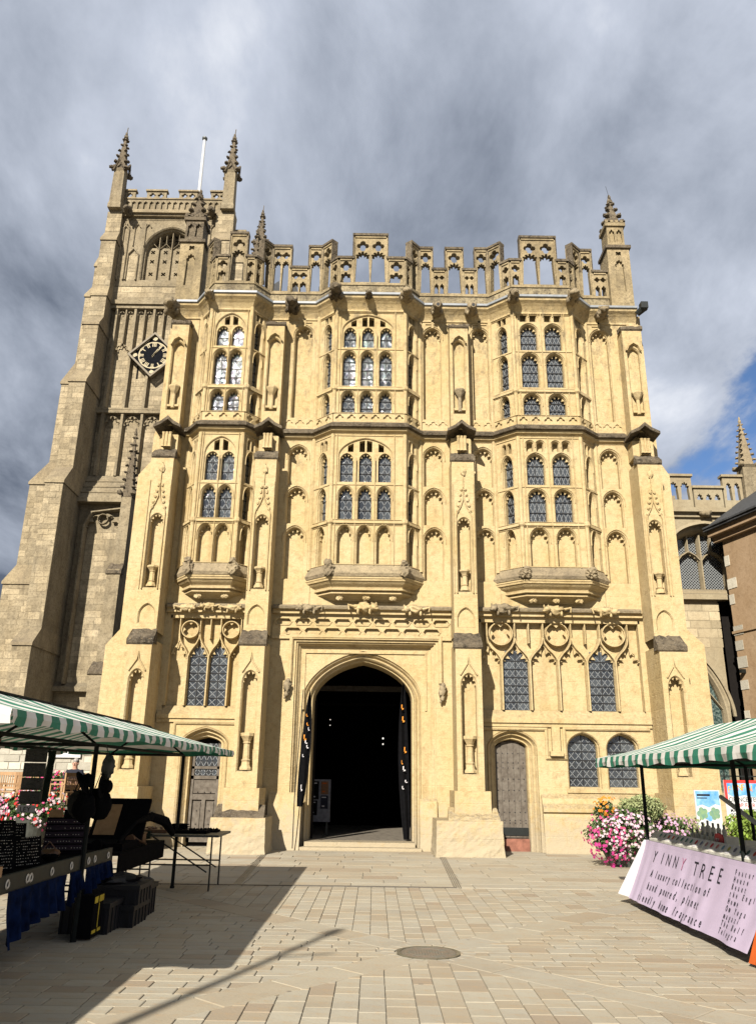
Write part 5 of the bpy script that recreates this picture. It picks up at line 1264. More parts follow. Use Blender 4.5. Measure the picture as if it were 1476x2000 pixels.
# ================================================================== AISLE WALL, RIGHT
def aisle():
    Y = 27.0; T = TF((0, Y), (1, Y)); root = empty('church_aisle', 'grey stone church aisle with pierced battlements and latticed window, right of the porch', 'church aisle', loc=(11.5, Y, 0))
    m = MB(T); q = []; rnd = random.Random(4)
    up = (10.72, 12.05, 7.98, 9.9, 10.0)
    U = arch(10.55, 12.75, 7.95, 9.7, 10.25, k=.15, n=20)
    m.plate(rect(8.3, 15, 7.7, 10.95), [U], 0)
    for (e0, w0), (e1, w1) in zip([(0, 0), (.05, -.05), (.12, -.2)], [(.05, -.05), (.12, -.2), (.14, -.45)]): m.strip(arch(10.55, 12.75, 7.95, 9.7, 10.25, k=.15, n=20, e=e0), w0, arch(10.55, 12.75, 7.95, 9.7, 10.25, k=.15, n=20, e=e1), w1, True)
    m.sweep([(10.35, 9.3)] + arch(10.45, 12.85, 7.9, 9.75, 10.42, k=.15, n=20)[2:][::-1] + [(12.9, 9.3)], [(.06, 0), (.06, .22), (-.05, .26), (-.05, 0)])
    m.box(8.3, 15, 10.82, 10.98, 0, .25); m.box(8.3, 15, 10.66, 10.82, 0, .10)
    m.box(10.4, 12.3, 7.62, 7.80, -.1, .22); m.face([(10.4, 7.80, .22), (12.3, 7.80, .22), (12.3, 7.95, -.2), (10.4, 7.95, -.2)])
    L0 = arch(9.85, 12.6, 1.2, 3.6, 6.0, k=.45, n=24)
    m.plate(rect(8.3, 12.02, -.1, 7.7), [], -.55) if False else m.plate([(8.3, -.1), (11.93, -.1), (11.93, 7.7), (8.3, 7.7)], [[p for p in arch(9.9, 11.85, 1.2, 3.7, 5.7, k=.4, n=24)]], 0)
    A = (9.9, 11.85, 1.2, 3.7, 5.7)
    for (e0, w0), (e1, w1) in zip([(0, 0), (.05, -.05), (.10, -.06), (.16, -.22)], [(.05, -.05), (.10, -.06), (.16, -.22), (.17, -.4)]): m.strip(arch(*A, e=e0, k=.4, n=24), w0, arch(*A, e=e1, k=.4, n=24), w1, True)
    m.sweep(arch(9.8, 11.95, 1.2, 3.7, 5.85, k=.4, n=24)[2:][::-1], [(.05, 0), (.05, .08), (-.05, .10), (-.05, 0)])
    m.box(11.93, 12.6, -.1, 7.7, -2.6, -2.5); m.box(11.85, 11.93, -.1, 7.6, -2.5, 0)
    # lights
    m.bar([(10.92, 1.2), (10.92, 4.1)], .10, -.35, -.15)
    for s in (-1, 1): m.bar([(10.92, 4.05), (10.92 + s * .15, 4.3), (10.92 + s * .36, 4.55), (10.92 + s * .30, 4.95), (10.92, 5.35)], .07, -.35, -.18); m.bar([(10.92 + s * .36, 4.5), (10.92 + s * .62, 4.15), (10.92 + s * .8, 3.9)], .06, -.35, -.18)
    m.bar([(10.92, 4.5), (10.92, 5.2)], .05, -.35, -.2)
    g = MB(T); g.plate(rect(9.9, 11.9, 1.2, 5.7), [], -.34); g.build('stained_glass', GLASSG, root)
    lt = [(10.78, 11.48), (11.62, 12.32)]
    for x in (10.70, 11.55, 12.4): m.bar([(x, 7.95), (x, 9.4 if x != 11.55 else 10.1)], .12, -.42, -.15)
    for a, b in lt:
        c = (a + b) / 2; m.bar([(a - .06, 9.1), (a + .1, 9.3), (c, 9.45), (b - .1, 9.3), (b + .06, 9.1)], .08, -.42, -.18); m.bar([(c, 9.4), (c, 10.05)], .08, -.42, -.2)
        nf = 20; big = arch(a, b, 8.6, 9.1, 9.42, n=nf); cu = cusped(a, b, 8.6, 9.1, 9.42, 5, .3)
        for k in range(2, nf + 2): m.face([(*big[k], -.28), (*big[k + 1], -.28), (*cu[k + 1], -.28), (*cu[k], -.28)])
    g = MB(T); g.plate(rect(10.5, 12.8, 7.9, 10.3), [], -.44); g.build('glass', GLASS, root)
    la = MB(T); 
    for a, b in ((10.74, 11.5), (11.6, 12.36)):
        n = 30; st = .105
        for i in range(-24, 34):
            x = a + i * st
            for sg in (1, -1):
                p0 = (x, 7.98); p1 = (x + sg * 2.1, 10.08)
                # clip to the light
                def cl(p, r_):
                    t0, t1 = 0, 1; dx = r_[0] - p[0]
                    for lim, s_ in ((a, 1), (b, -1)):
                        f0, f1 = (p[0] - lim) * s_, (r_[0] - lim) * s_
                        if f0 < 0 and f1 < 0: return None
                        if f0 < 0: t0 = max(t0, f0 / (f0 - f1))
                        if f1 < 0: t1 = min(t1, f0 / (f0 - f1))
                    if t1 <= t0: return None
                    return [(p[0] + dx * t, p[1] + (r_[1] - p[1]) * t) for t in (t0, t1)]
                cseg = cl(p0, p1)
                if cseg: la.sweep(cseg, [(.009, -.40 + sg * .002), (-.009, -.40 + sg * .002)])
    la.build('lattice', CAME, root, kind='stuff')
    masonry(root, T, 8.35, 11.9, .6, 7.55, 0, AISLE, .30, (.45, .85), rnd, q=q, holes=((9.75, 12.0, 1.0, 5.9),)); masonry(root, T, 12.9, 15, 7.9, 10.6, 0, AISLE, .3, (.4, .8), rnd, q=q)
    m.build('aisle_wall', AISLE, root)
    flush_blocks(q, 300, lambda b: b[1], root, AISLE)
    # parapet
    p = MB(T); 
    def pan(a, b, top, n):
        w_ = (b - a - .1) / n; hs = []
        for i in range(n): x = a + .05 + w_ * i + .04; hs.append(cusped(x, x + w_ - .08, 11.35, top - .45, top - .2, 5, .38))
        p.plate(rect(a, b, 10.98, top), hs, 0, -.18); p.plate(rect(a, b, 10.98, top), hs, -.18, rev=True); p.box(a - .05, b + .05, top, top + .09, -.25, .07)
    pan(8.3, 8.9, 11.7, 2); pan(8.9, 11.45, 12.25, 6); pan(11.5, 12.55, 11.8, 3); pan(12.6, 13.3, 12.25, 2)
    p.build('parapet', AISLE, root)
    k = MB(); k.lathe((13.6, Y + .1, 0), [(.42, 10.9), (.36, 12.6), (.46, 12.7)], 4, R(45), axis='w'); o = k.build('pinnacle', TOWER, root)
    k = MB(); spirelet(k, None, (13.6, Y + .1), 12.65, 14.55, .30, 9, 2, .08)
    for j in range(4): a = j * math.pi / 2 + .78; k.blob((13.6 + .42 * math.cos(a), Y + .1 + .42 * math.sin(a), 12.72), (.12, .12, .10), j, .3, 1)
    k.build('spirelet', CARVE, o)
    k = MB(); k.lathe((11.2, Y + 3, 0), [(.16, 12), (.14, 13.6), (.2, 13.7), (.1, 13.8), (.08, 14.1)], 4, R(45), axis='w'); k.box(10.95, 11.45, Y + 2.95, Y + 3.05, 14.1, 14.25); k.box(11.12, 11.28, Y + 2.95, Y + 3.05, 13.95, 14.6); k.build('gable_cross', CARVE, root)
    # rear parapet glimpsed through the piercings
    p = MB(TF((0, Y + 6), (1, Y + 6))); p.box(9, 14.5, 12.6, 13.3, -.2, 0); p.box(12.6, 13.2, 13.3, 13.7, -.2, 0); p.build('rear_parapet', TOWER, root)
    k = MB(T); k.blob((11.75, 10.75, .2), (.2, .12, .25), 3, .3, 2, 3); k.build('gargoyle', CARVE, root, smooth=True); k = MB(T); k.blob((12.85, 10.75, .2), (.22, .12, .25), 6, .3, 2, 3); k.build('gargoyle', CARVE, root, smooth=True)
    k = MB(T); k.plate([(10.35, 6.75), (10.45, 6.55), (10.55, 6.75), (10.55, 7.0), (10.35, 7.0)], [], .08, 0); k.build('carved_shield', TOWER, root)
    m = MB(); m.box(8, 15, Y + .45, Y + 9, -.1, 10.9); m.build('dark_backing', DARKIN, root)
aisle()
def render_house():
    root = empty('rendered_house', 'brown rendered house with dark slate eaves at the right edge', 'house', loc=(12.3, 24, 0)); X = 11.95
    T = TF((X, 26.2), (X + 1.8, 20)); m = MB(T); m.box(0, 11.2, -.1, 10.0, -9, 0); m.build('wall', RENDER, root)
    q = MB(T); rnd = random.Random(8); v = .2
    while v < 9.5:
        h = rnd.uniform(.28, .42); l = rnd.choice((.22, .34, .42)); b = MB(T); b.tone = rnd.random(); b.box(-.01, l, v, v + h - .02, -.02, .018); b.build('quoin_stone', PALE, root, tone=True); v += h * rnd.choice((1.5, 2.2, 3.2))
    m = MB(T); m.box(-.3, 11.2, 9.55, 9.75, 0, .14); m.box(-.35, 11.2, 9.75, 9.95, -.1, .30); m.box(-.05, 11.2, 6.32, 6.40, 0, .05); m.build('eaves_cornice', RENDER, root)
    m = MB(T); m.box(-.4, 11.2, 9.95, 10.05, -.2, .42); m.face([(-.4, 10.05, .42), (11.2, 10.05, .42), (11.2, 12.2, -2.6), (-.4, 12.2, -2.6)]); ro = m.build('roof', TILE, root)
    for i in range(26):
        k = MB(T); u = -.38 + i * .44; k.box(u, u + .42, 10.03, 10.09, -.1, .46 + (i % 3) * .008); k.build('slate', TILE, ro)
    for z in (3.45, 5.0): k = MB(T); k.box(.2, .3, z, z + .12, 0, .18); k.build('bracket', IRON, root)
render_house()

# ================================================================== MARKET STALLS
def canopy(root, X0, X1, Y0, Y1, zE, zR, seed, near_hip=False, vh=.13):
    """ridge runs along Y; hipped far end; wavy striped valance all round"""
    rnd = random.Random(seed); xc = (X0 + X1) / 2; m = MB(); ny = int((Y1 - Y0) / .12); nx = 16
    def top(x, y):
        a = min(1, abs(x - xc) / ((X1 - X0) / 2)); e = 1 - a; f = min(1.0, (Y1 - y) / .9); f2 = min(1.0, (y - Y0) / .5) if near_hip else 1
        h = zE + (zR - zE) * min(e, f, f2); sag = .045 * math.sin(math.pi * a) * abs(math.sin(math.pi * (y - Y0) / 1.9)) + .012 * noise.noise((x * 3, y * 2, seed)); return h - sag
    P = [[(X0 + (X1 - X0) * i / nx, Y0 + (Y1 - Y0) * j / ny) for j in range(ny + 1)] for i in range(nx + 1)]
    for i in range(nx):
        for j in range(ny):
            q = (P[i][j], P[i + 1][j], P[i + 1][j + 1], P[i][j + 1]); m.face([(x, y, top(x, y)) for x, y in q])
    m.build('canopy', CANVAS, root, smooth=True)
    def val(pts, out):
        m = MB(); n = len(pts); rows = []
        for k, (x, y) in enumerate(pts):
            b = zE - vh - (0 if vh > .12 else .0) - .02 * noise.noise((x * 2.3, y * 2.3, seed)) - .012 * math.sin(k * .5); wv = .018 * math.sin(k * .83 + seed) + .015 * noise.noise((x * 5, y * 5, seed + 1))
            z = top(x, y); rows.append([(x, y, z), (x + out[0] * (.012 + wv * .4), y + out[1] * (.012 + wv * .4), z - vh * .5), (x + out[0] * (.005 + wv), y + out[1] * (.005 + wv), b)])
        for k in range(n - 1):
            for l in range(2): m.face([rows[k][l], rows[k][l + 1], rows[k + 1][l + 1], rows[k + 1][l]])
        m.build('valance', CANVAS, root, smooth=True)
    e = .04
    for X, o in ((X0, (-1, 0)), (X1, (1, 0))): val([(X, Y0 + (Y1 - Y0) * k / (ny * 2)) for k in range(ny * 2 + 1)], o)
    val([(X0 + (X1 - X0) * k / 40, Y1) for k in range(41)], (0, 1)); val([(X0 + (X1 - X0) * k / 40, Y0) for k in range(41)], (0, -1))
def frame(root, xa, xb, ys, z, zr, lean=0):
    for y in ys:
        for x in (xa, xb):
            m = MB(); m.tube([(x, y, 0), (x, y, z)], .026, 8); m.tube([(x, y, 0), (x, y, .03)], .035, 8); m.build('pole', POLE, root)
        m = MB(); m.tube([(xa, y, z), (xb, y, z)], .018, 6); m.tube([(xa, y, z), ((xa + xb) / 2, y, zr)], .015, 6); m.tube([(xb, y, z), ((xa + xb) / 2, y, zr)], .015, 6); m.build('cross_bar', POLE, root)
    for x in (xa, xb): m = MB(); m.tube([(x, ys[0], z), (x, ys[-1], z)], .019, 6); m.build('rail', POLE, root)
    m = MB(); m.tube([((xa + xb) / 2, ys[0], zr), ((xa + xb) / 2, ys[-1], zr)], .016, 6); m.build('ridge_bar', POLE, root)
def text(parent, s, T, size, mat, align='LEFT', warp=None, ex=.0006, sx=1.0, name='lettering', fn=None):
    cu = bpy.data.curves.new('t', 'FONT'); cu.body = s; cu.size = size; cu.align_x = align; cu.extrude = ex; cu.offset = -.012 * size if size > .15 else .004 * size; cu.resolution_u = 3
    to = bpy.data.objects.new('t', cu); COL.objects.link(to); dg = bpy.context.evaluated_depsgraph_get(); me = bpy.data.meshes.new_from_object(to.evaluated_get(dg)); bpy.data.objects.remove(to)
    for v in me.vertices:
        p = Vector((v.co.x * sx, v.co.y, v.co.z)); v.co = (warp(p) if warp else T @ p)
    me.materials.clear(); me.materials.append(mat); o = bpy.data.objects.new(name, me); COL.objects.link(o); o.parent = parent
    if parent: o.matrix_parent_inverse = wmat(parent).inverted()
    return o

def left_stall():
    r = empty('market_stall', 'long market stall with green and white striped canopy on the left, in its own shadow', 'market stall', 'striped market stalls', loc=(-3.6, 9, 0))
    canopy(r, -4.95, -2.28, 5.1, 13.35, 1.985, 2.33, 3, vh=.085); frame(r, -4.15, -3.0, (5.3, 8.9, 13.0), 1.90, 2.33)
    r2 = empty('market_stall', 'nearest striped market stall at the far left, seen only by its shadow on the paving', 'market stall', 'striped market stalls', loc=(-3.9, 3, 0))
    canopy(r2, -5.2, -3.05, .8, 5.05, 2.0, 2.4, 5, True); frame(r2, -4.5, -3.45, (1.1, 4.7), 1.9, 2.33)
    def table(x0, x1, y0, y1, lab, z=.77, top=BROWN, legm=IRON):
        t = empty('trestle_table', lab, 'table', 'tables of the left stall', loc=((x0 + x1) / 2, (y0 + y1) / 2, 0)); m = MB(); m.box(x0, x1, y0, y1, z - .03, z); m.build('tabletop', top, t)
        for y in (y0 + .15, y1 - .15):
            m = MB(); 
            for x in (x0 + .12, x1 - .12): m.tube([(x, y, 0), (x, y, z - .03)], .014, 6)
            m.tube([(x0 + .12, y, .35), (x1 - .12, y, .35)], .011, 6); m.build('leg_frame', legm, t)
        return t
    t1 = table(-4.3, -3.05, 5.4, 9.9, 'long table of the left stall, loaded with jewellery boards over blue velvet', top=BLACKC)
    # front board with rings
    f = MB(); f.box(-3.05, -3.01, 6.0, 9.9, .66, .80); fb = f.build('front_board', plain('dark_board', (.022, .026, .022), .6, .3), t1)
    for i, y in enumerate((6.4, 6.75, 7.15, 7.55, 7.62, 8.1, 8.6, 9.1, 9.3, 9.75)):
        m = MB(TF((-3.01, y + .03), (-3.01, y - .03))); m.T = TF((-3.005, y), (-3.005, y + 1)); c = circ((0, .73), .03, 12); m.sweep(c, [(.010, 0), (.0, .008), (-.010, 0)], closed=True); m.build('metal_ring', SILVER, fb)
    # blue velvet drapes
    for i, (y0, y1, zb) in enumerate(((5.5, 7.0, .18), (7.15, 8.45, .24), (8.55, 8.95, .36), (9.0, 9.85, .38))):
        m = MB(); n = 46; 
        rows = []
        for k in range(n + 1):
            y = y0 + (y1 - y0) * k / n; row = []
            for j in range(7):
                z = .67 - (.67 - zb - .06 * math.sin(math.pi * (1 - k / n)) - .12 * (k / n)) * j / 6; x = -2.99 + .035 * (j / 6) * math.sin(k * .9 + i) + .03 * (j / 6) + .02 * noise.noise((y * 6, z * 3, i)); row.append((x, y, z))
            rows.append(row)
        for k in range(n):
            for j in range(6): m.face([rows[k][j], rows[k + 1][j], rows[k + 1][j + 1], rows[k][j + 1]])
        d = tag(m.build('velvet_drape', BLUEC, smooth=True), ['blue velvet drape hanging at the near end of the left table', 'widest blue velvet drape, pointed at its foot, on the left table', 'narrow blue velvet strip between two wider drapes', 'blue velvet drape with loose folds beside the black crates'][i], 'drape', 'blue velvet drapes')
    # jewellery boards
    rnd = random.Random(12)
    spec = [(-3.75, 7.2, .78, 12, .34, .30), (-3.45, 7.9, .98, 14, .26, .20), (-3.40, 7.2, .85, 8, .26, .30), (-3.48, 8.3, .90, 14, .20, .24), (-3.28, 7.6, .70, 18, .24, .28), (-3.20, 8.0, .78, 14, .24, .26), (-3.85, 8.1, .95, 8, .3, .26), (-3.62, 6.7, .8, 8, .3, .3)]
    labs = ['black board of silver rings leaning at the back of the left table', 'small black board of earrings raised above the others', 'black board with rows of pendants, near end of the left table', 'black card of earrings in the second row of the left table', 'front black board crowded with rings, above the blue velvet', 'front black board of earrings, right of the crowded ring board', 'black board of chains beside the column of metal signs', 'black board of charms at the left picture edge']
    for i, (x, y, z0, ang, w, h) in enumerate(spec):
        b = empty('jewellery_board', labs[i], 'display board', 'jewellery display boards', loc=(x, y, z0))
        T = Matrix.Translation((x, y, max(z0, .78))) @ Matrix.Rotation(R(38), 4, 'Z') @ Matrix.Rotation(R(90 - ang), 4, 'X') @ Matrix.Rotation(R(rnd.uniform(-4, 4)), 4, 'Z')
        m = MB(T); m.box(-w / 2, w / 2, 0, h, -.015, 0); m.box(-w / 2, w / 2, -.0, .012, 0, .012); m.build('board', BLACKC, b)
        if z0 > .8: m = MB(T); m.box(-w / 2, w / 2, -(z0 - .78) - .05, 0, -.06, -.02); m.build('stand', BLACKC, b)
        m = MB(T); rws = int(h / .026)
        for a in range(rws):
            u = -w / 2 + .02
            while u < w / 2 - .02:
                if rnd.random() < .85: m.blob((u, .02 + a * .026 + rnd.uniform(-.002, .002), .004), (rnd.uniform(.0035, .008), rnd.uniform(.003, .005), .004), a, 0, 1)
                u += rnd.uniform(.014, .024)
        m.build('rings', SILVER, b, kind='stuff')
    # wooden till box at near end
    b = empty('wooden_chest', 'small pale wooden chest with a metal catch at the near end of the left table', 'chest', loc=(-3.2, 6.6, .78)); m = MB(); m.box(-3.35, -3.0, 6.2, 7.0, .8, .88); m.build('lid', TEAK, b); m = MB(); m.box(-3.33, -3.02, 6.22, 6.98, .68, .8); m.build('box', BROWN, b); m = MB(); m.box(-3.02, -2.99, 6.7, 6.8, .75, .82); m.build('catch', SILVER, b)
    # tray of pendants, tilted
    T = Matrix.Translation((-3.35, 9.3, .80)) @ Matrix.Rotation(R(20), 4, 'Z') @ Matrix.Rotation(R(48), 4, 'X')
    b = empty('pendant_case', 'open purple-lined case of pendants tilted on the left table', 'display case', loc=(-3.35, 9.3, .8)); m = MB(T); m.box(-.22, .22, 0, .44, -.05, 0); m.build('tray', PURP, b)
    for j in range(6): m = MB(T); m.box(-.22, .22, .0 + j * .086, .008 + j * .086, 0, .012); m.build('divider', BLACKC, b)
    m = MB(T)
    for j in range(5):
        for k in range(14):
            if rnd.random() < .8: m.blob((-.2 + k * .03, .04 + j * .086, .006), (.007, .005, .005), k, 0, 1)
    m.build('pendants', SILVER, b, kind='stuff'); m = MB(T); m.box(-.20, -.06, .45, .56, -.03, -.0); m.build('price_card', TEAK, b); m = MB(T); m.box(-.05, .20, .45, .56, -.03, 0); m.build('lid_flap', BLACKC, b)
    # second dark table with suitcase, boxes and frames
    t2 = table(-4.2, -3.0, 10.1, 12.2, 'middle table of the left stall with an open case and boxes', z=.72, top=BLACKC)
    m = MB(); m.box(-3.0, -2.98, 10.1, 12.2, .5, .72); m.build('skirt', BLACKC, t2)
    b = empty('open_suitcase', 'open black suitcase propped on the middle table of the left stall', 'suitcase', loc=(-3.4, 10.8, .72)); m = MB(); m.box(-3.75, -3.05, 10.4, 11.2, .72, .80); m.build('base', BLACKC, b)
    T = Matrix.Translation((-3.4, 11.2, .80)) @ Matrix.Rotation(R(55), 4, 'X'); m = MB(T); m.box(-.35, .35, 0, .6, -.05, 0); m.build('lid', BLACKC, b); m = MB(T); m.box(-.30, -.02, .05, .5, 0, .01); m.build('lining', TEAK, b)
    m = MB(); m.tube([(-3.1, 10.4, .82), (-3.05, 10.9, 1.02), (-3.05, 11.6, 1.06), (-2.95, 12.0, .98), (-2.9, 12.3, .80)], [.02, .02, .06, .07, .04], 8); tag(m.build('padded_strap', BLACKC, smooth=True), 'black padded strap bent over the edge of the middle table', 'strap')
    for i, (x, y, s) in enumerate(((-3.55, 11.6, .13), (-3.25, 11.75, .10), (-3.2, 11.35, .08), (-3.8, 11.9, .15))):
        m = MB(); m.box(x - s, x + s, y - s * .8, y + s * .8, .72, .72 + s * 1.1); m.box(x - s - .01, x + s + .01, y - s * .8 - .01, y + s * .8 + .01, .72 + s * 1.1, .72 + s * 1.1 + .02)
        tag(m.build('wooden_box', BROWN), ['brown wooden box with a lid behind the black arm', 'smaller brown wooden box beside the suitcase', 'smallest brown box at the table edge', 'largest brown box at the back of the middle table'][i], 'box', 'boxes on the middle table')
    # folding table on the right
    t3 = table(-3.75, -2.28, 12.55, 13.6, 'folding table with splayed legs standing out in the light, end of the left stall', top=PEWTER)
    m = MB(); m.tube([(-3.3, 12.7, .74), (-2.45, 12.72, .25)], .012, 6); m.build('brace', IRON, t3); m = MB(); m.tube([(-3.3, 13.45, .74), (-2.45, 13.45, .25)], .012, 6); m.build('brace', IRON, t3)
    for i, (x, y, w, h) in enumerate(((-3.35, 13.0, .22, .05), (-2.75, 12.95, .24, .045), (-2.6, 13.3, .18, .03))):
        m = MB(); m.box(x - w, x + w, y - .15, y + .15, .77, .77 + h); 
        for k in range(12): m.blob((x + rnd.uniform(-w, w) * .9, y + rnd.uniform(-.12, .12), .77 + h + .008), (.025, .025, .018), k, .4, 1)
        tag(m.build('trinket_tray', BROWN if i == 0 else BLACKC), ['brown tray of trinkets on the folding table', 'black tray of trinkets at the front of the folding table', 'small black tray behind, at the end of the folding table'][i], 'tray', 'trays on the folding table')
    # crates and bag below
    CRATE = plain('dark_crate_plastic', (.014, .014, .017), .6, .3, .3, 6)
    for i, (x, y, z, a, b_, c) in enumerate(((-3.0, 10.0, 0, .35, .3, .22), (-2.95, 10.05, .22, .32, .28, .2), (-3.05, 9.6, 0, .25, .3, .30), (-3.0, 10.6, .0, .3, .25, .34))):
        m = MB(); m.box(x - a, x + a, y - b_, y + b_, z, z + c - .02); m.box(x - a - .02, x + a + .02, y - b_ - .02, y + b_ + .02, z + c - .05, z + c)
        for q in range(7): m.box(x - a + q * a / 3.2, x - a + q * a / 3.2 + .02, y - b_ - .012, y - b_, z, z + c - .05)
        for q in range(5): m.box(x + a, x + a + .012, y - b_ + q * b_ / 2.3, y - b_ + q * b_ / 2.3 + .02, z, z + c - .05)
        if z + c > .3: m.blob((x, y, z + c), (a * .95, b_ * .95, .09), i, .3, 3, 2.5)
        tag(m.build('plastic_crate', CRATE), ['black crate on the paving under the left stall', 'upper black crate stacked under the left stall', 'tall black crate behind the yellow-marked bag', 'black crate furthest back beneath the middle table'][i], 'crate', 'black crates under the left stall')
    b = empty('carrier_bag', 'black carrier bag with yellow markings under the left stall', 'bag', loc=(-2.95, 9.1, 0)); m = MB(); m.box(-3.05, -2.85, 8.95, 9.25, 0.02, .42); m.build('body', BLACKC, b)
    YEL = plain('yellow_print', (.6, .45, .04), .7, .2)
    for (y, z0, z1, w) in ((9.02, .34, .40, .05), (9.18, .34, .40, .07), (9.02, .06, .09, .06), (9.18, .06, .09, .05), (9.12, .1, .33, .008)): m = MB(); m.box(-2.849, -2.845, y - w, y + w, z0, z1); m.build('yellow_marking', YEL, b)
    # hanging bags and hats
    for i, (x, y, z, rx, rz) in enumerate(((-3.05, 8.75, 1.30, .17, .14), (-2.95, 8.6, 1.28, .15, .15), (-2.9, 8.9, 1.30, .17, .15), (-3.1, 8.95, 1.28, .14, .13))):
        m = MB(); m.blob((x, y, z), (rx * .75, .08, rz), i, .12, 3, 1.5); m.tube([(x - rx * .5, y, z + rz * .6), (x - .02, y, z + rz + .16), (x + rx * .5, y, z + rz * .6)], .008, 5)
        tag(m.build('handbag', GREYC if i in (0,) else BLACKC, smooth=True), ['grey felt bag, leftmost of the hanging bags', 'black bag hanging in front of the others', 'dark bag on the right of the hanging cluster', 'black bag hanging at the back of the cluster'][i], 'bag', 'bags hanging from the stall')
    for i, (x, y, z, s) in enumerate(((-3.0, 8.6, 1.51, .13), (-2.85, 8.75, 1.48, .12))):
        T = Matrix.Translation((x, y, z)) @ Matrix.Rotation(R(60 + 30 * i), 4, 'Y'); m = MB(T); m.lathe((0, 0, 0), [(s, 0), (s, .008), (s * .55, .015), (s * .52, .09), (s * .3, .11)], 16, axis='w', sy=.9)
        tag(m.build('hat', BLACKC, smooth=True), ['black brimmed hat hanging left of the stall pole', 'brown-black hat hanging right of the stall pole'][i], 'hat', 'hats hanging from the stall')
    m = MB(); m.blob((-2.85, 8.9, 1.68), (.07, .05, .12), 4, .25, 3, 3); m.tube([(-2.85, 8.9, 1.78), (-2.9, 8.9, 1.9)], .006, 4); tag(m.build('rolled_shawl', PEWTER, smooth=True), 'grey-green bundle of cloth hanging above the hats', 'shawl')
    # column of embossed metal plates
    c = empty('sign_column', 'tall dark column of embossed metal plates hanging at the back of the left stall', 'sign column', loc=(-4.1, 10, 1.4))
    z = 1.88
    SGN = plain('embossed_metal', (.05, .047, .042), .55, .5, .4, 20)
    for i, h in enumerate((.16, .17, .15, .16)):
        T = TF((-4.22, 10.0), (-3.96, 10.05), 0); m = MB(T); m.box(0, .25, z - h + .01, z, -.02, 0); p = m.build('metal_plate', SGN, c)
        m = MB(T); m.sweep([(.015, z - h + .025), (.235, z - h + .025), (.235, z - .015), (.015, z - .015)], [(.006, 0), (0, .008), (-.006, 0)], closed=True)
        for k in range(26): m.blob((rnd.uniform(.03, .22), z - rnd.uniform(.03, h - .03), .003), (.018, .006, .006), k, .5, 1)
        m.build('embossing', PEWTER, p); z -= h
    pl = empty('name_plate', 'pale name plate lettered LEY at the foot of the sign column', 'name plate', 'enamel name plates', loc=(-4.05, 9.8, 1.2)); T = TF((-4.12, 9.75), (-3.86, 9.8)); m = MB(T); m.box(0, .2, 1.17, 1.25, -.01, 0); m.build('plate', WHITEC, pl); text(pl, 'LEY', T @ Matrix.Translation((.03, 1.18, .002)), .075, INK)
    pl = empty('name_plate', 'white name plate lettered WENDY at the left picture edge', 'name plate', 'enamel name plates', loc=(-4.55, 9.6, 1.8)); T = TF((-4.72, 9.6), (-4.3, 9.6)); m = MB(T); m.box(0, .34, 1.80, 1.90, -.01, 0); m.build('plate', WHITEC, pl); text(pl, 'WENDY', T @ Matrix.Translation((.02, 1.812, .002)), .098, INK)
    pl = empty('warning_plate', 'dark red warning plate above the WENDY plate', 'sign', loc=(-4.6, 9.6, 1.95)); m = MB(T); m.box(-.05, .36, 1.91, 1.98, -.01, 0); m.build('plate', plain('red_enamel', (.12, .02, .015), .4, .5), pl); text(pl, 'BEWARE', T @ Matrix.Translation((.0, 1.925, .002)), .05, GREYC)
left_stall()

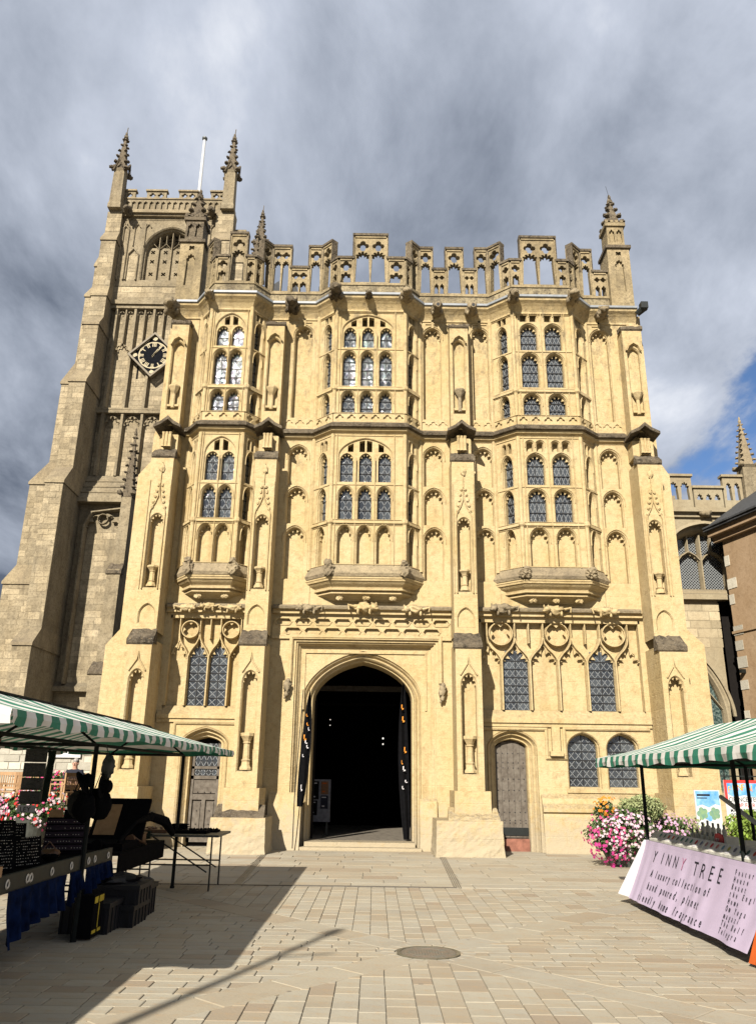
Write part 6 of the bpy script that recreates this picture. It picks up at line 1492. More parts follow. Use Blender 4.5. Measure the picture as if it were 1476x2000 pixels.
def right_stall():
    r = empty('market_stall', 'market stall with green and white striped canopy on the right, hung with a lilac banner', 'market stall', 'striped market stalls', loc=(4.6, 9, 0))
    canopy(r, 3.36, 6.0, 5.4, 12.55, 1.93, 2.36, 7); frame(r, 3.85, 5.35, (5.7, 8.9, 11.95), 1.84, 2.27)
    t = empty('trestle_table', 'long table of the right stall under the lilac banner', 'table', loc=(4.4, 10, 0)); m = MB(); m.box(3.84, 4.95, 6.2, 12.0, .74, .77); m.build('tabletop', WHITEC, t)
    for y in (6.5, 9, 11.8): m = MB(); m.box(3.95, 3.99, y, y + .04, 0, .74); m.box(4.8, 4.84, y, y + .04, 0, .74); m.build('leg', IRON, t)
    # banner: flares out towards the foot
    Ya, Yb = 11.95, 8.22
    def pos(u, v, off=0.0):     # u metres from the far end towards the viewer, v height
        s = (.83 - v) / .73; x = 3.82 - .34 * s ** 1.2 + .0045 * math.sin(u * 17 + 2 * math.sin(u * 3.1)) * (.4 + s) + .02 * noise.noise((u * 1.6, v * 1.2, 5)) * (1 + s); lo = .09 * max(0, 1 - u / 1.2)
        return Vector((x - off, Ya - u - .10 * s * (1 if u < .4 else 0) + .0, v + lo * s * 0))
    def cloth(name, u0, u1, v0, v1, mat, lab, cat, off=0):
        m = MB(); nu, nv = int((u1 - u0) / .04), 12
        for i in range(nu):
            for j in range(nv):
                q = [(u0 + (u1 - u0) * a / nu, v0 + (v1 - v0) * b / nv) for a, b in ((i, j), (i + 1, j), (i + 1, j + 1), (i, j + 1))]; m.face([tuple(pos(a, b, off)) for a, b in q])
        return tag(m.build(name, mat, smooth=True), lab, cat)
    b = empty('cloth_banner', 'lilac cloth banner lettered YINNY TREE hanging from the right stall table', 'banner', loc=(3.8, 10, .1))
    m = MB(); nu, nv = 100, 14; U = Ya - Yb
    for i in range(nu):
        for j in range(nv):
            m.face([tuple(pos(U * a / nu, .10 + .73 * b_ / nv + (.0))) for a, b_ in ((i, j), (i + 1, j), (i + 1, j + 1), (i, j + 1))])
    m.build('cloth', PINK, b, smooth=True)
    def tx(s, u, v, size, mat=INK, sx=1.0, al='LEFT'):
        text(b, s, None, size, mat, al, warp=lambda p: pos(u + p.x, v + p.y, .010 + p.z), sx=sx)
    # letters spread out over the cloth
    for ch, u, mt in (('Y', .50, INK), ('I', .80, INK), ('N', .98, INK), ('N', 1.22, INK), ('Y', 1.48, PINKINK)): tx(ch, u, .595, .20, mt, 1.0)
    for ch, u in (('T', 1.86), ('R', 2.10), ('E', 2.36), ('E', 2.58)): tx(ch, u, .575, .22, INK, 1.0)
    def spaced(s, u, v, size, gap):
        for ch in s:
            if ch != ' ': tx(ch, u, v, size, INK, .70)
            u += gap
    spaced('A luxury collection of', .62, .425, .125, .088); spaced('hand poured, planet', .66, .28, .125, .092); spaced('friendly home fragrance', .36, .135, .125, .098)
    for k, s in enumerate(('Featured', 'House', 'Beaut', 'the Engl', 'Home', 'Om Yoga', 'magazi', 'The Belf', 'Telegra')):
        spaced(s, 2.98, .70 - .068 * k, .075, .075)
    # white corner cloth at the far end
    m = MB(); m.face([(3.80, 11.97, .83), (3.42, 12.12, .12), (4.3, 12.15, .12), (4.3, 12.02, .8)]); m.face([(3.80, 11.97, .83), (3.85, 11.9, .83), (3.52, 11.9, .1), (3.42, 12.12, .12)]); tag(m.build('corner_cloth', WHITEC), 'white cloth wrapped round the far corner of the right stall table', 'tablecloth')
    m = MB(); 
    for k in range(30):
        y0, y1 = 8.20 - k * .075, 8.125 - k * .075; f = lambda y, s: 3.78 - .30 * s + .015 * math.sin(y * 25) * s
        m.face([(f(y0, 0), y0, .84), (f(y0, 1), y0, .03), (f(y1, 1), y1, .03), (f(y1, 0), y1, .84)])
    tag(m.build('orange_tablecloth', ORANGE, smooth=True), 'bright orange cloth hanging at the right picture edge', 'tablecloth')
    # sample shelf along the table edge, with coloured labels
    rnd = random.Random(21); sh = empty('sample_rack', 'long grey rack of candle samples with coloured labels along the table edge', 'rack', loc=(3.85, 10, .83))
    m = MB(); m.box(3.84, 3.98, 7.75, 11.85, .83, .86); m.face([(3.84, 11.85, .86), (3.84, 7.75, .86), (3.93, 7.75, .96), (3.93, 11.85, .96)]); m.build('shelf', plain('grey_card', (.70, .68, .60), .8, .2), sh)
    cols = [(.03, .16, .12), (.06, .12, .10), (.40, .05, .03), (.50, .07, .04), (.10, .12, .10), (.03, .16, .10), (.03, .13, .12), (.02, .22, .15), (.45, .03, .03), (.14, .18, .28), (.35, .18, .18), (.5, .01, .03), (.45, .16, .15), (.12, .24, .32), (.38, .36, .08), (.12, .12, .16)]
    LM = [plain('label_colour', c, .7, .2) for c in cols]
    n = 24; T = TF((3.84, 11.85), (3.84, 7.75)) 
    T = T @ Matrix.Translation((0, .86, 0)) @ Matrix.Rotation(R(-42), 4, 'X')
    for i in range(n):
        u = .35 + i * .155; m = MB(T); m.box(u - .05, u + .05, .012, .125, .001, .004); c_ = m.build('sample_card', WHITEC, sh)
        m = MB(T); m.plate(circ((u, .075), .032, 14), [], .006); m.build('round_label', LM[i % 16], c_)
    # bottles, jars and boxes
    GREY_B = plain('grey_bottle', (.70, .66, .56), .5, .4, .2); CREAM = plain('cream_box', (.95, .88, .76), .7, .2, .1); AMB = plain('amber_jar', (.75, .30, .04), .3, .5, .1); PK = plain('pink_box', (.85, .55, .60), .7, .2, .1)
    GREY_C = plain('grey_cap', (.34, .32, .29), .5, .4); k = 0
    for row, (x, z, n_, y0) in enumerate(((4.15, .77, 7, 11.55), (4.32, .86, 6, 11.5), (4.45, .96, 5, 11.45))):
        m = MB(); m.box(x - .08, x + .08, y0 - n_ * .17 - .05, y0 + .1, .77, max(z, .78)); tag(m.build('display_step', CREAM), ['lowest cream display step on the right stall', 'middle cream display step on the right stall', 'top cream display step on the right stall'][row], 'display stand', 'cream display steps')
        for i in range(n_):
            y = y0 - i * .17; s = rnd.uniform(.85, 1.1); o = empty('room_spray_bottle', 'grey bottle, %s display step, %s' % (('lowest', 'middle', 'top')[row], ('at its far end', 'second from the far end', 'third from the far end', 'fourth from the far end', 'fifth from the far end', 'sixth from the far end', 'at its near end')[i]), 'bottle', 'bottles on the right stall', loc=(x, y, z))
            m = MB(); m.lathe((x, y, 0), [(.034 * s, z), (.036 * s, z + .07 * s), (.03 * s, z + .09 * s), (.014, z + .10 * s)], 10, axis='w'); m.build('body', GREY_B, o); m = MB(); m.lathe((x, y, 0), [(.016, z + .10 * s), (.016, z + .15 * s), (.010, z + .155 * s)], 8, axis='w'); m.build('cap', PEWTER if False else GREY_C, o)
    ORD = ('furthest', 'second', 'third', 'fourth', 'fifth', 'sixth', 'seventh', 'eighth', 'ninth', 'tenth', 'eleventh', 'twelfth', 'thirteenth', 'nearest')
    for i in range(14):
        pos_ = ORD[i] + (' in the row of goods' if i in (0, 13) else ' in the row of goods from the far end')
        x = rnd.uniform(4.05, 4.5); y = 10.2 - i * .17; s = rnd.uniform(.05, .075); tpe = i % 4
        m = MB()
        if tpe in (0, 2):
            m.box(x - s, x + s, y - s, y + s, .77, .77 + s * 2.6); tag(m.build('gift_box', (CREAM, PK, PK)[i % 3]), ('pink' if i % 3 else 'white') + ' gift box, ' + pos_.replace(' in the row of goods', '').replace(' from the far end', ' item from the far end of the right stall'), 'gift box', 'gift boxes on the right stall')
        else:
            m.lathe((x, y, 0), [(s, .77), (s, .77 + s * 1.7), (s * .9, .77 + s * 1.75)], 14, axis='w'); o = m.build('candle_jar', AMB if i > 6 else CREAM, smooth=False); tag(o, ('amber' if i > 6 else 'cream') + ' candle jar, ' + pos_.replace(' in the row of goods', '').replace(' from the far end', ' item from the far end of the right stall'), 'candle jar', 'candle jars on the right stall')
    o = empty('red_sign', 'red rounded paddle sign standing among the candles of the right stall', 'sign', loc=(4.0, 9.8, .85)); T = TF((3.97, 10.0), (4.0, 9.0)); m = MB(T); L = [(-.11, .86), (.11, .86), (.11, 1.0), (.09, 1.04), (0, 1.05), (-.09, 1.04), (-.11, 1.0)]; m.plate([(x + .2, y) for x, y in L], [], 0, -.012); m.build('plate', plain('red_card', (.42, .01, .03), .6, .3), o); text(o, 'BUY', T @ Matrix.Translation((.12, .96, .003)), .05, WHITEC); text(o, 'WELLS', T @ Matrix.Translation((.12, .895, .003)), .045, WHITEC)
    # chalk board
    o = empty('chalkboard', 'black chalkboard hanging from the right stall frame at the picture edge', 'chalkboard', loc=(4.1, 8.4, 1.4)); T = TF((3.93, 8.55), (4.5, 8.35)); m = MB(T); m.box(0, .5, 1.22, 1.56, -.015, 0); m.build('board', BLACKC, o)
    text(o, 'I', T @ Matrix.Translation((.11, 1.44, .003)), .09, GREY_B); text(o, 'Sil', T @ Matrix.Translation((.07, 1.33, .003)), .085, CREAM); text(o, 'Law', T @ Matrix.Translation((.03, 1.265, .003)), .045, GREY_B)
    # long slanted banner pole
    m = MB(); m.tube([(4.72, 11.4, 1.42), (4.6, 9.2, .86)], .03, 8); tag(m.build('rolled_print', WHITEC), 'white rolled print leaning down across the poster', 'rolled print')
    m = MB(); m.blob((4.75, 8.2, 1.08), (.10, .09, .24), 5, .25, 3, 2); tag(m.build('purple_scarf', plain('violet_cloth', (.16, .14, .32), .9, .1), smooth=True), 'violet cloth bundle at the right picture edge', 'scarf')
right_stall()

# ================================================================== POSTERS
def posters():
    o = empty('blue_poster', 'blue and white landscape poster propped against the porch plinth', 'poster', loc=(7.1, 17.9, .7)); T = TF((6.83, 17.85), (7.5, 17.95)); m = MB(T); m.box(0, .58, .42, 1.45, -.03, 0); m.build('sheet', WHITE, o)
    SKYB = plain('print_blue', (.05, .25, .55), .6, .3, .3, 5, col2=(.30, .50, .65)); GRB = plain('print_green', (.22, .33, .16), .6, .3, .5, 12, col2=(.10, .22, .20))
    m = MB(T); m.plate([(.02, 1.43), (.02, 1.12), (.15, 1.16), (.3, 1.10), (.45, 1.17), (.56, 1.14), (.56, 1.43)][::-1] if False else [(.02, 1.12), (.15, 1.16), (.3, 1.10), (.45, 1.17), (.56, 1.14), (.56, 1.43), (.02, 1.43)], [], .002); m.build('printed_sky', SKYB, o)
    for x in (.14, .42): m = MB(T); m.plate(foil((x, .98), .13, 5, .25), [], .003); m.build('printed_island', GRB, o)
    m = MB(T); m.plate(foil((.28, .92), .10, 3, .3), [], .0025); m.build('printed_lake', SKYB, o); m = MB(T); m.box(.05, .35, 1.33, 1.37, .002, .004); m.box(.05, .28, 1.28, 1.30, .002, .004); m.build('printed_title', INK, o)
    o = empty('funfair_poster', 'funfair poster for Cirencester Mop Fair with yellow lettering on red and white', 'poster', loc=(7.8, 17.9, 1.2)); T = TF((7.42, 17.7), (8.5, 17.8)); RD = plain('print_red', (.62, .04, .035), .6, .3, .1); YL = plain('print_yellow', (.85, .55, .03), .6, .3, .1)
    m = MB(T); m.box(0, .86, .80, 1.66, -.02, 0); m.build('sheet', WHITE, o)
    m = MB(T); m.plate([(.0, 1.26), (.0, 1.66), (.86, 1.66), (.86, 1.26), (.8, 1.30), (.8, 1.60), (.06, 1.60), (.06, 1.26)][::-1], [], .002); m.build('printed_border', RD, o)
    m = MB(T); m.plate([(.06, 1.38), (.2, 1.32), (.43, 1.36), (.66, 1.32), (.8, 1.38), (.8, 1.60), (.06, 1.60)], [], .0025); m.build('printed_sky', SKYB, o)
    for i, ch in enumerate('FUNFAIR'):
        Tq = T @ Matrix.Translation((.07 + i * .103, 1.41 + .05 * math.sin(math.pi * i / 6), .004)) ; text(o, ch, Tq @ Matrix.Translation((.006, -.008, 0)), .19, RD, sx=.86); text(o, ch, Tq @ Matrix.Translation((0, 0, .002)), .18, YL, sx=.82)
    text(o, 'CIRENCESTER', T @ Matrix.Translation((.07, 1.23, .003)), .125, INK, sx=.84); text(o, 'MOP FAIR', T @ Matrix.Translation((.14, 1.12, .003)), .115, RD); text(o, 'MARKET PLACE', T @ Matrix.Translation((.08, 1.02, .003)), .10, INK, sx=.85); text(o, 'TOWN CENTRE', T @ Matrix.Translation((.08, .93, .003)), .10, INK, sx=.85)
    m = MB(T); 
    for j in range(3): m.box(.10 + j * .03, .78 - j * .04, .905 - j * .035, .915 - j * .035 + .01, .001, .003)
    m.build('small_print', RD, o)
    o = empty('iron_railing', 'low black iron railing beside the right side of the church', 'railing', loc=(8.6, 20, 0))
    for i in range(16): m = MB(); x = 8.4 + i * .22; m.tube([(x, 21, .1), (x, 21, 2.1)], .014, 5); m.build('upright', IRON, o)
    for z in (1.75, 1.95): m = MB(); m.box(8.35, 11.8, 20.98, 21.02, z, z + .03); m.build('rail', IRON, o)
posters()

# ================================================================== FLAGS, NOTICEBOARD AND LAMPS IN THE DOORWAY
def doorway_things():
    for side, (x, y, z0, z1, w, lab) in enumerate(((-1.72, 19.55, .95, 3.62, .24, 'black feather flag with orange and white print at the left door jamb'), (.80, 20.55, .20, 4.05, .26, 'folded black banner with orange print inside the right door jamb'))):
        o = empty('feather_flag', lab, 'flag', 'black flags at the great doorway', loc=(x, y, 0)); m = MB(); n = 26; rows = []
        for k in range(n + 1):
            t = k / n; z = z0 + (z1 - z0) * t; ww = w * (math.sin(math.pi * min(1, t * .9 + .12)) ** .6) * (1 if side else 1); bend = (.06 * math.sin(t * 2.6)) * (1 if side == 0 else -1)
            row = []
            for j in range(7):
                s = j / 6; row.append((x + bend + (s - .5) * ww + (.10 * t * t if side == 0 else -.05 * t), y + .05 * math.sin(s * 7 + t * 3 + side), z))
            rows.append(row)
        for k in range(n):
            for j in range(6): m.face([rows[k][j], rows[k][j + 1], rows[k + 1][j + 1], rows[k + 1][j]])
        m.build('cloth', BLACKC, o, smooth=True)
        OR_ = MATS.get('orange_print') or plain('orange_print', (.75, .28, .03), .7, .2)
        rnd = random.Random(4 + side)
        for q, (t, mat) in enumerate(((.80, OR_), (.72, OR_), (.66, WHITEC), (.60, OR_), (.56, WHITEC), (.50, WHITEC), (.44, WHITEC), (.18, WHITEC)) if side == 0 else ((.82, OR_), (.76, OR_), (.55, OR_), (.48, OR_), (.43, WHITEC), (.37, WHITEC), (.32, WHITEC))):
            k = int(t * n); c = rows[k][2 + (q % 3)]; m = MB(); a = .012 + rnd.random() * .014; h = .03 + rnd.random() * .05; yy = c[1] - .045
            m.face([(c[0] - a, yy, c[2] - h), (c[0] - a * .2, yy, c[2] - h), (c[0] + a * .2, yy, c[2] + h), (c[0] - a, yy, c[2] + h * .9)]); m.face([(c[0] - a, yy, c[2] - h), (c[0] + a * 1.6, yy, c[2] - h * .8), (c[0] + a * 1.6, yy, c[2] - h * .3), (c[0] - a, yy, c[2] - h * .5)]); m.build('print_mark', mat, o)
        m = MB(); xp = x - w * .5 - .01 if side == 0 else x + w * .5; m.tube([(xp, y, .05), (xp, y, z0 + .2), (xp + (.1 if side == 0 else 0), y, z1)], .012, 6); m.build('pole', IRON, o)
    o = empty('notice_board', 'grey freestanding notice board with dark posters just inside the doorway', 'notice board', loc=(-1.3, 22, .16)); T = TF((-1.75, 22.2), (-.95, 22.0)); m = MB(T); m.box(0, .62, .50, 1.55, -.03, 0); m.build('panel', plain('grey_panel', (.20, .20, .22), .6, .3), o)
    for i, (a, b, c, d, mt) in enumerate(((.05, .30, 1.05, 1.50, BLACKC), (.36, .56, 1.18, 1.50, BROWN), (.36, .56, .82, 1.15, NAVY), (.06, .27, .66, 1.02, BLACKC))):
        m = MB(T); m.box(a, b, c, d, 0, .004); p = m.build('poster', mt, o); m = MB(T); m.box(a + .03, b - .05, d - .06, d - .035, .004, .006); m.box(a + .04, b - .09, c + .05, c + .08, .004, .006); m.build('poster_print', WHITEC if i != 1 else ORANGE, p)
    for a in (.08, .54): m = MB(T); m.box(a - .02, a + .02, .17, .5, -.03, -.01); m.box(a - .02, a + .02, .17, .20, -.25, .25); m.build('foot', PEWTER, o)
    em = bpy.data.materials.new('lamp_glow'); em.use_nodes = True; b = em.node_tree.nodes['Principled BSDF']; b.inputs['Emission Color'].default_value = (1, .95, .85, 1); b.inputs['Emission Strength'].default_value = 0.5
    for i, (x, y, z, s) in enumerate(((-1.65, 30, 3.62, .018), (-1.65, 30, 3.42, .018), (.30, 30, 2.98, .035), (.30, 30, 2.78, .03))):
        m = MB(); m.blob((x, y, z), (s, s, s), 0, .05, 2); tag(m.build('hall_lamp', em), ['tiny lamp glinting in the dark hall, upper of the left pair', 'tiny lamp glinting in the dark hall, lower of the left pair', 'pale lamp glow deep in the hall, upper of the right pair', 'pale lamp glow deep in the hall, lower of the right pair'][i], 'lamp', 'lamps in the dark hall')
doorway_things()

# ================================================================== PLANTS
def foliage(m, c, r, n, size, rnd, flat=0.0, shell=.35):
    for _ in range(n):
        while True:
            p = Vector((rnd.uniform(-1, 1), rnd.uniform(-1, 1), rnd.uniform(-1, 1)))
            if shell < p.length < 1: break
        k = 1 + .25 * noise.noise(p * 2.5 + Vector(c)); q = Vector((c[0] + p.x * r[0] * k, c[1] + p.y * r[1] * k, c[2] + p.z * r[2] * k))
        d = Vector((rnd.gauss(0, 1), rnd.gauss(0, 1), rnd.gauss(0, 1))).normalized(); a = d.orthogonal().normalized() * size * rnd.uniform(.6, 1.2); b = d.cross(a).normalized() * size * rnd.uniform(.35, .6)
        m.face([q - a, q + b, q + a, q - b])
def blooms(m, c, r, n, size, rnd, front=True, lo=-1.0):
    for _ in range(n):
        p = Vector((rnd.gauss(0, 1), rnd.gauss(0, 1), rnd.gauss(0, 1))).normalized()
        if front and p.y > .35: p.y = -p.y
        if p.z < lo: p.z = -p.z * .5
        k = rnd.uniform(.9, 1.1) + .2 * noise.noise(p * 2.5 + Vector(c)); q = Vector((c[0] + p.x * r[0] * k, c[1] + p.y * r[1] * k, c[2] + p.z * r[2] * k))
        d = (p + Vector((rnd.uniform(-.5, .5), -0.5, rnd.uniform(-.2, .6)))).normalized(); a = d.orthogonal().normalized(); b = d.cross(a); s = size * rnd.uniform(.7, 1.2); o = rnd.random() * 6
        m.face([q + (a * math.cos(o + t * math.pi * .4) + b * math.sin(o + t * math.pi * .4)) * s * (1 if t % 1 == 0 else .6) + d * s * .25 for t in [x * .5 for x in range(10)]])
def planter(name, lab, c, w, h, parts, bowl=PEWTER, cat='planter', sc=1.0, group=None, lw=None):
    rnd = random.Random(int(abs(c[0]) * 100)); o = empty(name, lab, cat, group, loc=(c[0], c[1], c[2])); m = MB(); m.lathe((c[0], c[1], c[2]), [(w * .6, 0), (w * .8, h * .5), (w, h), (w * .93, h), (w * .9, h * .9)], 24, axis='w'); m.build('tub', bowl, o)
    for (nm, mat, kind, pc, pr, n, s) in parts:
        m = MB()
        if kind == 'leaf': foliage(m, pc, pr, n, s, rnd)
        elif kind == 'bloom': blooms(m, pc, pr, n, s, rnd)
        m.build(nm, mat, o, kind='stuff')
    return o
planter('flower_planter', 'round tub overflowing with pink and white petunias, orange flowers and a variegated bush', (5.05, 17.2, 0), .50, .40, [
    ('leaves', LEAF, 'leaf', (5.0, 17.05, .60), (.64, .55, .50), 4200, .045), ('variegated_bush', LEAFY, 'leaf', (5.50, 17.25, 1.08), (.45, .4, .27), 5200, .028), ('bush_core', LEAF, 'leaf', (5.50, 17.25, 1.02), (.40, .35, .22), 1800, .03),
    ('orange_stems', LEAF, 'leaf', (4.72, 17.2, 1.0), (.22, .2, .22), 700, .035), ('orange_flowers', PETO, 'bloom', (4.72, 17.15, 1.12), (.22, .2, .20), 46, .035),
    ('pink_petunias', PETP, 'bloom', (4.86, 17.05, .56), (.57, .47, .48), 190, .034), ('white_petunias', PETW, 'bloom', (5.02, 17.0, .60), (.62, .50, .45), 260, .033), ('deep_pink_petunias', plain('magenta_petal', (.42, .03, .18), .7, .2, .1), 'bloom', (4.72, 17.0, .42), (.36, .42, .40), 90, .034), ('pale_petunias', PETL, 'bloom', (5.0, 17.0, .75), (.45, .42, .28), 120, .033)])
planter('flower_planter', 'smaller planter of pale lilac petunias behind the right stall', (6.15, 17.6, 0), .45, .42, [('leaves', LEAF, 'leaf', (6.1, 17.5, .62), (.55, .4, .3), 1500, .045), ('lilac_petunias', PETL, 'bloom', (6.05, 17.4, .66), (.55, .45, .32), 170, .032), ('yellow_leaves', LEAFY, 'leaf', (6.5, 17.4, .70), (.3, .3, .25), 400, .04)])
planter('leafy_planter', 'planter of bright green trailing leaves below the funfair poster', (8.0, 17.3, 0), .4, .45, [('leaves', plain('lime_leaf', (.22, .32, .05), .6, .3, .3, 9), 'leaf', (7.75, 17.2, .72), (.62, .4, .36), 2600, .05)])
for i, (x, y, z, w, hx, lab, mats_) in enumerate((
    (-12.2, 24.5, .7, .9, .5, 'trough of red and white flowers at the far left of the terrace', ((PETP, 120), (PETW, 120), (PETR, 60))),
    (-9.9, 25.6, .7, .9, .35, 'trough of magenta flowers beside the seated man', ((PETP, 230), (PETR, 40))),
    (-8.05, 20.0, 0, .75, .75, 'planter of pink, white and red flowers in front of the terrace chairs', ((PETP, 90), (PETW, 200), (PETR, 90))),
    (-9.3, 20.0, 0, .7, .7, 'planter of pale flowers at the terrace edge, left of the red geraniums', ((PETL, 130), (PETW, 120))))):
    h = .45 if z else .62
    planter('flower_trough', lab, (x, y, z), w * .6, h, [('leaves', LEAF, 'leaf', (x, y, z + h + .12), (w, .45, .32 + hx * .2), 3000, .05)] + [('blossom', mt, 'bloom', (x, y, z + h + .16), (w * 1.0, .46, .32 + hx * .2), int(n * .8), .042) for mt, n in mats_], group='flower troughs by the terrace')

# ================================================================== TERRACE FURNITURE AND THE SEATED MAN
def chair_proto():
    o = empty('garden_chair', 'x', 'chair', 'slatted teak garden chairs'); o.matrix_world = Matrix.Identity(4)
    for sx in (-1, 1):
        for sy, h in ((-1, .62), (1, .92)): m = MB(); m.box(sx * .27 - .022, sx * .27 + .022, sy * .23 - .022, sy * .23 + .022, 0, h); m.build('leg', TEAK, o)
        m = MB(); m.box(sx * .27 - .03, sx * .27 + .03, -.27, .25, .62, .65); m.build('armrest', TEAK, o)
    for k in range(6): m = MB(); y = -.22 + k * .08; m.box(-.25, .25, y, y + .06, .42, .44); m.build('seat_slat', TEAK, o)
    m = MB(); m.box(-.29, .29, .215, .25, .84, .93); m.build('top_rail', TEAK, o); m = MB(); m.box(-.27, .27, .215, .25, .50, .55); m.build('lower_rail', TEAK, o)
    for k in range(8): m = MB(); x = -.22 + k * .063; m.box(x - .013, x + .013, .222, .242, .55, .84); m.build('back_slat', TEAK, o)
    return o
def copy_tree(o, parent=None):
    c = o.copy(); COL.objects.link(c)
    if parent is not None: c.parent = parent
    for ch in list(o.children): copy_tree(ch, c)
    return c
ch0 = chair_proto()
spots = [(-9.2, 22.2, 15, 'teak slatted chair in the middle of the terrace, back to the viewer'), (-9.95, 22.9, -5, 'teak chair left of the middle one, partly behind the sign column'), (-11.5, 22.0, 10, 'teak chair at the far left of the terrace beneath the pink flowers'), (-8.35, 22.6, 70, 'teak chair turned sideways, next to the seated man'), (-9.3, 21.4, 120, 'teak chair side-on in front of the middle chair'), (-12.3, 22.5, -10, 'teak chair cut by the left picture edge')]
for i, (x, y, a, lab) in enumerate(spots):
    o = ch0 if i == 0 else copy_tree(ch0); o.matrix_basis = Matrix.Translation((x, y, .7)) @ Matrix.Rotation(R(180 + a), 4, 'Z') ; o['label'] = lab
for i, (x, y, lab) in enumerate(((-9.3, 23.6, 'teak terrace table in front of the seated man'), (-11.9, 23.2, 'teak terrace table at the far left'))):
    o = empty('garden_table', lab, 'table', 'teak terrace tables', loc=(x, y, .7))
    for k in range(9): m = MB(); m.box(x - .75, x + .75, y - .45 + k * .1, y - .36 + k * .1, 1.42, 1.45); m.build('table_slat', TEAK, o)
    for a in (-.65, .65):
        for b in (-.38, .38): m = MB(); m.box(x + a - .03, x + a + .03, y + b - .03, y + b + .03, .7, 1.42); m.build('leg', TEAK, o)
def person():
    X, Y, Z = -8.85, 24.6, .7; o = empty('person', 'seated grey-haired man in a dark jacket at a terrace table', 'person', loc=(X, Y, Z))
    def skin(name, verts, edges, rad, mat, root=0, parent=o, sub=1):
        me = bpy.data.meshes.new(name); me.from_pydata([(X + v[0], Y + v[1], Z + v[2]) for v in verts], edges, []); ob = bpy.data.objects.new(name, me); COL.objects.link(ob)
        md = ob.modifiers.new('s', 'SKIN'); me.materials.append(mat); sv = me.skin_vertices[0].data if me.skin_vertices else None
        if sv is None:
            bm = bmesh.new(); bm.from_mesh(me); bm.verts.layers.skin.verify(); bm.to_mesh(me); bm.free(); sv = me.skin_vertices[0].data
        for i, r in enumerate(rad): sv[i].radius = r if isinstance(r, tuple) else (r, r); sv[i].use_root = (i == root)
        ob.modifiers.new('u', 'SUBSURF').levels = sub; ob.modifiers['u'].render_levels = sub + 1; ob.parent = parent; ob.matrix_parent_inverse = wmat(parent).inverted(); md.use_smooth_shade = True; return ob
    V = [(0, 0, .52), (0, .02, .75), (0, .02, .95), (0, 0, 1.06), (0, -.03, 1.16), (0, -.035, 1.26), (-.19, 0, .98), (-.25, -.06, .76), (-.16, -.26, .72), (-.10, -.34, .74), (.19, 0, .98), (.25, -.06, .76), (.16, -.26, .72), (.10, -.34, .74), (-.11, -.1, .50), (-.14, -.45, .50), (-.14, -.45, .06), (-.14, -.58, .04), (.11, -.1, .50), (.14, -.45, .50), (.14, -.45, .06), (.14, -.58, .04)]
    E = [(0, 1), (1, 2), (2, 3), (3, 4), (4, 5), (2, 6), (6, 7), (7, 8), (8, 9), (2, 10), (10, 11), (11, 12), (12, 13), (0, 14), (14, 15), (15, 16), (16, 17), (0, 18), (18, 19), (19, 20), (20, 21)]
    skin('body', V, E, [(.15, .11), (.15, .11), (.14, .10), .055, (.078, .092), (.066, .078), .06, .045, .036, .034, .06, .045, .036, .034, .085, .07, .05, .035, .085, .07, .05, .035], SKIN)
    skin('jacket', [(0, 0, .50), (0, .02, .75), (0, .02, .96), (-.19, 0, .97), (-.26, -.06, .76), (-.17, -.24, .72), (.19, 0, .97), (.26, -.06, .76), (.17, -.24, .72), (0, .01, 1.03)], [(0, 1), (1, 2), (2, 3), (3, 4), (4, 5), (2, 6), (6, 7), (7, 8), (2, 9)], [(.18, .14), (.18, .14), (.17, .125), .085, .07, .055, .085, .07, .055, .085], NAVY)
    skin('trousers', [(0, 0, .50), (-.11, -.1, .50), (-.14, -.46, .50), (-.14, -.45, .12), (.11, -.1, .50), (.14, -.46, .50), (.14, -.45, .12)], [(0, 1), (1, 2), (2, 3), (0, 4), (4, 5), (5, 6)], [(.16, .13), .10, .085, .065, .10, .085, .065], NAVY)
    m = MB(); m.blob((X, Y + .0, Z + 1.27), (.085, .095, .075), 2, .1, 3); m.blob((X, Y + .045, Z + 1.21), (.08, .06, .08), 3, .1, 2); m.build('hair', HAIRM, o, smooth=True)
    m = MB(); m.blob((X, Y - .125, Z + 1.19), (.014, .02, .025), 1, 0, 2)
    for s in (-1, 1): m.blob((X + s * .082, Y - .03, Z + 1.19), (.014, .022, .032), 1, 0, 1)
    m.build('nose_and_ears', SKIN, o, smooth=True)
    m = MB(); 
    for s in (-1, 1): m.blob((X + s * .03, Y - .112, Z + 1.215), (.012, .008, .007), 1, 0, 1)
    m.box(X - .025, X + .025, Y - .118, Y - .11, Z + 1.143, Z + 1.149); m.build('eyes_and_mouth', INK, o)
    for s in (-1, 1):
        hx, hy, hz = X + s * .09, Y - .36, Z + .745; m = MB(); m.blob((hx, hy, hz), (.04, .045, .018), 1, .05, 2)
        for k in range(4): m.tube([(hx + (k - 1.5) * .019, hy - .035, hz), (hx + (k - 1.5) * .021, hy - .07, hz + .005), (hx + (k - 1.5) * .021, hy - .095 - .006 * (k in (1, 2)), hz - .012)], .0085, 6)
        m.tube([(hx - s * .03, hy + .01, hz), (hx - s * .055, hy - .02, hz), (hx - s * .058, hy - .045, hz - .005)], .010, 6); m.build('hand', SKIN, o, smooth=True)
    c = copy_tree(ch0); c.matrix_basis = Matrix.Translation((X, Y + .1, Z)); c['label'] = 'teak chair the grey-haired man is sitting on'
    c = copy_tree(ch0); c.matrix_basis = Matrix.Translation((X - .75, Y + 1.2, Z)); c['label'] = 'red painted slatted chair behind the seated man'
person()
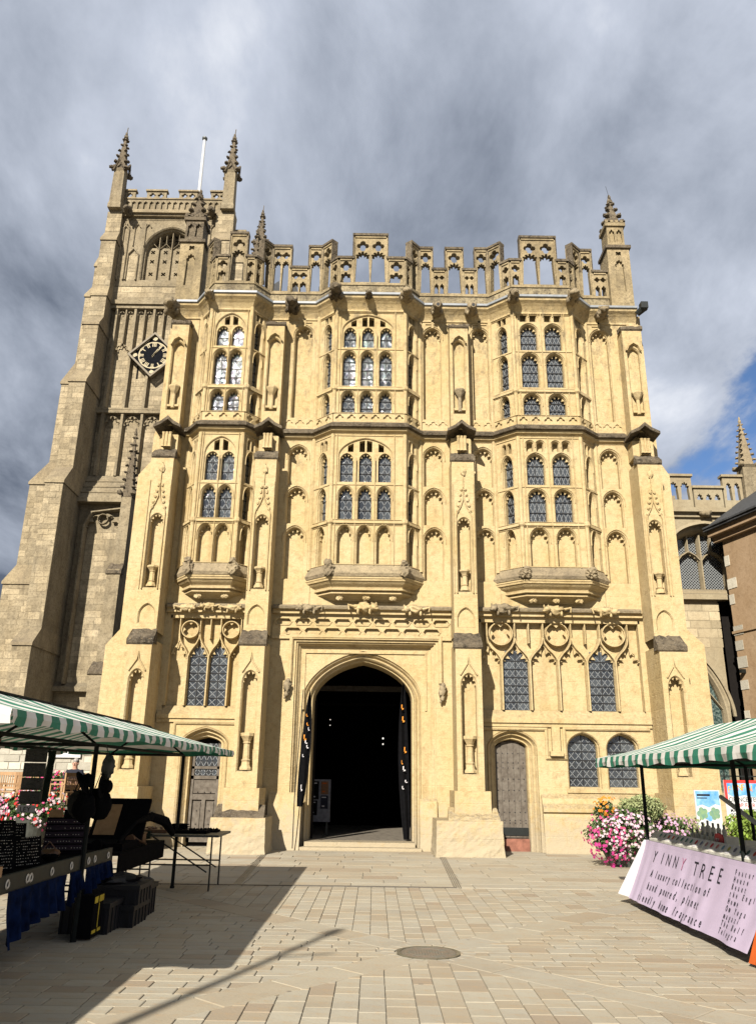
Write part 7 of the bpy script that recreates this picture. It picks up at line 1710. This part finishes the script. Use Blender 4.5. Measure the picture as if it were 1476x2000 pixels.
def back_wall():
    o = empty('boundary_wall', 'low pale rubble wall behind the terrace furniture', 'wall', loc=(-13, 29.5, .7)); T = TF((-30, 29.5), (-9.7, 29.5)); m = MB(T); m.box(0, 20.2, .7, 3.3, -.5, 0); m.build('wall_core', PALE, o)
    q = []; masonry(o, T, 10, 20.2, .75, 3.25, 0, PALE, .24, (.3, .6), random.Random(6), q=q, proud=.03); flush_blocks(q, 300, lambda b: -b[1], o, PALE)
    s = empty('wall_sign', 'white sign board with faint print on the pale wall above the seated man', 'sign', loc=(-10.3, 29.3, 2.4)); T2 = TF((-11.6, 29.40), (-10.2, 29.40)); m = MB(T2); m.box(0, 1.15, 2.15, 2.62, -.03, 0); m.build('board', WHITE, s)
    m = MB(T2); m.box(.30, .85, 2.50, 2.54, 0, .004); m.box(.25, .9, 2.42, 2.44, 0, .004); m.box(.05, .4, 2.25, 2.265, 0, .004); m.build('faint_print', GREYC, s)
back_wall()
# street lamp behind the viewer: its shadow lies across the foreground
o = empty('street_lamp', 'tall slim lamp post behind the viewer, whose shadow crosses the foreground paving', 'street lamp', loc=(-4.75, -2.25, 0))
m = MB(); m.tube([(-4.75, -2.25, 0), (-4.75, -2.25, 1.2), (-4.75, -2.25, 8.1)], [.09, .07, .045], 12); m.build('post', POLE, o)
m = MB(); m.tube([(-4.75, -2.25, 7.3), (-4.35, -2.4, 7.55)], .022, 8); m.lathe((-4.75, -2.25, 0), [(.05, 8.05), (.09, 8.15), (.07, 8.3), (.02, 8.38)], 12, axis='w'); m.build('lantern', IRON, o)

# ================================================================== MORE STOCK ON THE LEFT STALL
def stock():
    rnd = random.Random(77); TAN = plain('tan_leather', (.16, .075, .03), .5, .4, .3, 12); DG = plain('dark_green_cloth', (.02, .035, .025), .9, .1, .4, 9); MAR = plain('maroon_cloth', (.05, .012, .012), .9, .1, .4, 9)
    items = [
        ('leather_purse', TAN, (-3.30, 8.75, .78), 'tan leather purse lying in front of the tilted pendant case'), ('leather_purse', BROWN, (-3.55, 8.9, .78), 'dark leather purse behind the tan one'),
        ('bead_bowl', BLACKC, (-3.20, 8.5, .78), 'small dark bowl of beads by the ringed front board'), ('bead_bowl', BROWN, (-3.85, 9.4, .78), 'brown bowl of beads at the back corner of the jewellery table'),
        ('folded_scarf', MAR, (-3.9, 10.5, .74), 'maroon folded scarf at the back of the middle table'), ('folded_scarf', DG, (-3.25, 11.95, .74), 'dark green folded scarf at the far end of the middle table'),
        ('leather_belt_roll', TAN, (-3.15, 11.1, .74), 'rolled tan belt beside the open suitcase'), ('leather_belt_roll', BLACKC, (-3.3, 10.25, .74), 'rolled black belt at the near end of the middle table'),
        ('bead_bowl', TAN, (-3.5, 13.3, .77), 'tan bowl on the left half of the folding table'), ('folded_scarf', BLACKC, (-3.05, 13.35, .77), 'black folded cloth on the folding table behind the trays')]
    for nm, mt, (x, y, z), lab in items:
        m = MB()
        if 'bowl' in nm:
            m.lathe((x, y, 0), [(.04, z), (.085, z + .045), (.09, z + .055), (.07, z + .045)], 14, axis='w')
            for k in range(22): a = rnd.random() * 6.28; r_ = rnd.random() * .06; m.blob((x + r_ * math.cos(a), y + r_ * math.sin(a), z + .055), (.013, .013, .012), 1, 0, 1)
        elif 'roll' in nm: m.tube([(x, y - .05, z + .06), (x, y + .02, z + .06)], .06, 14); m.tube([(x, y, z + .12), (x + .1, y + .02, z + .05), (x + .2, y + .02, z + .01)], .012, 5)
        elif 'purse' in nm: m.blob((x, y, z + .045), (.11, .08, .05), 3, .12, 3); m.tube([(x - .08, y, z + .07), (x, y - .02, z + .16), (x + .08, y, z + .07)], .007, 5)
        else:
            for k in range(4): m.blob((x + rnd.uniform(-.01, .01), y, z + .02 + k * .026), (.15, .11, .018), k, .12, 3)
        tag(m.build(nm, mt, smooth=True), lab, nm.split('_')[-1] if 'roll' not in nm else 'belt')
    # strings of scarves hung from the rail
    for i, (y, mt, lab) in enumerate(((6.3, MAR, 'maroon scarf hanging from the near rail of the left stall'), (7.3, BLACKC, 'black scarf hanging behind the jewellery boards'), (10.6, DG, 'dark green scarf hanging over the suitcase'))):
        m = MB(); n = 10; rows = []
        for k in range(n + 1):
            z = 1.88 - .62 * k / n; rows.append([(-4.15 + .03 * math.sin(j * 1.3 + k * .4), y + (j - 3) * .035 * (1 + .4 * k / n), z) for j in range(7)])
        for k in range(n):
            for j in range(6): m.face([rows[k][j], rows[k][j + 1], rows[k + 1][j + 1], rows[k + 1][j]])
        tag(m.build('scarf', mt, smooth=True), lab, 'scarf', 'scarves hanging in the left stall')
    # guy ropes and clips on both canopies
    for x, y, z in ((-2.3, 5.15, 1.95), (-2.3, 13.3, 1.95), (3.38, 12.5, 1.9)):
        pass
stock()
